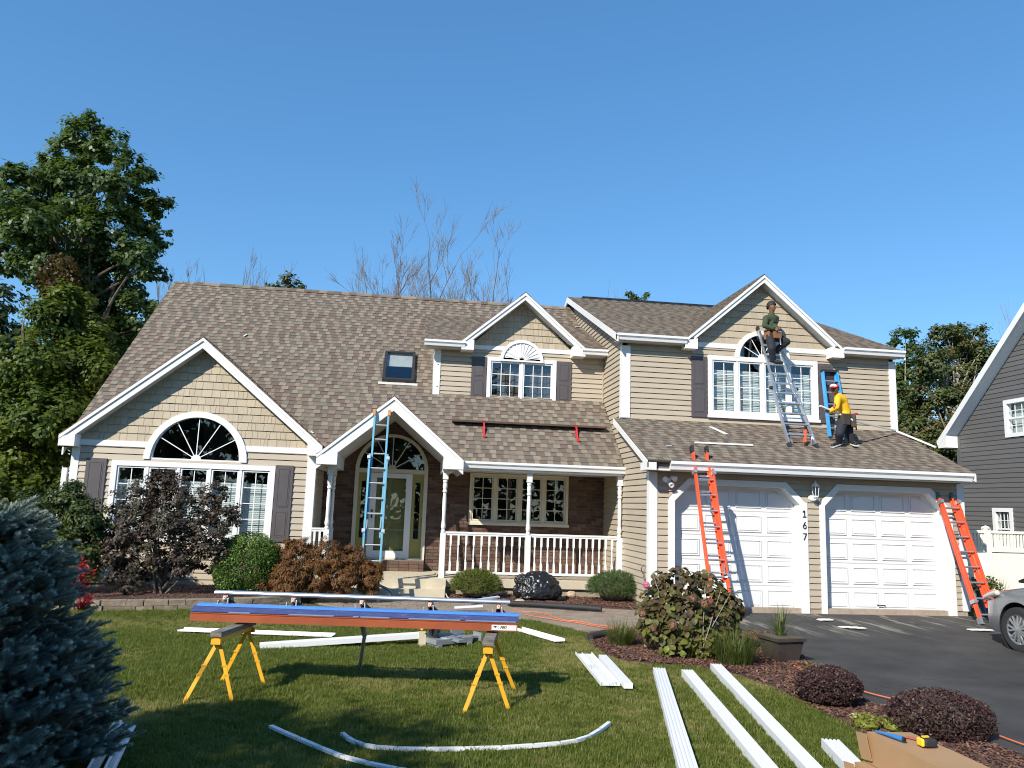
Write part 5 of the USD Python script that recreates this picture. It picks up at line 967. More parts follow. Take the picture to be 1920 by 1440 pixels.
# ---- lawn: tufts of grass blades
import shapely
lawn = Polygon([(-9.5, -11.5), (3.85, -11.5), (3.82, -7.3), (3.84, -6.3), (3.84, -5.7), (3.7, -5.2), (3.31, -4.83), (2.88, -4.67), (2.6, -4.4), (2.5, -3.95), (2.52, -3.3), (2.62, -2.55), (2.3, -1.95), (1.95, -1.35), (1.4, -.9), (.4, -.65), (-.9, -.4), (-1.55, .2), (-2.6, -.62), (-3.7, -.98), (-4.5, -1.12), (-9.5, -.9)])
def tuft(seed, n=46, R=.055, h=.058, tn=.40):
    r = rng(seed); b = MB(); a = r.uniform(0, 6.283, n); rr = R*np.sqrt(r.random(n)); p = np.stack([rr*np.cos(a), rr*np.sin(a), 0*a], 1); l = r.uniform(.55, 1.15, n)*h; th = r.uniform(0, 6.283, n); ti = r.uniform(.1, .9, n); d = np.stack([np.cos(th), np.sin(th), 0*th], 1); s = np.stack([-np.sin(th), np.cos(th), 0*th], 1)*.0024
    m = p+d*(l*ti*.35)[:, None]+A(0, 0, 1)*(l*.6)[:, None]; e = p+d*(l*ti*.95)[:, None]+A(0, 0, 1)*(l*(1-.25*ti))[:, None]
    v = np.stack([p-s, p+s, m+s*.8, m-s*.8, e], 1).reshape(-1, 3); f = (np.arange(n)*5)[:, None, None]+np.array([[0, 1, 2], [0, 2, 3], [3, 2, 4]]); b.add(v, f.reshape(-1, 3), np.repeat(np.clip(r.normal(tn, .24, n), 0, 1), 5)); return b
r = rng(310); N0 = 62000; x = r.uniform(-8.5, 3.9, N0); y = np.concatenate([r.uniform(-10.2, -4, N0*2//3), r.uniform(-4, 0, N0-N0*2//3)]); keep = shapely.contains_xy(lawn.buffer(-.03), x, y); x, y = x[keep], y[keep]
ang_ = np.abs(np.arctan2(x, y+13.678)+YAW); keep = ang_ < .68; x, y = x[keep], y[keep]; n = len(x)
th_ = r.uniform(0, np.pi, n); nz = meshkit.fbm(np.stack([x*.9, y*.9, 0*x], 1), 4, 9); sc_ = 1.25-.6*nz+r.uniform(-.15, .15, n)
gi = instancer('/World/lawn_grass', [tuft(1), tuft(2, tn=.3), tuft(3), tuft(4, 30, .05, .085), tuft(5, 40, .06, .05, .72), tuft(6, 34, .06, .045, .82)], 'grass_blade', np.stack([x, y, 0*x-.002], 1), np.stack([np.cos(th_), 0*th_, 0*th_, np.sin(th_)], 1), sc_, np.where(nz+r.normal(0, .09, n) > .60, r.integers(4, 6, n), np.where(r.random(n) < .07, 3, r.integers(0, 3, n))), 'tuft')
_data(gi.GetPrim(), 'mown green lawn grass in front of the house', 'grass', kind='stuff')
# ================================================================ ladders
plain('ladder_blue', (0.13, 0.36, 0.50), 0.45, var=.06); plain('ladder_sky', (0.05, 0.30, 0.62), 0.45, var=.06); plain('ladder_orange', (0.75, 0.10, 0.035), 0.42, var=.08, dirt=((.55, .4, .33), 12, .62, .6))
plain('aluminium', (0.62, 0.63, 0.64), 0.38, .85, var=.08, scale=12); plain('dull_metal', (0.30, 0.31, 0.32), .5, .5, var=.15); plain('rubber', (0.02, .02, .022), .7); plain('mitt_orange', (0.5, .24, .08), .8); plain('cap_green', (.05, .16, .17), .7)
def ext_ladder(name, label, a0, b0, a1, b1, railm, capm, split=(.42, .0), rung=.285, rw=.075, rt=.03, group=None, flyoff=.05):
    """two section extension ladder: feet a0, b0, tops a1, b1; the fly section rides in front from split[0] of its length up"""
    a0, b0, a1, b1 = (np.array(x, float) for x in (a0, b0, a1, b1)); th = thing(name, label, 'ladder', (a0+b0)/2, group); ax = unit(((a1+b1)-(a0+b0))/2); side = unit(b0-a0); nrm = np.cross(side, ax); nrm = nrm if nrm[1] < 0 else -nrm; Lg = np.linalg.norm(a1-a0)
    def sec(s0, s1, off, inset, capf):
        for p0, p1, sg in ((a0, a1, 1), (b0, b1, -1)):
            u = unit(p1-p0); q0, q1 = p0+u*Lg*s0+nrm*off+side*sg*inset, p0+u*Lg*s1+nrm*off+side*sg*inset
            bm = MB(); bm.bar(q0, q1, .012, rw, up=nrm); 
            for e in (-1, 1): bm.bar(q0+nrm*e*(rw/2-.004)+side*sg*rt*.5, q1+nrm*e*(rw/2-.004)+side*sg*rt*.5, rt, .008, up=nrm)
            put('rail', bm, railm, th)
            if capf: put('end_cap', MB().bar(q1-u*.015, q1+u*.10, .05, rw+.025, up=nrm), capm, th)
            else: put('foot', MB().bar(q0-u*.0, q0+u*.10, .05, rw+.015, up=nrm).bar(q0-u*.012, q0+u*.008, .07, rw+.04, up=nrm), 'dull_metal', th)
        d = s0*Lg+.16
        while d < s1*Lg-.05:
            l, r_ = a0+unit(a1-a0)*d+nrm*off+side*inset, b0+unit(b1-b0)*d+nrm*off-side*inset; put('rung', MB().path([l, r_], .016, 8), 'aluminium', th); d += rung
    sec(0, 1-split[0]+.1, 0, 0, False); sec(split[0], 1, -flyoff-.03, .035, True)
    for p0, p1, sg in ((a0, a1, 1), (b0, b1, -1)):
        for s in (split[0]+.03, 1-split[0]+.08): c = p0+(p1-p0)*s; put('bracket', MB().bar(c-ax*.03, c+ax*.03, .06, .12, up=nrm), 'aluminium', th)
        c = p0+(p1-p0)*(split[0]+.07)+side*sg*.05; put('rung_lock', MB().bar(c-ax*.09, c+ax*.06, .02, .05, up=nrm).bar(c-ax*.1, c-ax*.08, .02, .11, up=nrm), 'dull_metal', th)
    return th
b0, a0 = onY(708.5, 1135, .40), onY(671.5, 1130, .40); ext_ladder('extension_ladder', 'light blue extension ladder leaning on the entry gable', A(a0[0], .4, .01), A(b0[0], .4, .01), onY(698, 775, 1.22), onY(733, 778, 1.22), 'ladder_blue', 'mitt_orange', (.33, 0), group=None)
t0, t1 = onY(1297, 843, -.40), onY(1332, 846, -.40); ext_ladder('extension_ladder', 'orange extension ladder rising past the gutter of the left garage door', A(t0[0]+.02, -1.30, .02), A(t1[0]+.02, -1.30, .02), t0, t1, 'ladder_orange', 'rubber', (.22, 0))
q0 = onY(1760, 930, -.13); ext_ladder('extension_ladder', 'orange extension ladder leaning at the right garage door corner by the car', A(10.0, -1.05, .02), A(10.36, -1.05, .02), q0, q0+A(.36, 0, 0), 'ladder_orange', 'cap_green', (.13, 0))
# aluminium multi position ladder on the garage roof
lad = dict(a0=onS(1480, 838, YGE, ZGE, .422)+A(0, 0, .02), b0=onS(1527, 838, YGE, ZGE, .422)+A(0, 0, .02), a1=onY(1417, 616, 1.80)); lad['b1'] = lad['a1']+A(.40, 0, 0); lad['b0'][1] = lad['a0'][1]; lad['b0'][2] = lad['a0'][2]
ml = thing('multi_position_ladder', 'aluminium ladder standing on the garage roof under the man in green', 'ladder', (lad['a0']+lad['b0'])/2); sd_ = A(1, 0, 0); ax = unit(lad['a1']-lad['a0']); nr = unit(np.cross(sd_, ax)); nr = nr if nr[1] < 0 else -nr; LL = np.linalg.norm(lad['a1']-lad['a0'])
LP = lambda s, k: (lad['a0']*(1-s)+lad['a1']*s)*(1-k)+(lad['b0']*(1-s)+lad['b1']*s)*k
for k, sg in ((0, 1), (1, -1)):
    put('rail', MB().bar(LP(0, k), LP(.52, k), .03, .075, up=nr), 'aluminium', ml); put('rail', MB().bar(LP(.40, k)+sd_*sg*.045, LP(1, k)+sd_*sg*.045, .026, .06, up=nr), 'aluminium', ml)
    put('foot', MB().bar(LP(-.015, k)-sd_*sg*.01, LP(.02, k), .06, .09, up=nr), 'rubber', ml); put('end_cap', MB().bar(LP(.985, k)+sd_*sg*.045, LP(1.015, k)+sd_*sg*.045, .05, .08, up=nr), 'rubber', ml); put('brace', MB().bar(LP(.09, k)-sd_*0, LP(.02, k)+sd_*sg*.09, .014, .014, up=nr), 'aluminium', ml)
    put('hinge', MB().lathe([(.001, -.03), (.04, -.03), (.04, .03), (.001, .03)], LP(.47, k)-sd_*sg*.03, 12, axis=(1, 0, 0)), 'rubber', ml)
for i in range(11):
    s = .09+i*.0845; ins = .02 if s < .45 else .06; put('rung', MB().bar(LP(s, 0)+sd_*ins, LP(s, 1)-sd_*ins, .055 if s < .45 else .04, .028, up=(0, .3, 1)), 'aluminium', ml)
put('leveler', MB().bar(LP(.03, .62), LP(.13, .80), .035, .06, up=nr), 'ladder_orange', ml)
# blue folded stepladder
bl0 = onS(1556, 822, YGE, ZGE, .422); tl0 = onY(1542, 696, 1.84); w_ = .36; stp = thing('step_ladder', 'sky blue folded stepladder leaning on the wall behind the man in yellow', 'ladder', bl0)
for k in (0, 1):
    o = A(k*w_, 0, 0); put('rail', MB().bar(bl0+o*1.15, tl0+o*.9, .03, .09, up=(0, 1, .2)), 'ladder_sky', stp); put('rear_rail', MB().bar(bl0+o*1.1+A(.03*(1-2*k), .09, .03), tl0+o*.9+A(.02*(1-2*k), .045, -.05), .025, .04, up=(0, 1, .2)), 'ladder_sky', stp); put('foot', MB().bar(bl0+o*1.15-A(0, 0, .01), bl0+o*1.15+A(0, 0, .04), .05, .11, up=(0, 1, .2)), 'rubber', stp)
put('top_cap', MB().bar(tl0+A(-.03, .02, .01), tl0+A(w_*.9+.03, .02, .01), .14, .05, up=(0, 0, 1)), 'rubber', stp)
for i in range(5): s = .15+i*.175; l = bl0*(1-s)+tl0*s; put('tread', MB().bar(l+A(0, 0, 0), l+A(w_*(1.15-.25*s), 0, 0), .085, .022, up=(0, 0, 1)), 'aluminium', stp)
put('tool_tray', MB().bar(tl0+A(.03, .05, -.10), tl0+A(w_*.85, .05, -.10), .05, .22, up=(0, .1, 1)), 'rubber', stp)

# ================================================================ sheet metal brake and its stands
plain('brake_red', (0.30, 0.075, 0.03), .45, var=.15, scale=4, dirt=((.45, .36, .3), 20, .68, .5)); plain('brake_blue', (0.06, 0.20, 0.55), .35, var=.1, coat=.3); plain('brake_navy', (0.05, .065, .17), .4, var=.25, scale=7, stretch=(1, 6, 6), dirt=((.4, .36, .36), 14, .6, .7)); plain('horse_yellow', (0.72, 0.36, 0.02), .45, var=.1, dirt=((.3, .15, .05), 14, .66, .6)); plain('label_white', (.75, .74, .70), .5); plain('label_orange', (.8, .35, .2), .5)
BO = A(-.42, -6.15, 0); be = A(math.cos(YAW), math.sin(YAW), 0); bn = A(-math.sin(YAW), math.cos(YAW), 0); bz = A(0, 0, 1)
bk = thing('bending_brake', 'long red and blue sheet metal bending brake on two yellow stands', 'bending brake', BO)
def bprof(pts, s0, s1): return MB().prism(Polygon(pts), BO+be*s0, bn, bz, be, 0, s1-s0)
put('base_channel', bprof([(0, .622), (.11, .622), (.11, .690), (.012, .690), (0, .682)], -1.53, 1.515), 'brake_red', bk)
put('hinge_rail', bprof([(.0, .694), (.015, .700), (.10, .702), (.10, .688), (.01, .688)], -1.53, 1.52), 'brake_red', bk)
put('clamp_jaw', bprof([(.012, .706), (.10, .752), (.10, .706)], -1.54, 1.525), 'brake_navy', bk); put('jaw_top', bprof([(.086, .748), (.105, .768), (.15, .772), (.15, .745)], -1.51, 1.525), 'brake_blue', bk)
for s0, s1 in ((-1.18, -.98), (-.62, -.2), (.05, .32), (.5, .98), (-.02, .03), (1.03, 1.5)): put('jaw_strip', bprof([(.004, .702), (.02, .7115), (.03, .708), (.012, .700)], s0, s1), 'aluminium', bk)
put('back_rail', bprof([(.30, .60), (.36, .60), (.36, .68), (.30, .68)], -1.4, 1.4), 'dull_metal', bk)
for s in (-1.285, -.632, .022, .675, 1.33):
    ar = put('arm', bprof([(.08, .69), (.40, .62), (.42, .68), (.36, .80), (.27, .845), (.20, .84), (.18, .79), (.27, .77), (.28, .73), (.10, .76)], s-.022, s+.022), 'black_paint', bk); c = BO+be*s
    put('arm_badge', bprof([(.170, .80), (.178, .80), (.178, .838), (.170, .838)], s-.017, s+.017), 'label_orange', ar); ring = MB().path([c+bn*.166+be*.009*math.cos(t)+bz*(.819+.012*math.sin(t)) for t in np.linspace(0, 6.283, 11)], .0035, 5, caps=False); put('badge_ring', ring, 'label_white', ar)
    put('clamp_lever', MB().bar(c+be*.045+bn*.12+bz*.745, c+be*.03+bn*.19+bz*.81, .008, .018, up=bn).bar(c-be*.045+bn*.12+bz*.745, c-be*.055+bn*.17+bz*.79, .008, .018, up=bn), 'aluminium', ar)
    put('gusset', MB().add([c+be*.03+bn*.25+bz*.80, c+be*.12+bn*.36+bz*.70, c+be*.03+bn*.36+bz*.70, c+be*.03+bn*.30+bz*.80], [[0, 1, 2, 3]]), 'dull_metal', ar)
put('clamp_bar', bprof([(.205+.024*math.cos(t), .862+.022*math.sin(t)) for t in np.linspace(0, 6.283, 13)[:-1]], -1.39, 1.44), 'aluminium', bk)
put('support_leg', MB().path([BO+be*.06+bn*.10+bz*.62, BO+be*.075+bn*.16+bz*.52], .026, 10).path([BO+be*.075+bn*.16+bz*.54, A(-.40, -5.06, 0)], .018, 10), 'dull_metal', bk)
put('label_plate', bprof([(-.003, .632), (0.001, .632), (0.001, .678), (-.003, .678)], 1.275, 1.505), 'label_white', bk)
tm = meshkit.text_mesh('PRO', .026, .002, True); tv = np.array(tm.vertices); put('label_text', MB().add(BO+be*(1.352+tv[:, :1]*.8+tv[:, 1:2]*.28)+bz*(.645+tv[:, 1:2])-bn*(.0035+tv[:, 2:]), tm.faces), 'black_paint', bk)
tm = meshkit.text_mesh('C', .02, .002); tv = np.array(tm.vertices); put('label_text', MB().add(BO+be*(1.328+tv[:, :1])+bz*(.648+tv[:, 1:2])-bn*(.0035+tv[:, 2:]), tm.faces), 'dull_metal', bk)
put('label_mark', MB().add([BO+be*a-bn*.004+bz*b for a, b in ((1.29, .668), (1.325, .668), (1.3075, .650))], [[0, 1, 2]]), 'black_paint', bk)
def sawhorse(label, feet, n0, n1, zt=.555):
    """feet: near left, near right, far left, far right on the grass; n0, n1 the ends of the top"""
    th = thing('sawhorse', label, 'sawhorse', (n0+n1)/2*A(1, 1, 0), 'pair of yellow stands carrying the brake'); d = unit(n1-n0)
    put('top_bar', MB().bar(n0, n1, .05, .045), 'horse_yellow', th); put('top_board', MB().bar(n0-d*.02+A(0, 0, .045), n1+d*.02+A(0, 0, .045), .10, .042), 'weathered_wood', th)
    for i, f in enumerate(feet):
        hd = n0+d*.05 if i < 2 else n1-d*.05; f = A(f[0], f[1], 0); leg = put('leg', MB().bar(hd+A(0, 0, -.01), f, .034, .006, up=d).bar(hd+A(0, 0, -.01)+d*.014, f+d*.014, .006, .03, up=d), 'horse_yellow', th)
        for s in (.42, .56): c = hd*(1-s)+f*s; put('lock_pin', MB().bar(c-A(.024, 0, 0), c+A(.024, 0, 0), .014, .014), 'horse_yellow', leg)
    for e in (n0, n1): put('hinge_bracket', MB().bar(e-d*.012+A(0, 0, -.02), e+d*.02+A(0, 0, -.02), .085, .045), 'horse_yellow', th)
sawhorse('left yellow folding stand under the brake, nearest the spruce', [(-1.81, -6.41), (-1.40, -6.41), (-1.68, -5.62), (-1.24, -5.78)], A(-1.585, -6.40, .535), A(-1.43, -5.72, .535))
sawhorse('right yellow folding stand under the brake, below its label', [(.575, -6.76), (.985, -6.68), (.70, -6.0), (1.14, -5.94)], A(.775, -6.70, .535), A(.905, -5.98, .535))

# ================================================================ trim and downspout pieces
def trim(label, pts, w, h, z=.05, name='trim_piece', matn='white_metal', cat='trim piece', ribs=0, group=None, lip=0):
    """a length of formed white metal lying along pts"""
    b = MB(); P = [A(p[0], p[1], p[2] if len(p) > 2 else z) for p in pts]
    for i in range(len(P)-1):
        d = unit(P[i+1]-P[i]); s = unit(np.cross(d, A(0, 0, 1))); e = 0 if len(P) == 2 else .004
        if ribs:
            n = ribs*2+1; prof = [(-w/2+w*k/n, h/2+(.006 if k % 2 else 0)) for k in range(n+1)]; pts2 = []
            for k in range(n): zz = h/2-(.007 if k % 2 else 0); pts2 += [(-w/2+w*k/n, zz), (-w/2+w*(k+1)/n, zz)]
            pts2 += [(w/2, -h/2), (-w/2, -h/2)]; b.prism(Polygon(pts2).buffer(0), P[i], s, A(0, 0, 1), d, 0, np.linalg.norm(P[i+1]-P[i]))
        elif lip:
            g = Polygon([(-w/2, -h/2), (w/2, -h/2), (w/2, h/2), (w/2-.006, h/2), (w/2-.006, -h/2+.006), (w*.1, -h/2+.006), (w*.1, h*.2), (w*.1-.008, h*.2), (w*.1-.008, -h/2+.006), (-w/2+.006, -h/2+.006), (-w/2+.006, h/2), (-w/2, h/2)]); up = unit(np.cross(s, d)); b.prism(g, P[i], s, up, d, 0, np.linalg.norm(P[i+1]-P[i]))
        else: b.bar(P[i]-d*e, P[i+1]+d*e, w, h)
    return put(name, b, matn, None, label=label, cat=cat, group=group, loc=(P[0][0], P[0][1], 0))
trim('flat white trim panel on the grass behind the left stand', [(-2.80, -2.90), (-.84, -3.20)], .20, .02, .06, lip=1)
trim('white trim length on the grass ending at the miter saw', [(-1.62, -3.96, .05), (.26, -3.56, .13)], .17, .055, ribs=2)
trim('short white trim piece on the grass right of the brake label', [(1.66, -2.46), (2.09, -3.40)], .15, .035, .06, lip=1)
trim('wide broken white trim piece on the grass, left of a touching pair', [(2.20, -4.26), (2.10, -5.88)], .20, .03, .06, lip=1)
trim('narrow white trim piece on the grass, right of a touching pair', [(2.36, -4.55), (2.25, -6.0)], .09, .05, .07)
P1 = [onZ(u, v, .045) for u, v in ((508, 1362), (530, 1372), (560, 1385), (600, 1402), (640, 1418), (690, 1431), (745, 1442), (790, 1449))]; trim('thin bent white strip curling out of the bottom edge of the lawn', P1, .035, .02, .05, 'trim_strip', cat='trim strip')
P2 = [onZ(u, v, .045) for u, v in ((642, 1376), (652, 1384), (665, 1391), (682, 1397), (705, 1401), (745, 1404), (800, 1405), (870, 1404), (940, 1402), (1000, 1398), (1050, 1394), (1080, 1389), (1105, 1381), (1125, 1369), (1142, 1356))]; trim('thin white strip lying in a shallow bow on the near lawn', P2, .03, .025, .05, 'trim_strip', cat='trim strip')
trim('ribbed white downspout on the lawn, leftmost of the three long ones', [(2.82, -5.22), (1.75, -9.2)], .13, .07, .055, 'downspout', cat='downspout', ribs=4)
trim('ribbed white downspout on the lawn, middle one of the three long ones', [(3.10, -5.32), (2.38, -9.2)], .12, .075, .055, 'downspout', cat='downspout', ribs=4)
trim('ribbed white downspout on the lawn, rightmost of the three long ones', [(3.555, -5.0), (2.70, -9.1)], .12, .075, .055, 'downspout', cat='downspout', ribs=4)
trim('end of a ribbed white downspout sticking up left of the cardboard box', [(3.29, -7.86, .07), (3.02, -8.9, .07)], .13, .07, .07, 'downspout', cat='downspout', ribs=4)
for nm, a, b_ in (('perforated bluish white strip by the spruce, left of the pair', (-2.045, -7.26), (-1.78, -8.6)), ('perforated bluish white strip by the spruce, right of the pair', (-1.93, -7.34), (-1.66, -8.7))):
    th = thing('perforated_strip', nm, 'trim strip', (a[0], a[1], 0)); a3, b3 = A(*a, .075), A(*b_, .06); d = unit(b3-a3); s = unit(np.cross(d, A(0, 0, 1))); put('flange', MB().bar(a3, b3, .062, .004), 'white_metal', th); put('web', MB().bar(a3+s*.031+A(0, 0, .012), b3+s*.031+A(0, 0, .012), .004, .03).bar(a3-s*.008+A(0, 0, .006)-d*.02, b3-s*.008+A(0, 0, .006), .014, .012), 'white_metal', th)
    hb = MB()
    for k in range(24): c = a3+d*(.05+.055*k)+s*.018; hb.bar(c+A(0, 0, .0022), c+d*.022+A(0, 0, .0022), .006, .001)
    put('slots', hb, 'black_paint', th, kind='stuff')
# pieces on the roofs
onG = lambda u, v, h=.02: onS(u, v, YGE, ZGE, .422)+A(0, 0, h)
trim('straight white strip lying across the garage roof above the orange ladder', [onG(1303, 833, .035), onG(1411, 838, .035)], .05, .03, 0, 'trim_strip', cat='trim strip')
trim('short white scrap lying askew near the top of the garage roof', [onG(1333, 803, .03), onG(1363, 817, .03)], .09, .015, 0, 'trim_scrap', cat='scrap')
onM = lambda u, v, h=.02: onS(u, v, Y1, Z1, S1)+A(0, -h*.5, h)
for nm, p, q in (('tiny white scrap low on the garage roof near its left edge', onG(1249, 838), onG(1259, 838)), ('tiny white scrap in the middle of the big left roof', onM(457, 633, .03), onM(463, 629, .03)), ('tiny white scrap on the valley between left gable and entry gable', onM(584, 812, .03), onM(588, 815, .03))): trim(nm, [p, q], .04, .012, 0, 'trim_scrap', cat='scrap')
onD = lambda u, v, h=.03: onS(u, v, YD0, ZD0, S2)+A(0, 0, h)
trim('white scrap on the dormer roof by the side wall, lower one', [onD(1079, 615), onD(1088, 615)], .05, .012, 0, 'trim_scrap', cat='scrap'); trim('white scrap on the dormer roof by the side wall, upper one', [onD(1050, 603), onD(1056, 605)], .05, .012, 0, 'trim_scrap', cat='scrap')
for nm, u, v, u2, v2 in (('white paper scrap on the driveway before the left garage door', 1541, 1162, 1552, 1163), ('torn white scrap on the driveway before the right garage door', 1581, 1175, 1612, 1179), ('torn white scrap on the driveway by the orange ladder foot', 1822, 1180, 1853, 1183)):
    b = MB(); p, q = onZ(u, v, .03), onZ(u2, v2, .03)
    for k in range(5): t = k/4; b.obox(p+(q-p)*t+A(0, r.normal(0, .02), .004*k), (.07, .01, 0), (-.01, .05, 0), (0, 0, .006))
    put('paper_scrap', b, 'label_white', None, label=nm, cat='scrap', loc=p)
# plank on roof jacks
pl = A(.84, 2.50, 3.50); put('roof_plank', MB().bx(.86, 4.20, 2.44, 2.69, 3.49, 3.53), 'plank_wood', None, label='long brown walk board on red brackets across the porch roof', cat='plank', loc=(2.5, 2.5, 3.5)); plain('jack_red', (.5, .03, .03), .5)
for nm, x in (('red roof bracket under the walk board, left one', 1.53), ('red roof bracket under the walk board, right one', 3.52)):
    z_ = lambda y: Z1+S1*(y-Y1)+.02; put('roof_bracket', MB().bar(A(x, 2.43, 3.475), A(x, 2.70, 3.475), .04, .022).bar(A(x, 2.20, z_(2.20)+.01), A(x, 2.70, z_(2.70)+.01), .045, .012).bar(A(x, 2.44, 3.48), A(x, 2.27, z_(2.27)), .03, .02).bar(A(x-.03, 2.22, z_(2.22)+.03), A(x+.03, 2.22, z_(2.22)+.03), .05, .035), 'jack_red', None, label=nm, cat='roof bracket', loc=(x, 2.4, 3.4))

# ================================================================ things on the ground
plain('saw_grey', (.34, .36, .37), .45, .5, var=.12); plain('saw_yellow', (.72, .42, .04), .45)
ms = thing('miter_saw', 'grey and yellow miter saw on the grass behind the brake', 'saw', (.62, -3.6, 0)); ds_ = unit(A(.66, .38, 0)); dn = A(-ds_[1], ds_[0], 0); mc = A(.62, -3.62, 0)
put('base', MB().obox(mc+A(0, 0, .09), ds_*.27, dn*.13, A(0, 0, .03)).obox(mc-ds_*.22+A(0, 0, .03), ds_*.03, dn*.15, A(0, 0, .03)).obox(mc+ds_*.22+A(0, 0, .03), ds_*.03, dn*.15, A(0, 0, .03)), 'saw_grey', ms); put('turntable', MB().lathe([(.001, .12), (.15, .12), (.15, .135), (.001, .135)], mc, 24).obox(mc-dn*.2+A(0, 0, .11), ds_*.04, dn*.08, A(0, 0, .015)), 'saw_grey', ms)
put('fence', MB().obox(mc+dn*.07+A(0, 0, .15), ds_*.27, dn*.011, A(0, 0, .012)).obox(mc+dn*.07-ds_*.17+A(0, 0, .175), ds_*.10, dn*.012, A(0, 0, .035)).obox(mc+dn*.07+ds_*.17+A(0, 0, .175), ds_*.10, dn*.012, A(0, 0, .035)), 'saw_grey', ms); put('blade_guard', MB().lathe([(.001, -.02), (.12, -.02), (.13, 0), (.12, .02), (.001, .02)], mc-ds_*.2+dn*.05+A(0, 0, .25), 20, axis=ds_), 'black_paint', ms); put('motor', MB().lathe([(.001, -.09), (.05, -.08), (.055, .06), (.001, .07)], mc-ds_*.30+dn*.05+A(0, 0, .27), 14, axis=ds_), 'saw_yellow', ms); put('handle', MB().path([mc-ds_*.2-dn*.02+A(0, 0, .33), mc-ds_*.18-dn*.1+A(0, 0, .36), mc-ds_*.18-dn*.14+A(0, 0, .30)], .018, 8), 'black_paint', ms); put('extension_wing', MB().obox(mc+ds_*.36+dn*.02+A(0, 0, .10), ds_*.10, dn*.06, A(0, 0, .012)).obox(mc+ds_*.44+A(0, 0, .1), ds_*.012, dn*.09, A(0, 0, .05)), 'saw_grey', ms)
put('wood_block', MB().bx(.24, .33, -3.66, -3.52, 0, .17), 'concrete', None, label='small tan wood block propping the trim at the miter saw', cat='wood block', loc=(.28, -3.6, 0))
# boxes with tools
plain('cardboard', (.36, .215, .105), .85, var=.06, scale=3, bump=.0015, bscale=30); plain('tool_blue', (.03, .17, .45), .4); plain('tape_yellow', (.8, .52, .03), .4); plain('tape_red', (.5, .1, .07), .6)
bxm = trimesh.creation.box((1, 1, 1)).subdivide().subdivide()
def carton(label, x0, x1, y0, y1, z0, z1, seed):
    v = bxm.vertices*A(x1-x0, y1-y0, z1-z0)+A((x0+x1)/2, (y0+y1)/2, (z0+z1)/2); v = v+(meshkit.fbm(v*3+seed, 3, seed)[:, None]-.5)*A(.03, .02, .012); th = thing('cardboard_box', label, 'box', ((x0+x1)/2, (y0+y1)/2, z0)); put('carton', MB().add(v, bxm.faces), 'cardboard', th); put('end_flap', MB().bar(A(x0-.012, y1-.005, z0+.02), A(x0-.03, y1+.02, z1-.01), .004, .12, up=(0, 1, 0)), 'cardboard', th); return th
carton('upper long cardboard box carrying the tape measure', 3.05, 3.36, -10.4, -8.74, .21, .40, 3); carton('lower long cardboard box under the one with the tape measure', 2.98, 3.38, -10.5, -8.70, .0, .205, 4)
pa, pb = onZ(1641, 1370, .418), onZ(1694, 1386, .425); d = unit(pb-pa); hb_ = thing('hand_tool', 'blue handled tool lying on the cardboard box', 'hand tool', pa); put('handle', MB().path([pa, pa+(pb-pa)*.5, pa+(pb-pa)*.93, pb], [.005, .011, .016, .015], 10), 'tool_blue', hb_, smooth=40); put('butt', MB().path([pb, pb+d*.012], [.016, .012], 10), 'black_paint', hb_)
tc = onZ(1738, 1391, .432); tp_ = thing('tape_measure', 'black and yellow tape measure lying on the cardboard box', 'tape measure', tc); hull = lambda pts, r_: m3.Manifold.batch_hull([m3.Manifold.sphere(r_, 12).translate(p) for p in pts])
put('body', hull([(tc[0]+a, tc[1]+b, tc[2]+c) for a in (-.02, .035) for b in (-.022, .022) for c in (-.012, .010)], .014), 'rubber', tp_, smooth=30); put('front', hull([(tc[0]-.042, tc[1]+b, tc[2]+c) for b in (-.02, .02) for c in (-.013, .013)], .011), 'tape_yellow', tp_, smooth=30); put('lock', MB().bar(tc+A(-.03, 0, .03), tc+A(.01, 0, .032), .018, .008), 'tape_yellow', tp_)
pa = onZ(1700, 1383, .402); put('sealing_tape', MB().bar(onZ(1699, 1381, .408), onZ(1719, 1386, .408), .04, .003), 'tape_red', '/World/cardboard_box')
# rubbish bag
plain('bag_plastic', (.010, .010, .011), .34, var=.3, scale=10, spec=.6)
bgm = trimesh.creation.icosphere(5); v = bgm.vertices.copy(); fl_ = meshkit.fbm(v*A(3.2, 3.2, 1.4)+4, 5, 8); rid = 1-np.abs(2*meshkit.fbm(v*A(6, 6, 2.2), 4, 9)-1); k = (.72+.28*fl_+.20*rid)[:, None]; v = v*k*A(.40, .30, .30); v[:, 2] = np.where(v[:, 2] < -.15, -.15+(v[:, 2]+.15)*.3, v[:, 2]); low = np.clip((.05-v[:, 2])/.25, 0, 1)[:, None]; v[:, :2] *= 1+.25*low; bag = thing('rubbish_bag', 'full black plastic rubbish bag in the mulch before the porch', 'rubbish bag', (2.52, 1.02, .06))
put('bag', MB().add(v+A(2.52, 1.02, .26), bgm.faces), 'bag_plastic', bag, smooth=True); v2 = bgm.vertices*(.7+.5*meshkit.fbm(bgm.vertices*5, 4, 3)[:, None])*A(.17, .14, .13); put('bag_neck', MB().add(v2+A(2.24, .95, .40), bgm.faces), 'bag_plastic', bag, smooth=True); v3 = bgm.vertices*(.7+.5*meshkit.fbm(bgm.vertices*6, 4, 5)[:, None])*A(.14, .1, .05); put('bag_corner', MB().add(v3+A(2.90, .92, .09), bgm.faces), 'bag_plastic', bag, smooth=True)
plain('rock_tan', (.42, .33, .22), .9, var=.25, scale=14, bump=.004, bscale=40)
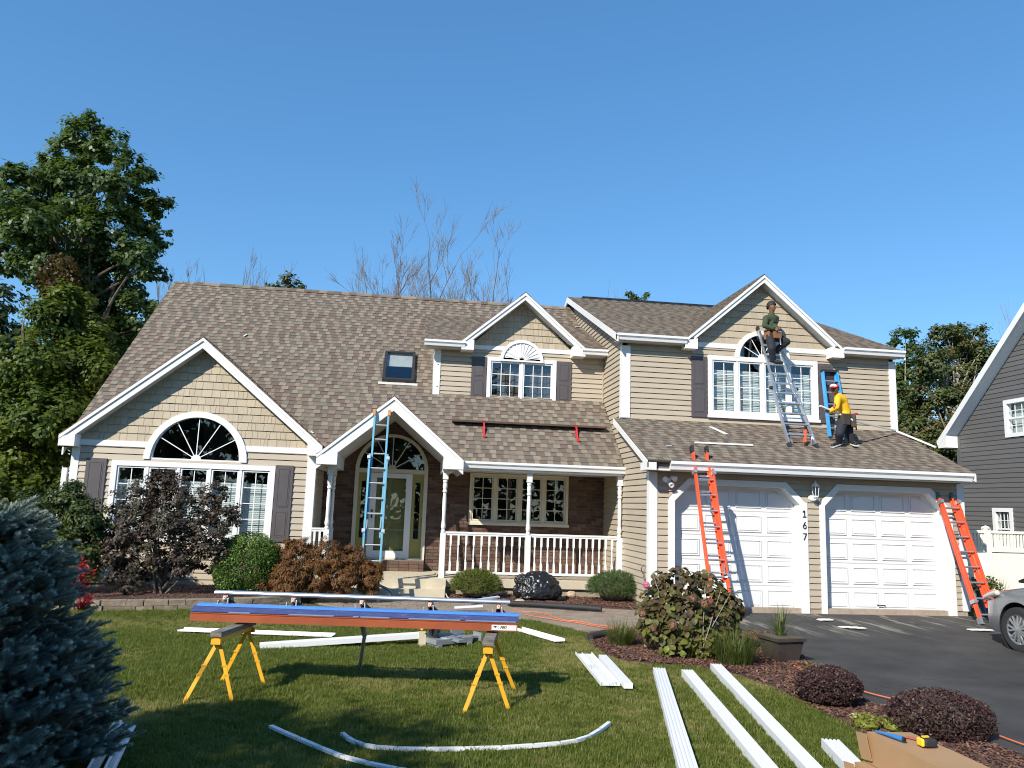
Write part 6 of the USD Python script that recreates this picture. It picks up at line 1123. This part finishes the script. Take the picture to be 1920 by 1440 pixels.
for nm, u, v_, R in (('rounded tan rock between the rubbish bag and the right mound', 1071, 1119, .10), ('low tan rock in front of the rubbish bag', 974, 1131, .09), ('pale stone beside the smaller grass tuft', 1215, 1213, .05), ('broken stone at the foot of the smaller barberry', 1604, 1347, .05)):
    c = onZ(u, v_, .06); put('rock', MB().mesh(_blob(c+A(0, 0, R*.35), A(R, R*.8, R*.75 if 'rounded' in nm else R*.5), int(u), .5)), 'rock_tan', None, smooth=40, label=nm, cat='rock', loc=c)
put('drain_pipe', MB().path([onZ(u, v_, .09) for u, v_ in ((952, 1131), (1000, 1133), (1050, 1136), (1095, 1139), (1128, 1141.5))], .045, 12), 'rubber', None, smooth=40, label='black plastic drain pipe lying along the edge of the mulch', cat='pipe', loc=onZ(1000, 1133, 0)); put('pipe_elbow', MB().path([onZ(1106, 1196, .05), onZ(1122, 1190, .06), onZ(1132, 1188, .06)], .05, 12), 'rubber', None, smooth=40, label='black pipe end beside the smaller grass tuft at the walk', cat='pipe', loc=onZ(1110, 1195, 0))
plain('cord_orange', (.62, .16, .06), .5)
def cord(label, pts, z=.036, rad=.007):
    from scipy.interpolate import make_interp_spline
    P = np.array([onZ(u, v_, z) for u, v_ in pts]); t = np.arange(len(P)); P = make_interp_spline(t, P, k=min(3, len(P)-1))(np.linspace(0, len(P)-1, 12*len(P))); put('power_cord', MB().path(P, rad, 6), 'cord_orange', None, smooth=True, label=label, cat='cord', loc=P[0])
cord('orange extension cord wandering across the paver walk', [(962, 1141), (990, 1147), (1020, 1150), (1052, 1161), (1085, 1165), (1120, 1172), (1165, 1176), (1205, 1184)]); cord('second orange cord loop on the paver walk nearer the lawn', [(985, 1152), (1010, 1157), (1050, 1163), (1090, 1169), (1140, 1178), (1180, 1181)], .04)
cord('orange extension cord along the driveway edge past the barberries', [(1480, 1246), (1500, 1253), (1520, 1262), (1560, 1275), (1600, 1290), (1640, 1302), (1672, 1310), (1710, 1322), (1760, 1340), (1820, 1360), (1870, 1378), (1905, 1391), (1950, 1406)])
put('tube_frame', MB().path([onY(622, 1122, 1.0), onY(628, 1110, 1.0), onY(645, 1100, 1.0), onY(668, 1094, 1.0), onY(690, 1091, 1.0), onY(708, 1096, 1.0), onY(728, 1105, 1.0), onY(735, 1112, 1.0), onY(736, 1121, 1.0)], .024, 10), 'dull_metal', None, smooth=True, label='bent grey steel tube rail before the porch steps', cat='rail', loc=(-.6, 1.0, 0))
for nm, u, v_, u2, v2_, w, mt in (('grey metal offcut leaning by the golden mound', 905, 1119, 940, 1111, .06, 'dull_metal'), ('white metal offcut by the golden mound', 880, 1127, 935, 1119, .07, 'white_metal'), ('thin white offcut on the walk behind the brake', 852, 1139, 905, 1136, .06, 'white_metal')): trim(nm, [onZ(u, v_, .09), onZ(u2, v2_, .12)], w, .03, 0, 'metal_offcut', mt, 'offcut')
c = onZ(808, 1064, .345); plain('cloth_red', (.5, .02, .03), .7); put('red_pouch', MB().mesh(_blob(c+A(0, 0, .04), (.10, .08, .06), 4, .5)), 'cloth_red', None, smooth=True, label='small red pouch on the porch floor by the post', cat='pouch', loc=c)
put('hose', MB().path([onZ(815, 1075, .36), onZ(828, 1083, .355), onY(833, 1092, 1.5), onY(834, 1108, 1.35), onY(838, 1118, 1.2), onY(846, 1126, 1.1)], .011, 8), 'concrete', None, smooth=True, label='tan hose hanging over the porch edge beside the steps', cat='hose', loc=c)

# ================================================================ the car
def paint(name, col): 
    return mat(name, {'p': ('principled_bsdf', {'base_color': col, 'metallic': .55, 'roughness': .32, 'coat_weight': 1.0, 'coat_roughness': .04})}, [], 'p.BSDF')
paint('car_silver', (.27, .28, .285)); plain('tyre', (.022, .022, .023), .8, bump=.002); plain('arch_black', (.012, .012, .012), .8)
CX, CF = 9.40, -2.72; car = thing('car', 'silver grey hatchback parked nose to the garage at the right edge', 'car', (CX, CF-2.1, 0))
st_y = np.array([0, .03, .10, .22, .40, .62, .9, 1.25, 1.6, 2.3, 3.0, 3.6, 4.0, 4.18, 4.24]); hw = np.array([.42, .52, .66, .76, .83, .865, .875, .88, .88, .88, .88, .87, .83, .72, .55]); zt = np.array([.60, .66, .71, .76, .81, .86, .91, .95, .98, 1.0, 1.0, 1.0, .98, .93, .85]); zb = np.array([.30, .24, .21, .20, .20, .20, .2, .2, .2, .2, .2, .2, .22, .26, .36])
prof_w = np.array([0, .55, .93, .985, 1.0, 1.0, .985, .95, .86, .62, .32, 0]); prof_z = np.array([0, 0, .0, .12, .35, .58, .74, .86, .94, .985, 1.0, 1.005]); nst = len(st_y)
from scipy.interpolate import PchipInterpolator
yy = np.linspace(0, 4.24, 60); HW, ZT, ZB = (PchipInterpolator(st_y, q)(yy) for q in (hw, zt, zb)); ring = np.concatenate([np.stack([prof_w, prof_z], 1), np.stack([-prof_w[-2:0:-1], prof_z[-2:0:-1]], 1)]); nr_ = len(ring)
V = np.vstack([np.stack([CX-ring[:, 0]*HW[i], np.full(nr_, CF-yy[i]), ZB[i]+ring[:, 1]*(ZT[i]-ZB[i])], 1) for i in range(60)]); Fq = []
for i in range(59):
    for j in range(nr_): a, b_ = i*nr_+j, i*nr_+(j+1) % nr_; Fq += [[a, b_, b_+nr_], [a, b_+nr_, a+nr_]]
V = np.vstack([V, V[:nr_].mean(0), V[-nr_:].mean(0)]); c0_, c1_ = len(V)-2, len(V)-1
for j in range(nr_): Fq += [[c0_, (j+1) % nr_, j], [c1_, 59*nr_+j, 59*nr_+(j+1) % nr_]]
tmb = trimesh.Trimesh(V, np.array(Fq), process=True); tmb.fix_normals(); bodym = m3.Manifold(m3.Mesh(tmb.vertices.astype(np.float32), tmb.faces.astype(np.uint32)))
WY = (CF-.90, CF-3.40); WR = .305
cuts = [m3.Manifold.cylinder(.42, .365, .365, 48).rotate((0, 90, 0)).translate((x, y, WR+.005)) for y in WY for x in (CX-.98, CX+.56)]
for q in cuts: bodym = bodym-q
put('body', bodym, 'car_silver', car, smooth=35)
for y in WY:
    for x, sg in ((CX-.60, -1), (CX+.60, 1)): put('wheel_well', MB().lathe([(.001, 0), (.36, 0), (.36, .26)], (x, y, WR+.005), 32, axis=(sg, 0, 0)), 'arch_black', car)
gv = [(.95, .86, .98), (1.45, .76, 1.20), (1.95, .68, 1.40), (2.5, .66, 1.46), (3.3, .64, 1.42), (3.85, .60, 1.22), (4.1, .72, .98)]; gvv = []
for y, w, z in gv: gvv += [(CX-w if k in (0, 1) else CX+w, CF-y, z if k in (1, 2) else .95) for k in range(4)]
gw = MB(); nv = len(gv)
for i in range(nv-1):
    for j in range(3): a = i*4+j; gw.add([gvv[a], gvv[a+1], gvv[a+5], gvv[a+4]], [[0, 1, 2, 3]])
put('window_band', gw, 'black_paint', car); roof_b = MB()
for i in range(1, nv-2):
    a, b_ = gv[i], gv[i+1]; roof_b.add([(CX-a[1]-.005, CF-a[0], a[2]+.012), (CX+a[1]+.005, CF-a[0], a[2]+.012), (CX+b_[1]+.005, CF-b_[0], b_[2]+.012), (CX-b_[1]-.005, CF-b_[0], b_[2]+.012)], [[0, 1, 2, 3]])
put('roof', roof_b, 'car_silver', car)
tyre_p = [(.19, -.085), (.27, -.10), (.298, -.085), (.305, -.05), (.305, .05), (.298, .085), (.27, .10), (.19, .085)]
wn = 0
for y in WY:
    for x, sg in ((CX-.79, -1), (CX+.79, 1)):
        c = A(x, y, WR); w = put('wheel', MB().lathe([(.19, -.08), (.205, -.082), (.205, .06), (.19, .08)], c, 36, axis=(-sg, 0, 0)).lathe([(.001, .02), (.19, .03)], c, 24, axis=(sg, 0, 0)), 'dull_metal', car, smooth=40); put('tyre', MB().lathe(tyre_p, c, 48, axis=(sg, 0, 0)), 'tyre', w, smooth=40); sb_ = MB()
        for k in range(7):
            for dt in (-.14, .14):
                t = 2*np.pi*k/7+dt; t2 = 2*np.pi*k/7+dt*1.4; sb_.bar(c+A(sg*.085, .04*math.cos(t), .04*math.sin(t)), c+A(sg*.075, .195*math.cos(t2), .195*math.sin(t2)), .022, .02, up=(1, 0, 0))
        sb_.lathe([(.001, .10), (.045, .095), (.055, .07)], c, 18, axis=(sg, 0, 0)); sb_.lathe([(.185, .08), (.20, .088), (.21, .075)], c, 40, axis=(sg, 0, 0)); put('rim', sb_, 'aluminium', w)
for sg in (-1, 1):
    pts = [(CX+sg*.70, CF-.12, .66), (CX+sg*.79, CF-.30, .70), (CX+sg*.835, CF-.50, .76), (CX+sg*.60, CF-.16, .74)]; hm = m3.Manifold.batch_hull([m3.Manifold.sphere(.045, 12).translate(p) for p in pts]); put('headlight', hm, 'clear_lens', car, smooth=30) if 'clear_lens' in M else (plain('clear_lens', (.55, .5, .45), .12, spec=.7), put('headlight', hm, 'clear_lens', car, smooth=30)); put('marker_light', MB().obox((CX+sg*.822, CF-.36, .685), (.012, 0, 0), (0, .05, .01), (0, -.004, .02)), 'tape_red', car)
put('grille', MB().bx(CX-.4, CX+.4, CF-.03, CF+.012, .38, .52), 'black_paint', car); put('number_plate', MB().bx(CX-.15, CX+.15, CF-.0, CF+.02, .42, .5), 'label_white', car); put('side_mirror', m3.Manifold.batch_hull([m3.Manifold.sphere(.05, 12).translate((CX-1.0+dx, CF-1.45, 1.0)) for dx in (0, .08)]), 'car_silver', car, smooth=30)
for y in (1.3, 2.35): put('door_seam', MB().bx(CX-.886, CX-.87, CF-y-.003, CF-y+.003, .32, .95), 'black_paint', car)
# ================================================================ the two workers
plain('skin', (.20, .095, .055), .55, var=.06); plain('hair_black', (.012, .010, .010), .7); plain('cloth_green', (.040, .055, .026), .85, var=.12, scale=9, bump=.002, bscale=25); plain('cloth_navy', (.016, .018, .026), .85, var=.2, scale=8, bump=.002, bscale=25); plain('cloth_yellow', (.78, .42, .012), .8, var=.08, scale=7, bump=.003, bscale=18); plain('leather', (.21, .085, .03), .6, var=.3, scale=14, bump=.002); plain('canvas_dark', (.05, .04, .032), .8, var=.3, scale=14); plain('shoe_black', (.015, .015, .016), .5); plain('cap_white', (.72, .70, .68), .8); plain('eye_dark', (.02, .012, .01), .3)
def chainhull(joints, bones, step=.012, smooth=8, grow=0.0):
    """one continuous surface: hulls of spheres at both ends of every bone"""
    S = lambda k: m3.Manifold.sphere(joints[k][3]+grow, 18).translate(tuple(joints[k][:3]))
    m = None
    for bn_ in bones:
        h = m3.Manifold.batch_hull([S(k) for k in bn_]); m = h if m is None else m+h
    k = m.refine_to_length(step).to_mesh(); t = trimesh.Trimesh(k.vert_properties[:, :3], k.tri_verts, process=True); trimesh.smoothing.filter_taubin(t, iterations=smooth); return t
def J(u, v, Y, rad): p = onY(u, v, Y); return (*p, rad)
def hand(j, name, w, d, s, th_side, sc):
    """palm, four fingers of unequal length curled round what is held, and a thumb"""
    d, s = unit(A(*d)), unit(A(*s)); n = np.cross(d, s); w = A(*w); j[name] = (*w, .017*sc); j[name+'p'] = (*(w+d*.045*sc), .019*sc); B = [(name, name+'p')]
    for k, (o, l) in enumerate(((-.03, .060), (-.01, .070), (.01, .066), (.03, .052))):
        a = w+d*.05*sc+s*o*sc; b = a+d*l*.5*sc+n*.012*sc; c = b+d*l*.2*sc+n*l*.5*sc; j[f'{name}{k}a'], j[f'{name}{k}b'], j[f'{name}{k}c'] = (*a, .0095*sc), (*b, .009*sc), (*c, .008*sc); B += [(name+'p', f'{name}{k}a'), (f'{name}{k}a', f'{name}{k}b'), (f'{name}{k}b', f'{name}{k}c')]
    a = w+d*.02*sc-s*.02*sc*th_side; b = a+(d*.5-s*th_side*.7+n*.4)*.035*sc; c = b+(d*.8+n*.5)*.028*sc; j[name+'t1'], j[name+'t2'], j[name+'t3'] = (*a, .011*sc), (*b, .0095*sc), (*c, .0085*sc); return B+[(name, name+'t1'), (name+'t1', name+'t2'), (name+'t2', name+'t3')]
def head_parts(th, c, fwd, up, R, hair=True, cap=False):
    """eyes, brows, nose, mouth, ears on the head at c looking along fwd"""
    f, u = unit(A(*fwd)), A(*up); s = unit(np.cross(f, u)); u = np.cross(s, f)
    eb = MB()
    for k in (-1, 1): eb.mesh(trimesh.creation.icosphere(2, .011*R/.1).apply_translation(c+f*.088*R/.1+s*k*.032*R/.1+u*.012*R/.1))
    put('eyes', eb, 'eye_dark', th); bb = MB()
    for k in (-1, 1): bb.bar(c+f*.092*R/.1+s*k*.016*R/.1+u*.03*R/.1, c+f*.082*R/.1+s*k*.05*R/.1+u*.032*R/.1, .008, .008, up=tuple(u))
    put('eyebrows', bb, 'hair_black', th); put('mouth', MB().bar(c+f*.094*R/.1-s*.02*R/.1-u*.05*R/.1, c+f*.094*R/.1+s*.02*R/.1-u*.05*R/.1, .008, .009, up=tuple(u)), 'leather', th)
    if hair:
        m = trimesh.creation.icosphere(3, 1); v = m.vertices; keep = (v@f*.55-v@u) < .12; w = v*(1.06+.05*meshkit.fbm(v*6, 3, 1)[:, None]); ff = m.faces[keep[m.faces].all(1)]
        L3 = w@np.array([s, f, u]).T; pts = c+u*.006*R/.1-f*.004*R/.1+(L3[:, :1]*.092*s+L3[:, 1:2]*.103*f+L3[:, 2:]*.122*u)*R/.1; put('hair', MB().add(pts, ff), 'hair_black', th, smooth=True)
def add_head(j, c, f, up, R):
    f, u = unit(A(*f)), A(*up); s = unit(np.cross(f, u)); c = A(*c); q = R/.1
    P = {'h0': c+u*.028*q-f*.010*q, 'h1': c-u*.02*q+f*.018*q, 'h2': c-u*.075*q+f*.045*q, 'n0': c+f*.085*q-u*.004*q, 'n1': c+f*.106*q-u*.022*q, 'e0': c+s*.078*q-f*.006*q, 'e1': c-s*.078*q-f*.006*q}; rr = {'h0': .088, 'h1': .078, 'h2': .038, 'n0': .012, 'n1': .014, 'e0': .018, 'e1': .018}
    for k in P: j[k] = (*P[k], rr[k]*q)
    return [('h0', 'h1', 'h2'), ('n0', 'n1'), ('h1', 'n0'), ('h1', 'e0'), ('h1', 'e1'), ('h1', 'nk')]
def shoe(th, ankle, toe, R, sole=True):
    a, t = A(*ankle[:3]), A(*toe[:3]); d = unit((t-a)*A(1, 1, 1)); m = m3.Manifold.batch_hull([m3.Manifold.sphere(R, 14).translate(tuple(p)) for p in (a-d*.03+A(0, 0, -.01), a+(t-a)*.45+A(0, 0, -.012))])+m3.Manifold.batch_hull([m3.Manifold.sphere(R*q, 14).translate(tuple(p)) for p, q in ((a+(t-a)*.4+A(0, 0, -.014), .95), (t, .72))]); sh = put('shoe', m, 'shoe_black', th, smooth=50)
    if sole: put('sole', MB().bar(a-d*.06-A(0, 0, R*.9+.012), t+d*.025-A(0, 0, R*.62), R*1.9, .02), 'cap_white', sh)
def pouch(th, c, d, n, w, h, dep, matn, nm='pouch'):
    d, n = unit(A(*d)), unit(A(*n)); up = np.cross(d, n); up = up if up[2] > 0 else -up; put(nm, m3.Manifold.batch_hull([m3.Manifold.sphere(.014, 10).translate(tuple(A(*c)+d*a*w/2*(.85 if b < 0 else 1)+up*b*h/2+n*e*dep/2)) for a in (-1, 1) for b in (-1, 1) for e in (-1, 1)]), matn, th, smooth=30)
# ---- man in green on the aluminium ladder
p1 = thing('person', 'man in dark green shirt and black trousers standing high on the aluminium ladder', 'person', onY(1455, 680, 1.42))
hc = onY(1446.5, 575, 1.42); j = {'nk': J(1446.5, 588, 1.44, .045), 'ch': J(1446, 599, 1.46, .105), 'sl': J(1436.5, 597, 1.40, .056), 'sr': J(1455, 597, 1.52, .052), 'wa': J(1445, 617, 1.46, .095), 'hpl': J(1443, 629, 1.42, .085), 'hpr': J(1449, 629, 1.50, .085), 'el': J(1433.5, 611, 1.33, .038), 'er': J(1452, 613, 1.36, .036), 'wl': J(1452, 616.5, 1.27, .028), 'wr': J(1457, 614, 1.30, .028),
     'kl': J(1447, 654, 1.33, .058), 'al': J(1449.5, 676, 1.42, .040), 'kr': J(1475, 641, 1.38, .060), 'ar': J(1455, 657, 1.58, .042), 'tl': J(1465, 680, 1.36, .030), 'tr': J(1462, 665, 1.60, .03)}
bones = add_head(j, hc, (.62, -.75, -.08), (0, 0, 1), .094)+[('nk', 'ch'), ('ch', 'sl', 'sr'), ('ch', 'wa'), ('wa', 'hpl', 'hpr'), ('sl', 'el'), ('el', 'wl'), ('sr', 'er'), ('er', 'wr'), ('hpl', 'kl'), ('kl', 'al'), ('hpr', 'kr'), ('kr', 'ar'), ('al', 'tl'), ('ar', 'tr')]
bones += hand(j, 'hl', j['wl'][:3], (.9, -.2, 0), (0, .2, 1), 1, .9)+[('wl', 'hl')]+hand(j, 'hr', j['wr'][:3], (.7, -.5, -.3), (0, .3, 1), 1, .9)+[('wr', 'hr')]
put('body', chainhull(j, bones, .012), 'skin', p1, smooth=True); head_parts(p1, hc, (.62, -.75, -.08), (0, 0, 1), .094)
js = dict(j); js['wl2'] = tuple(A(*j['el'])*.12+A(*j['wl'])*.88); js['wr2'] = tuple(A(*j['er'])*.12+A(*j['wr'])*.88); js['nk2'] = (*(A(*j['nk'][:3])-A(0, 0, .03)), .055)
put('shirt', chainhull(js, [('nk2', 'ch'), ('ch', 'sl', 'sr'), ('ch', 'wa'), ('wa', 'hpl', 'hpr'), ('sl', 'el'), ('el', 'wl2'), ('sr', 'er'), ('er', 'wr2')], .014, 6, .014), 'cloth_green', p1, smooth=True)
put('trousers', chainhull(j, [('hpl', 'hpr'), ('hpl', 'kl'), ('kl', 'al'), ('hpr', 'kr'), ('kr', 'ar')], .014, 6, .018), 'cloth_navy', p1, smooth=True); shoe(p1, j['al'], j['tl'], .048, False); shoe(p1, j['ar'], j['tr'], .046, False)
cb = (A(*j['hpl'][:3])+A(*j['hpr'][:3]))/2+A(0, 0, .05); put('tool_belt', MB().lathe([(.128, -.03), (.135, -.03), (.135, .03), (.128, .03)], cb, 24), 'leather', p1); pouch(p1, cb+A(.06, -.14, -.05), (1, 0, 0), (0, 1, 0), .17, .16, .06, 'leather'); pouch(p1, cb+A(-.11, -.06, -.06), (.5, -.8, 0), (.8, .5, 0), .12, .17, .06, 'leather'); put('hammer', MB().bar(cb+A(.1, -.17, -.02), cb+A(.13, -.16, -.28), .018, .018, up=(1, 0, 0)).bar(cb+A(.06, -.175, .0), cb+A(.14, -.175, .0), .03, .03), 'aluminium', p1); put('white_rag', MB().mesh(_blob(cb+A(-.1, -.06, .05), (.05, .04, .03), 6, .5)), 'cap_white', p1, smooth=True); put('shirt_print', MB().mesh(trimesh.creation.box((.11, .012, .05)).apply_translation(A(*j['ch'][:3])+A(.05, -.128, -.06))), 'cloth_navy', p1)
# ---- man in yellow on the garage roof
p2 = thing('person', 'man in yellow shirt and red cap walking on the garage roof, holding a strip', 'person', onS(1585, 840, YGE, ZGE, .422))
h2 = onY(1564.5, 729, .66); Yb = .72; f1, f2 = onG(1573, 838, .055), onG(1598, 837, .055); t1_, t2_ = onG(1561, 840, .05), onG(1607, 841, .05); t2_ = f2+A(-.02, -.16, -.02)
j = {'nk': J(1568.5, 739, .70, .042), 'ch': J(1577, 752, .72, .11), 'sl': J(1571, 747, .60, .052), 'sr': J(1580, 746, .84, .052), 'wa': J(1584, 772, .74, .10), 'hpl': J(1581, 787, .68, .085), 'hpr': J(1588, 787, .80, .085), 'el': J(1568.5, 764, .52, .038), 'er': J(1571, 764, .90, .036), 'wl': J(1556, 771, .58, .027), 'wr': J(1561, 774, .80, .027), 'kl': J(1574, 813, .60, .056), 'kr': J(1592, 812, .80, .056), 'al': (*(f1+A(0, 0, .04)), .038), 'ar': (*(f2+A(0, 0, .04)), .038), 'tl': (*t1_, .028), 'tr': (*t2_, .028)}
fw = (-.80, -.58, -.18); bones = add_head(j, h2, fw, (0, 0, 1), .088)+[('nk', 'ch'), ('ch', 'sl', 'sr'), ('ch', 'wa'), ('wa', 'hpl', 'hpr'), ('sl', 'el'), ('el', 'wl'), ('sr', 'er'), ('er', 'wr'), ('hpl', 'kl'), ('kl', 'al'), ('hpr', 'kr'), ('kr', 'ar'), ('al', 'tl'), ('ar', 'tr')]
bones += hand(j, 'hl', j['wl'][:3], (-.9, .1, .15), (.1, .2, 1), 1, .9)+[('wl', 'hl')]+hand(j, 'hr', j['wr'][:3], (-.8, -.3, .1), (.1, .2, 1), -1, .9)+[('wr', 'hr')]
put('body', chainhull(j, bones, .012), 'skin', p2, smooth=True); head_parts(p2, h2, fw, (0, 0, 1), .088, hair=True); js = dict(j); js['wl2'] = tuple(A(*j['el'])*.12+A(*j['wl'])*.88); js['wr2'] = tuple(A(*j['er'])*.12+A(*j['wr'])*.88); js['nk2'] = (*(A(*j['nk'][:3])+A(.02, 0, -.03)), .052)
put('shirt', chainhull(js, [('nk2', 'ch'), ('ch', 'sl', 'sr'), ('ch', 'wa'), ('wa', 'hpl', 'hpr'), ('sl', 'el'), ('el', 'wl2'), ('sr', 'er'), ('er', 'wr2')], .014, 6, .016), 'cloth_yellow', p2, smooth=True); put('trousers', chainhull(j, [('hpl', 'hpr'), ('hpl', 'kl'), ('kl', 'al'), ('hpr', 'kr'), ('kr', 'ar')], .014, 6, .026), 'cloth_navy', p2, smooth=True); shoe(p2, j['al'], j['tl'], .046); shoe(p2, j['ar'], j['tr'], .046)
f = unit(A(*fw)); s_ = unit(np.cross(f, A(0, 0, 1))); m = trimesh.creation.icosphere(3, 1); v = m.vertices; ff = m.faces[(v[:, 2] > -.05)[m.faces].all(1)]; put('cap', MB().add(h2+A(0, 0, .022)+v*A(.094, .094, .09), ff), 'cloth_red', p2, smooth=True); put('cap_front', MB().add(h2+A(0, 0, .026)+f*.012+v*A(.088, .088, .09)*.985, m.faces[((v@f > .35) & (v[:, 2] > .1))[m.faces].all(1)]), 'cap_white', p2, smooth=True)
put('cap_brim', m3.Manifold.batch_hull([m3.Manifold.sphere(.007, 8).translate(tuple(h2+A(0, 0, .022)+f*a+s_*b)) for a, b in ((.07, -.065), (.07, .065), (.15, -.04), (.15, .04), (.165, 0))]), 'cloth_red', p2, smooth=30)
cb = (A(*j['hpl'][:3])+A(*j['hpr'][:3]))/2+A(0, 0, .06); put('tool_belt', MB().lathe([(.13, -.035), (.137, -.035), (.137, .03), (.13, .03)], cb, 24), 'canvas_dark', p2); pouch(p2, cb+A(-.08, -.14, -.07), (1, .2, 0), (-.2, 1, 0), .18, .2, .07, 'canvas_dark'); pouch(p2, cb+A(.13, -.08, -.09), (.5, .8, 0), (.8, -.5, 0), .14, .22, .07, 'canvas_dark'); put('hammer', MB().bar(cb+A(.16, -.1, .03), cb+A(.2, -.06, -.26), .018, .02, up=(1, 0, 0)).bar(cb+A(.12, -.12, .05), cb+A(.21, -.1, .06), .03, .03), 'jack_red', p2); put('sleeve_print', MB().bar(onY(1566, 756, .47), onY(1563, 764, .49), .02, .03), 'tape_red', p2)
trim('long white strip carried by the man in yellow, its far end on the roof edge', [onY(1538, 761, .50), onY(1562, 771, .58), onY(1603, 790, .62), A(*onG(1680, 816, .10)), A(*onG(1755, 843, .05))], .04, .03, 0, 'long_trim_strip', cat='trim strip')
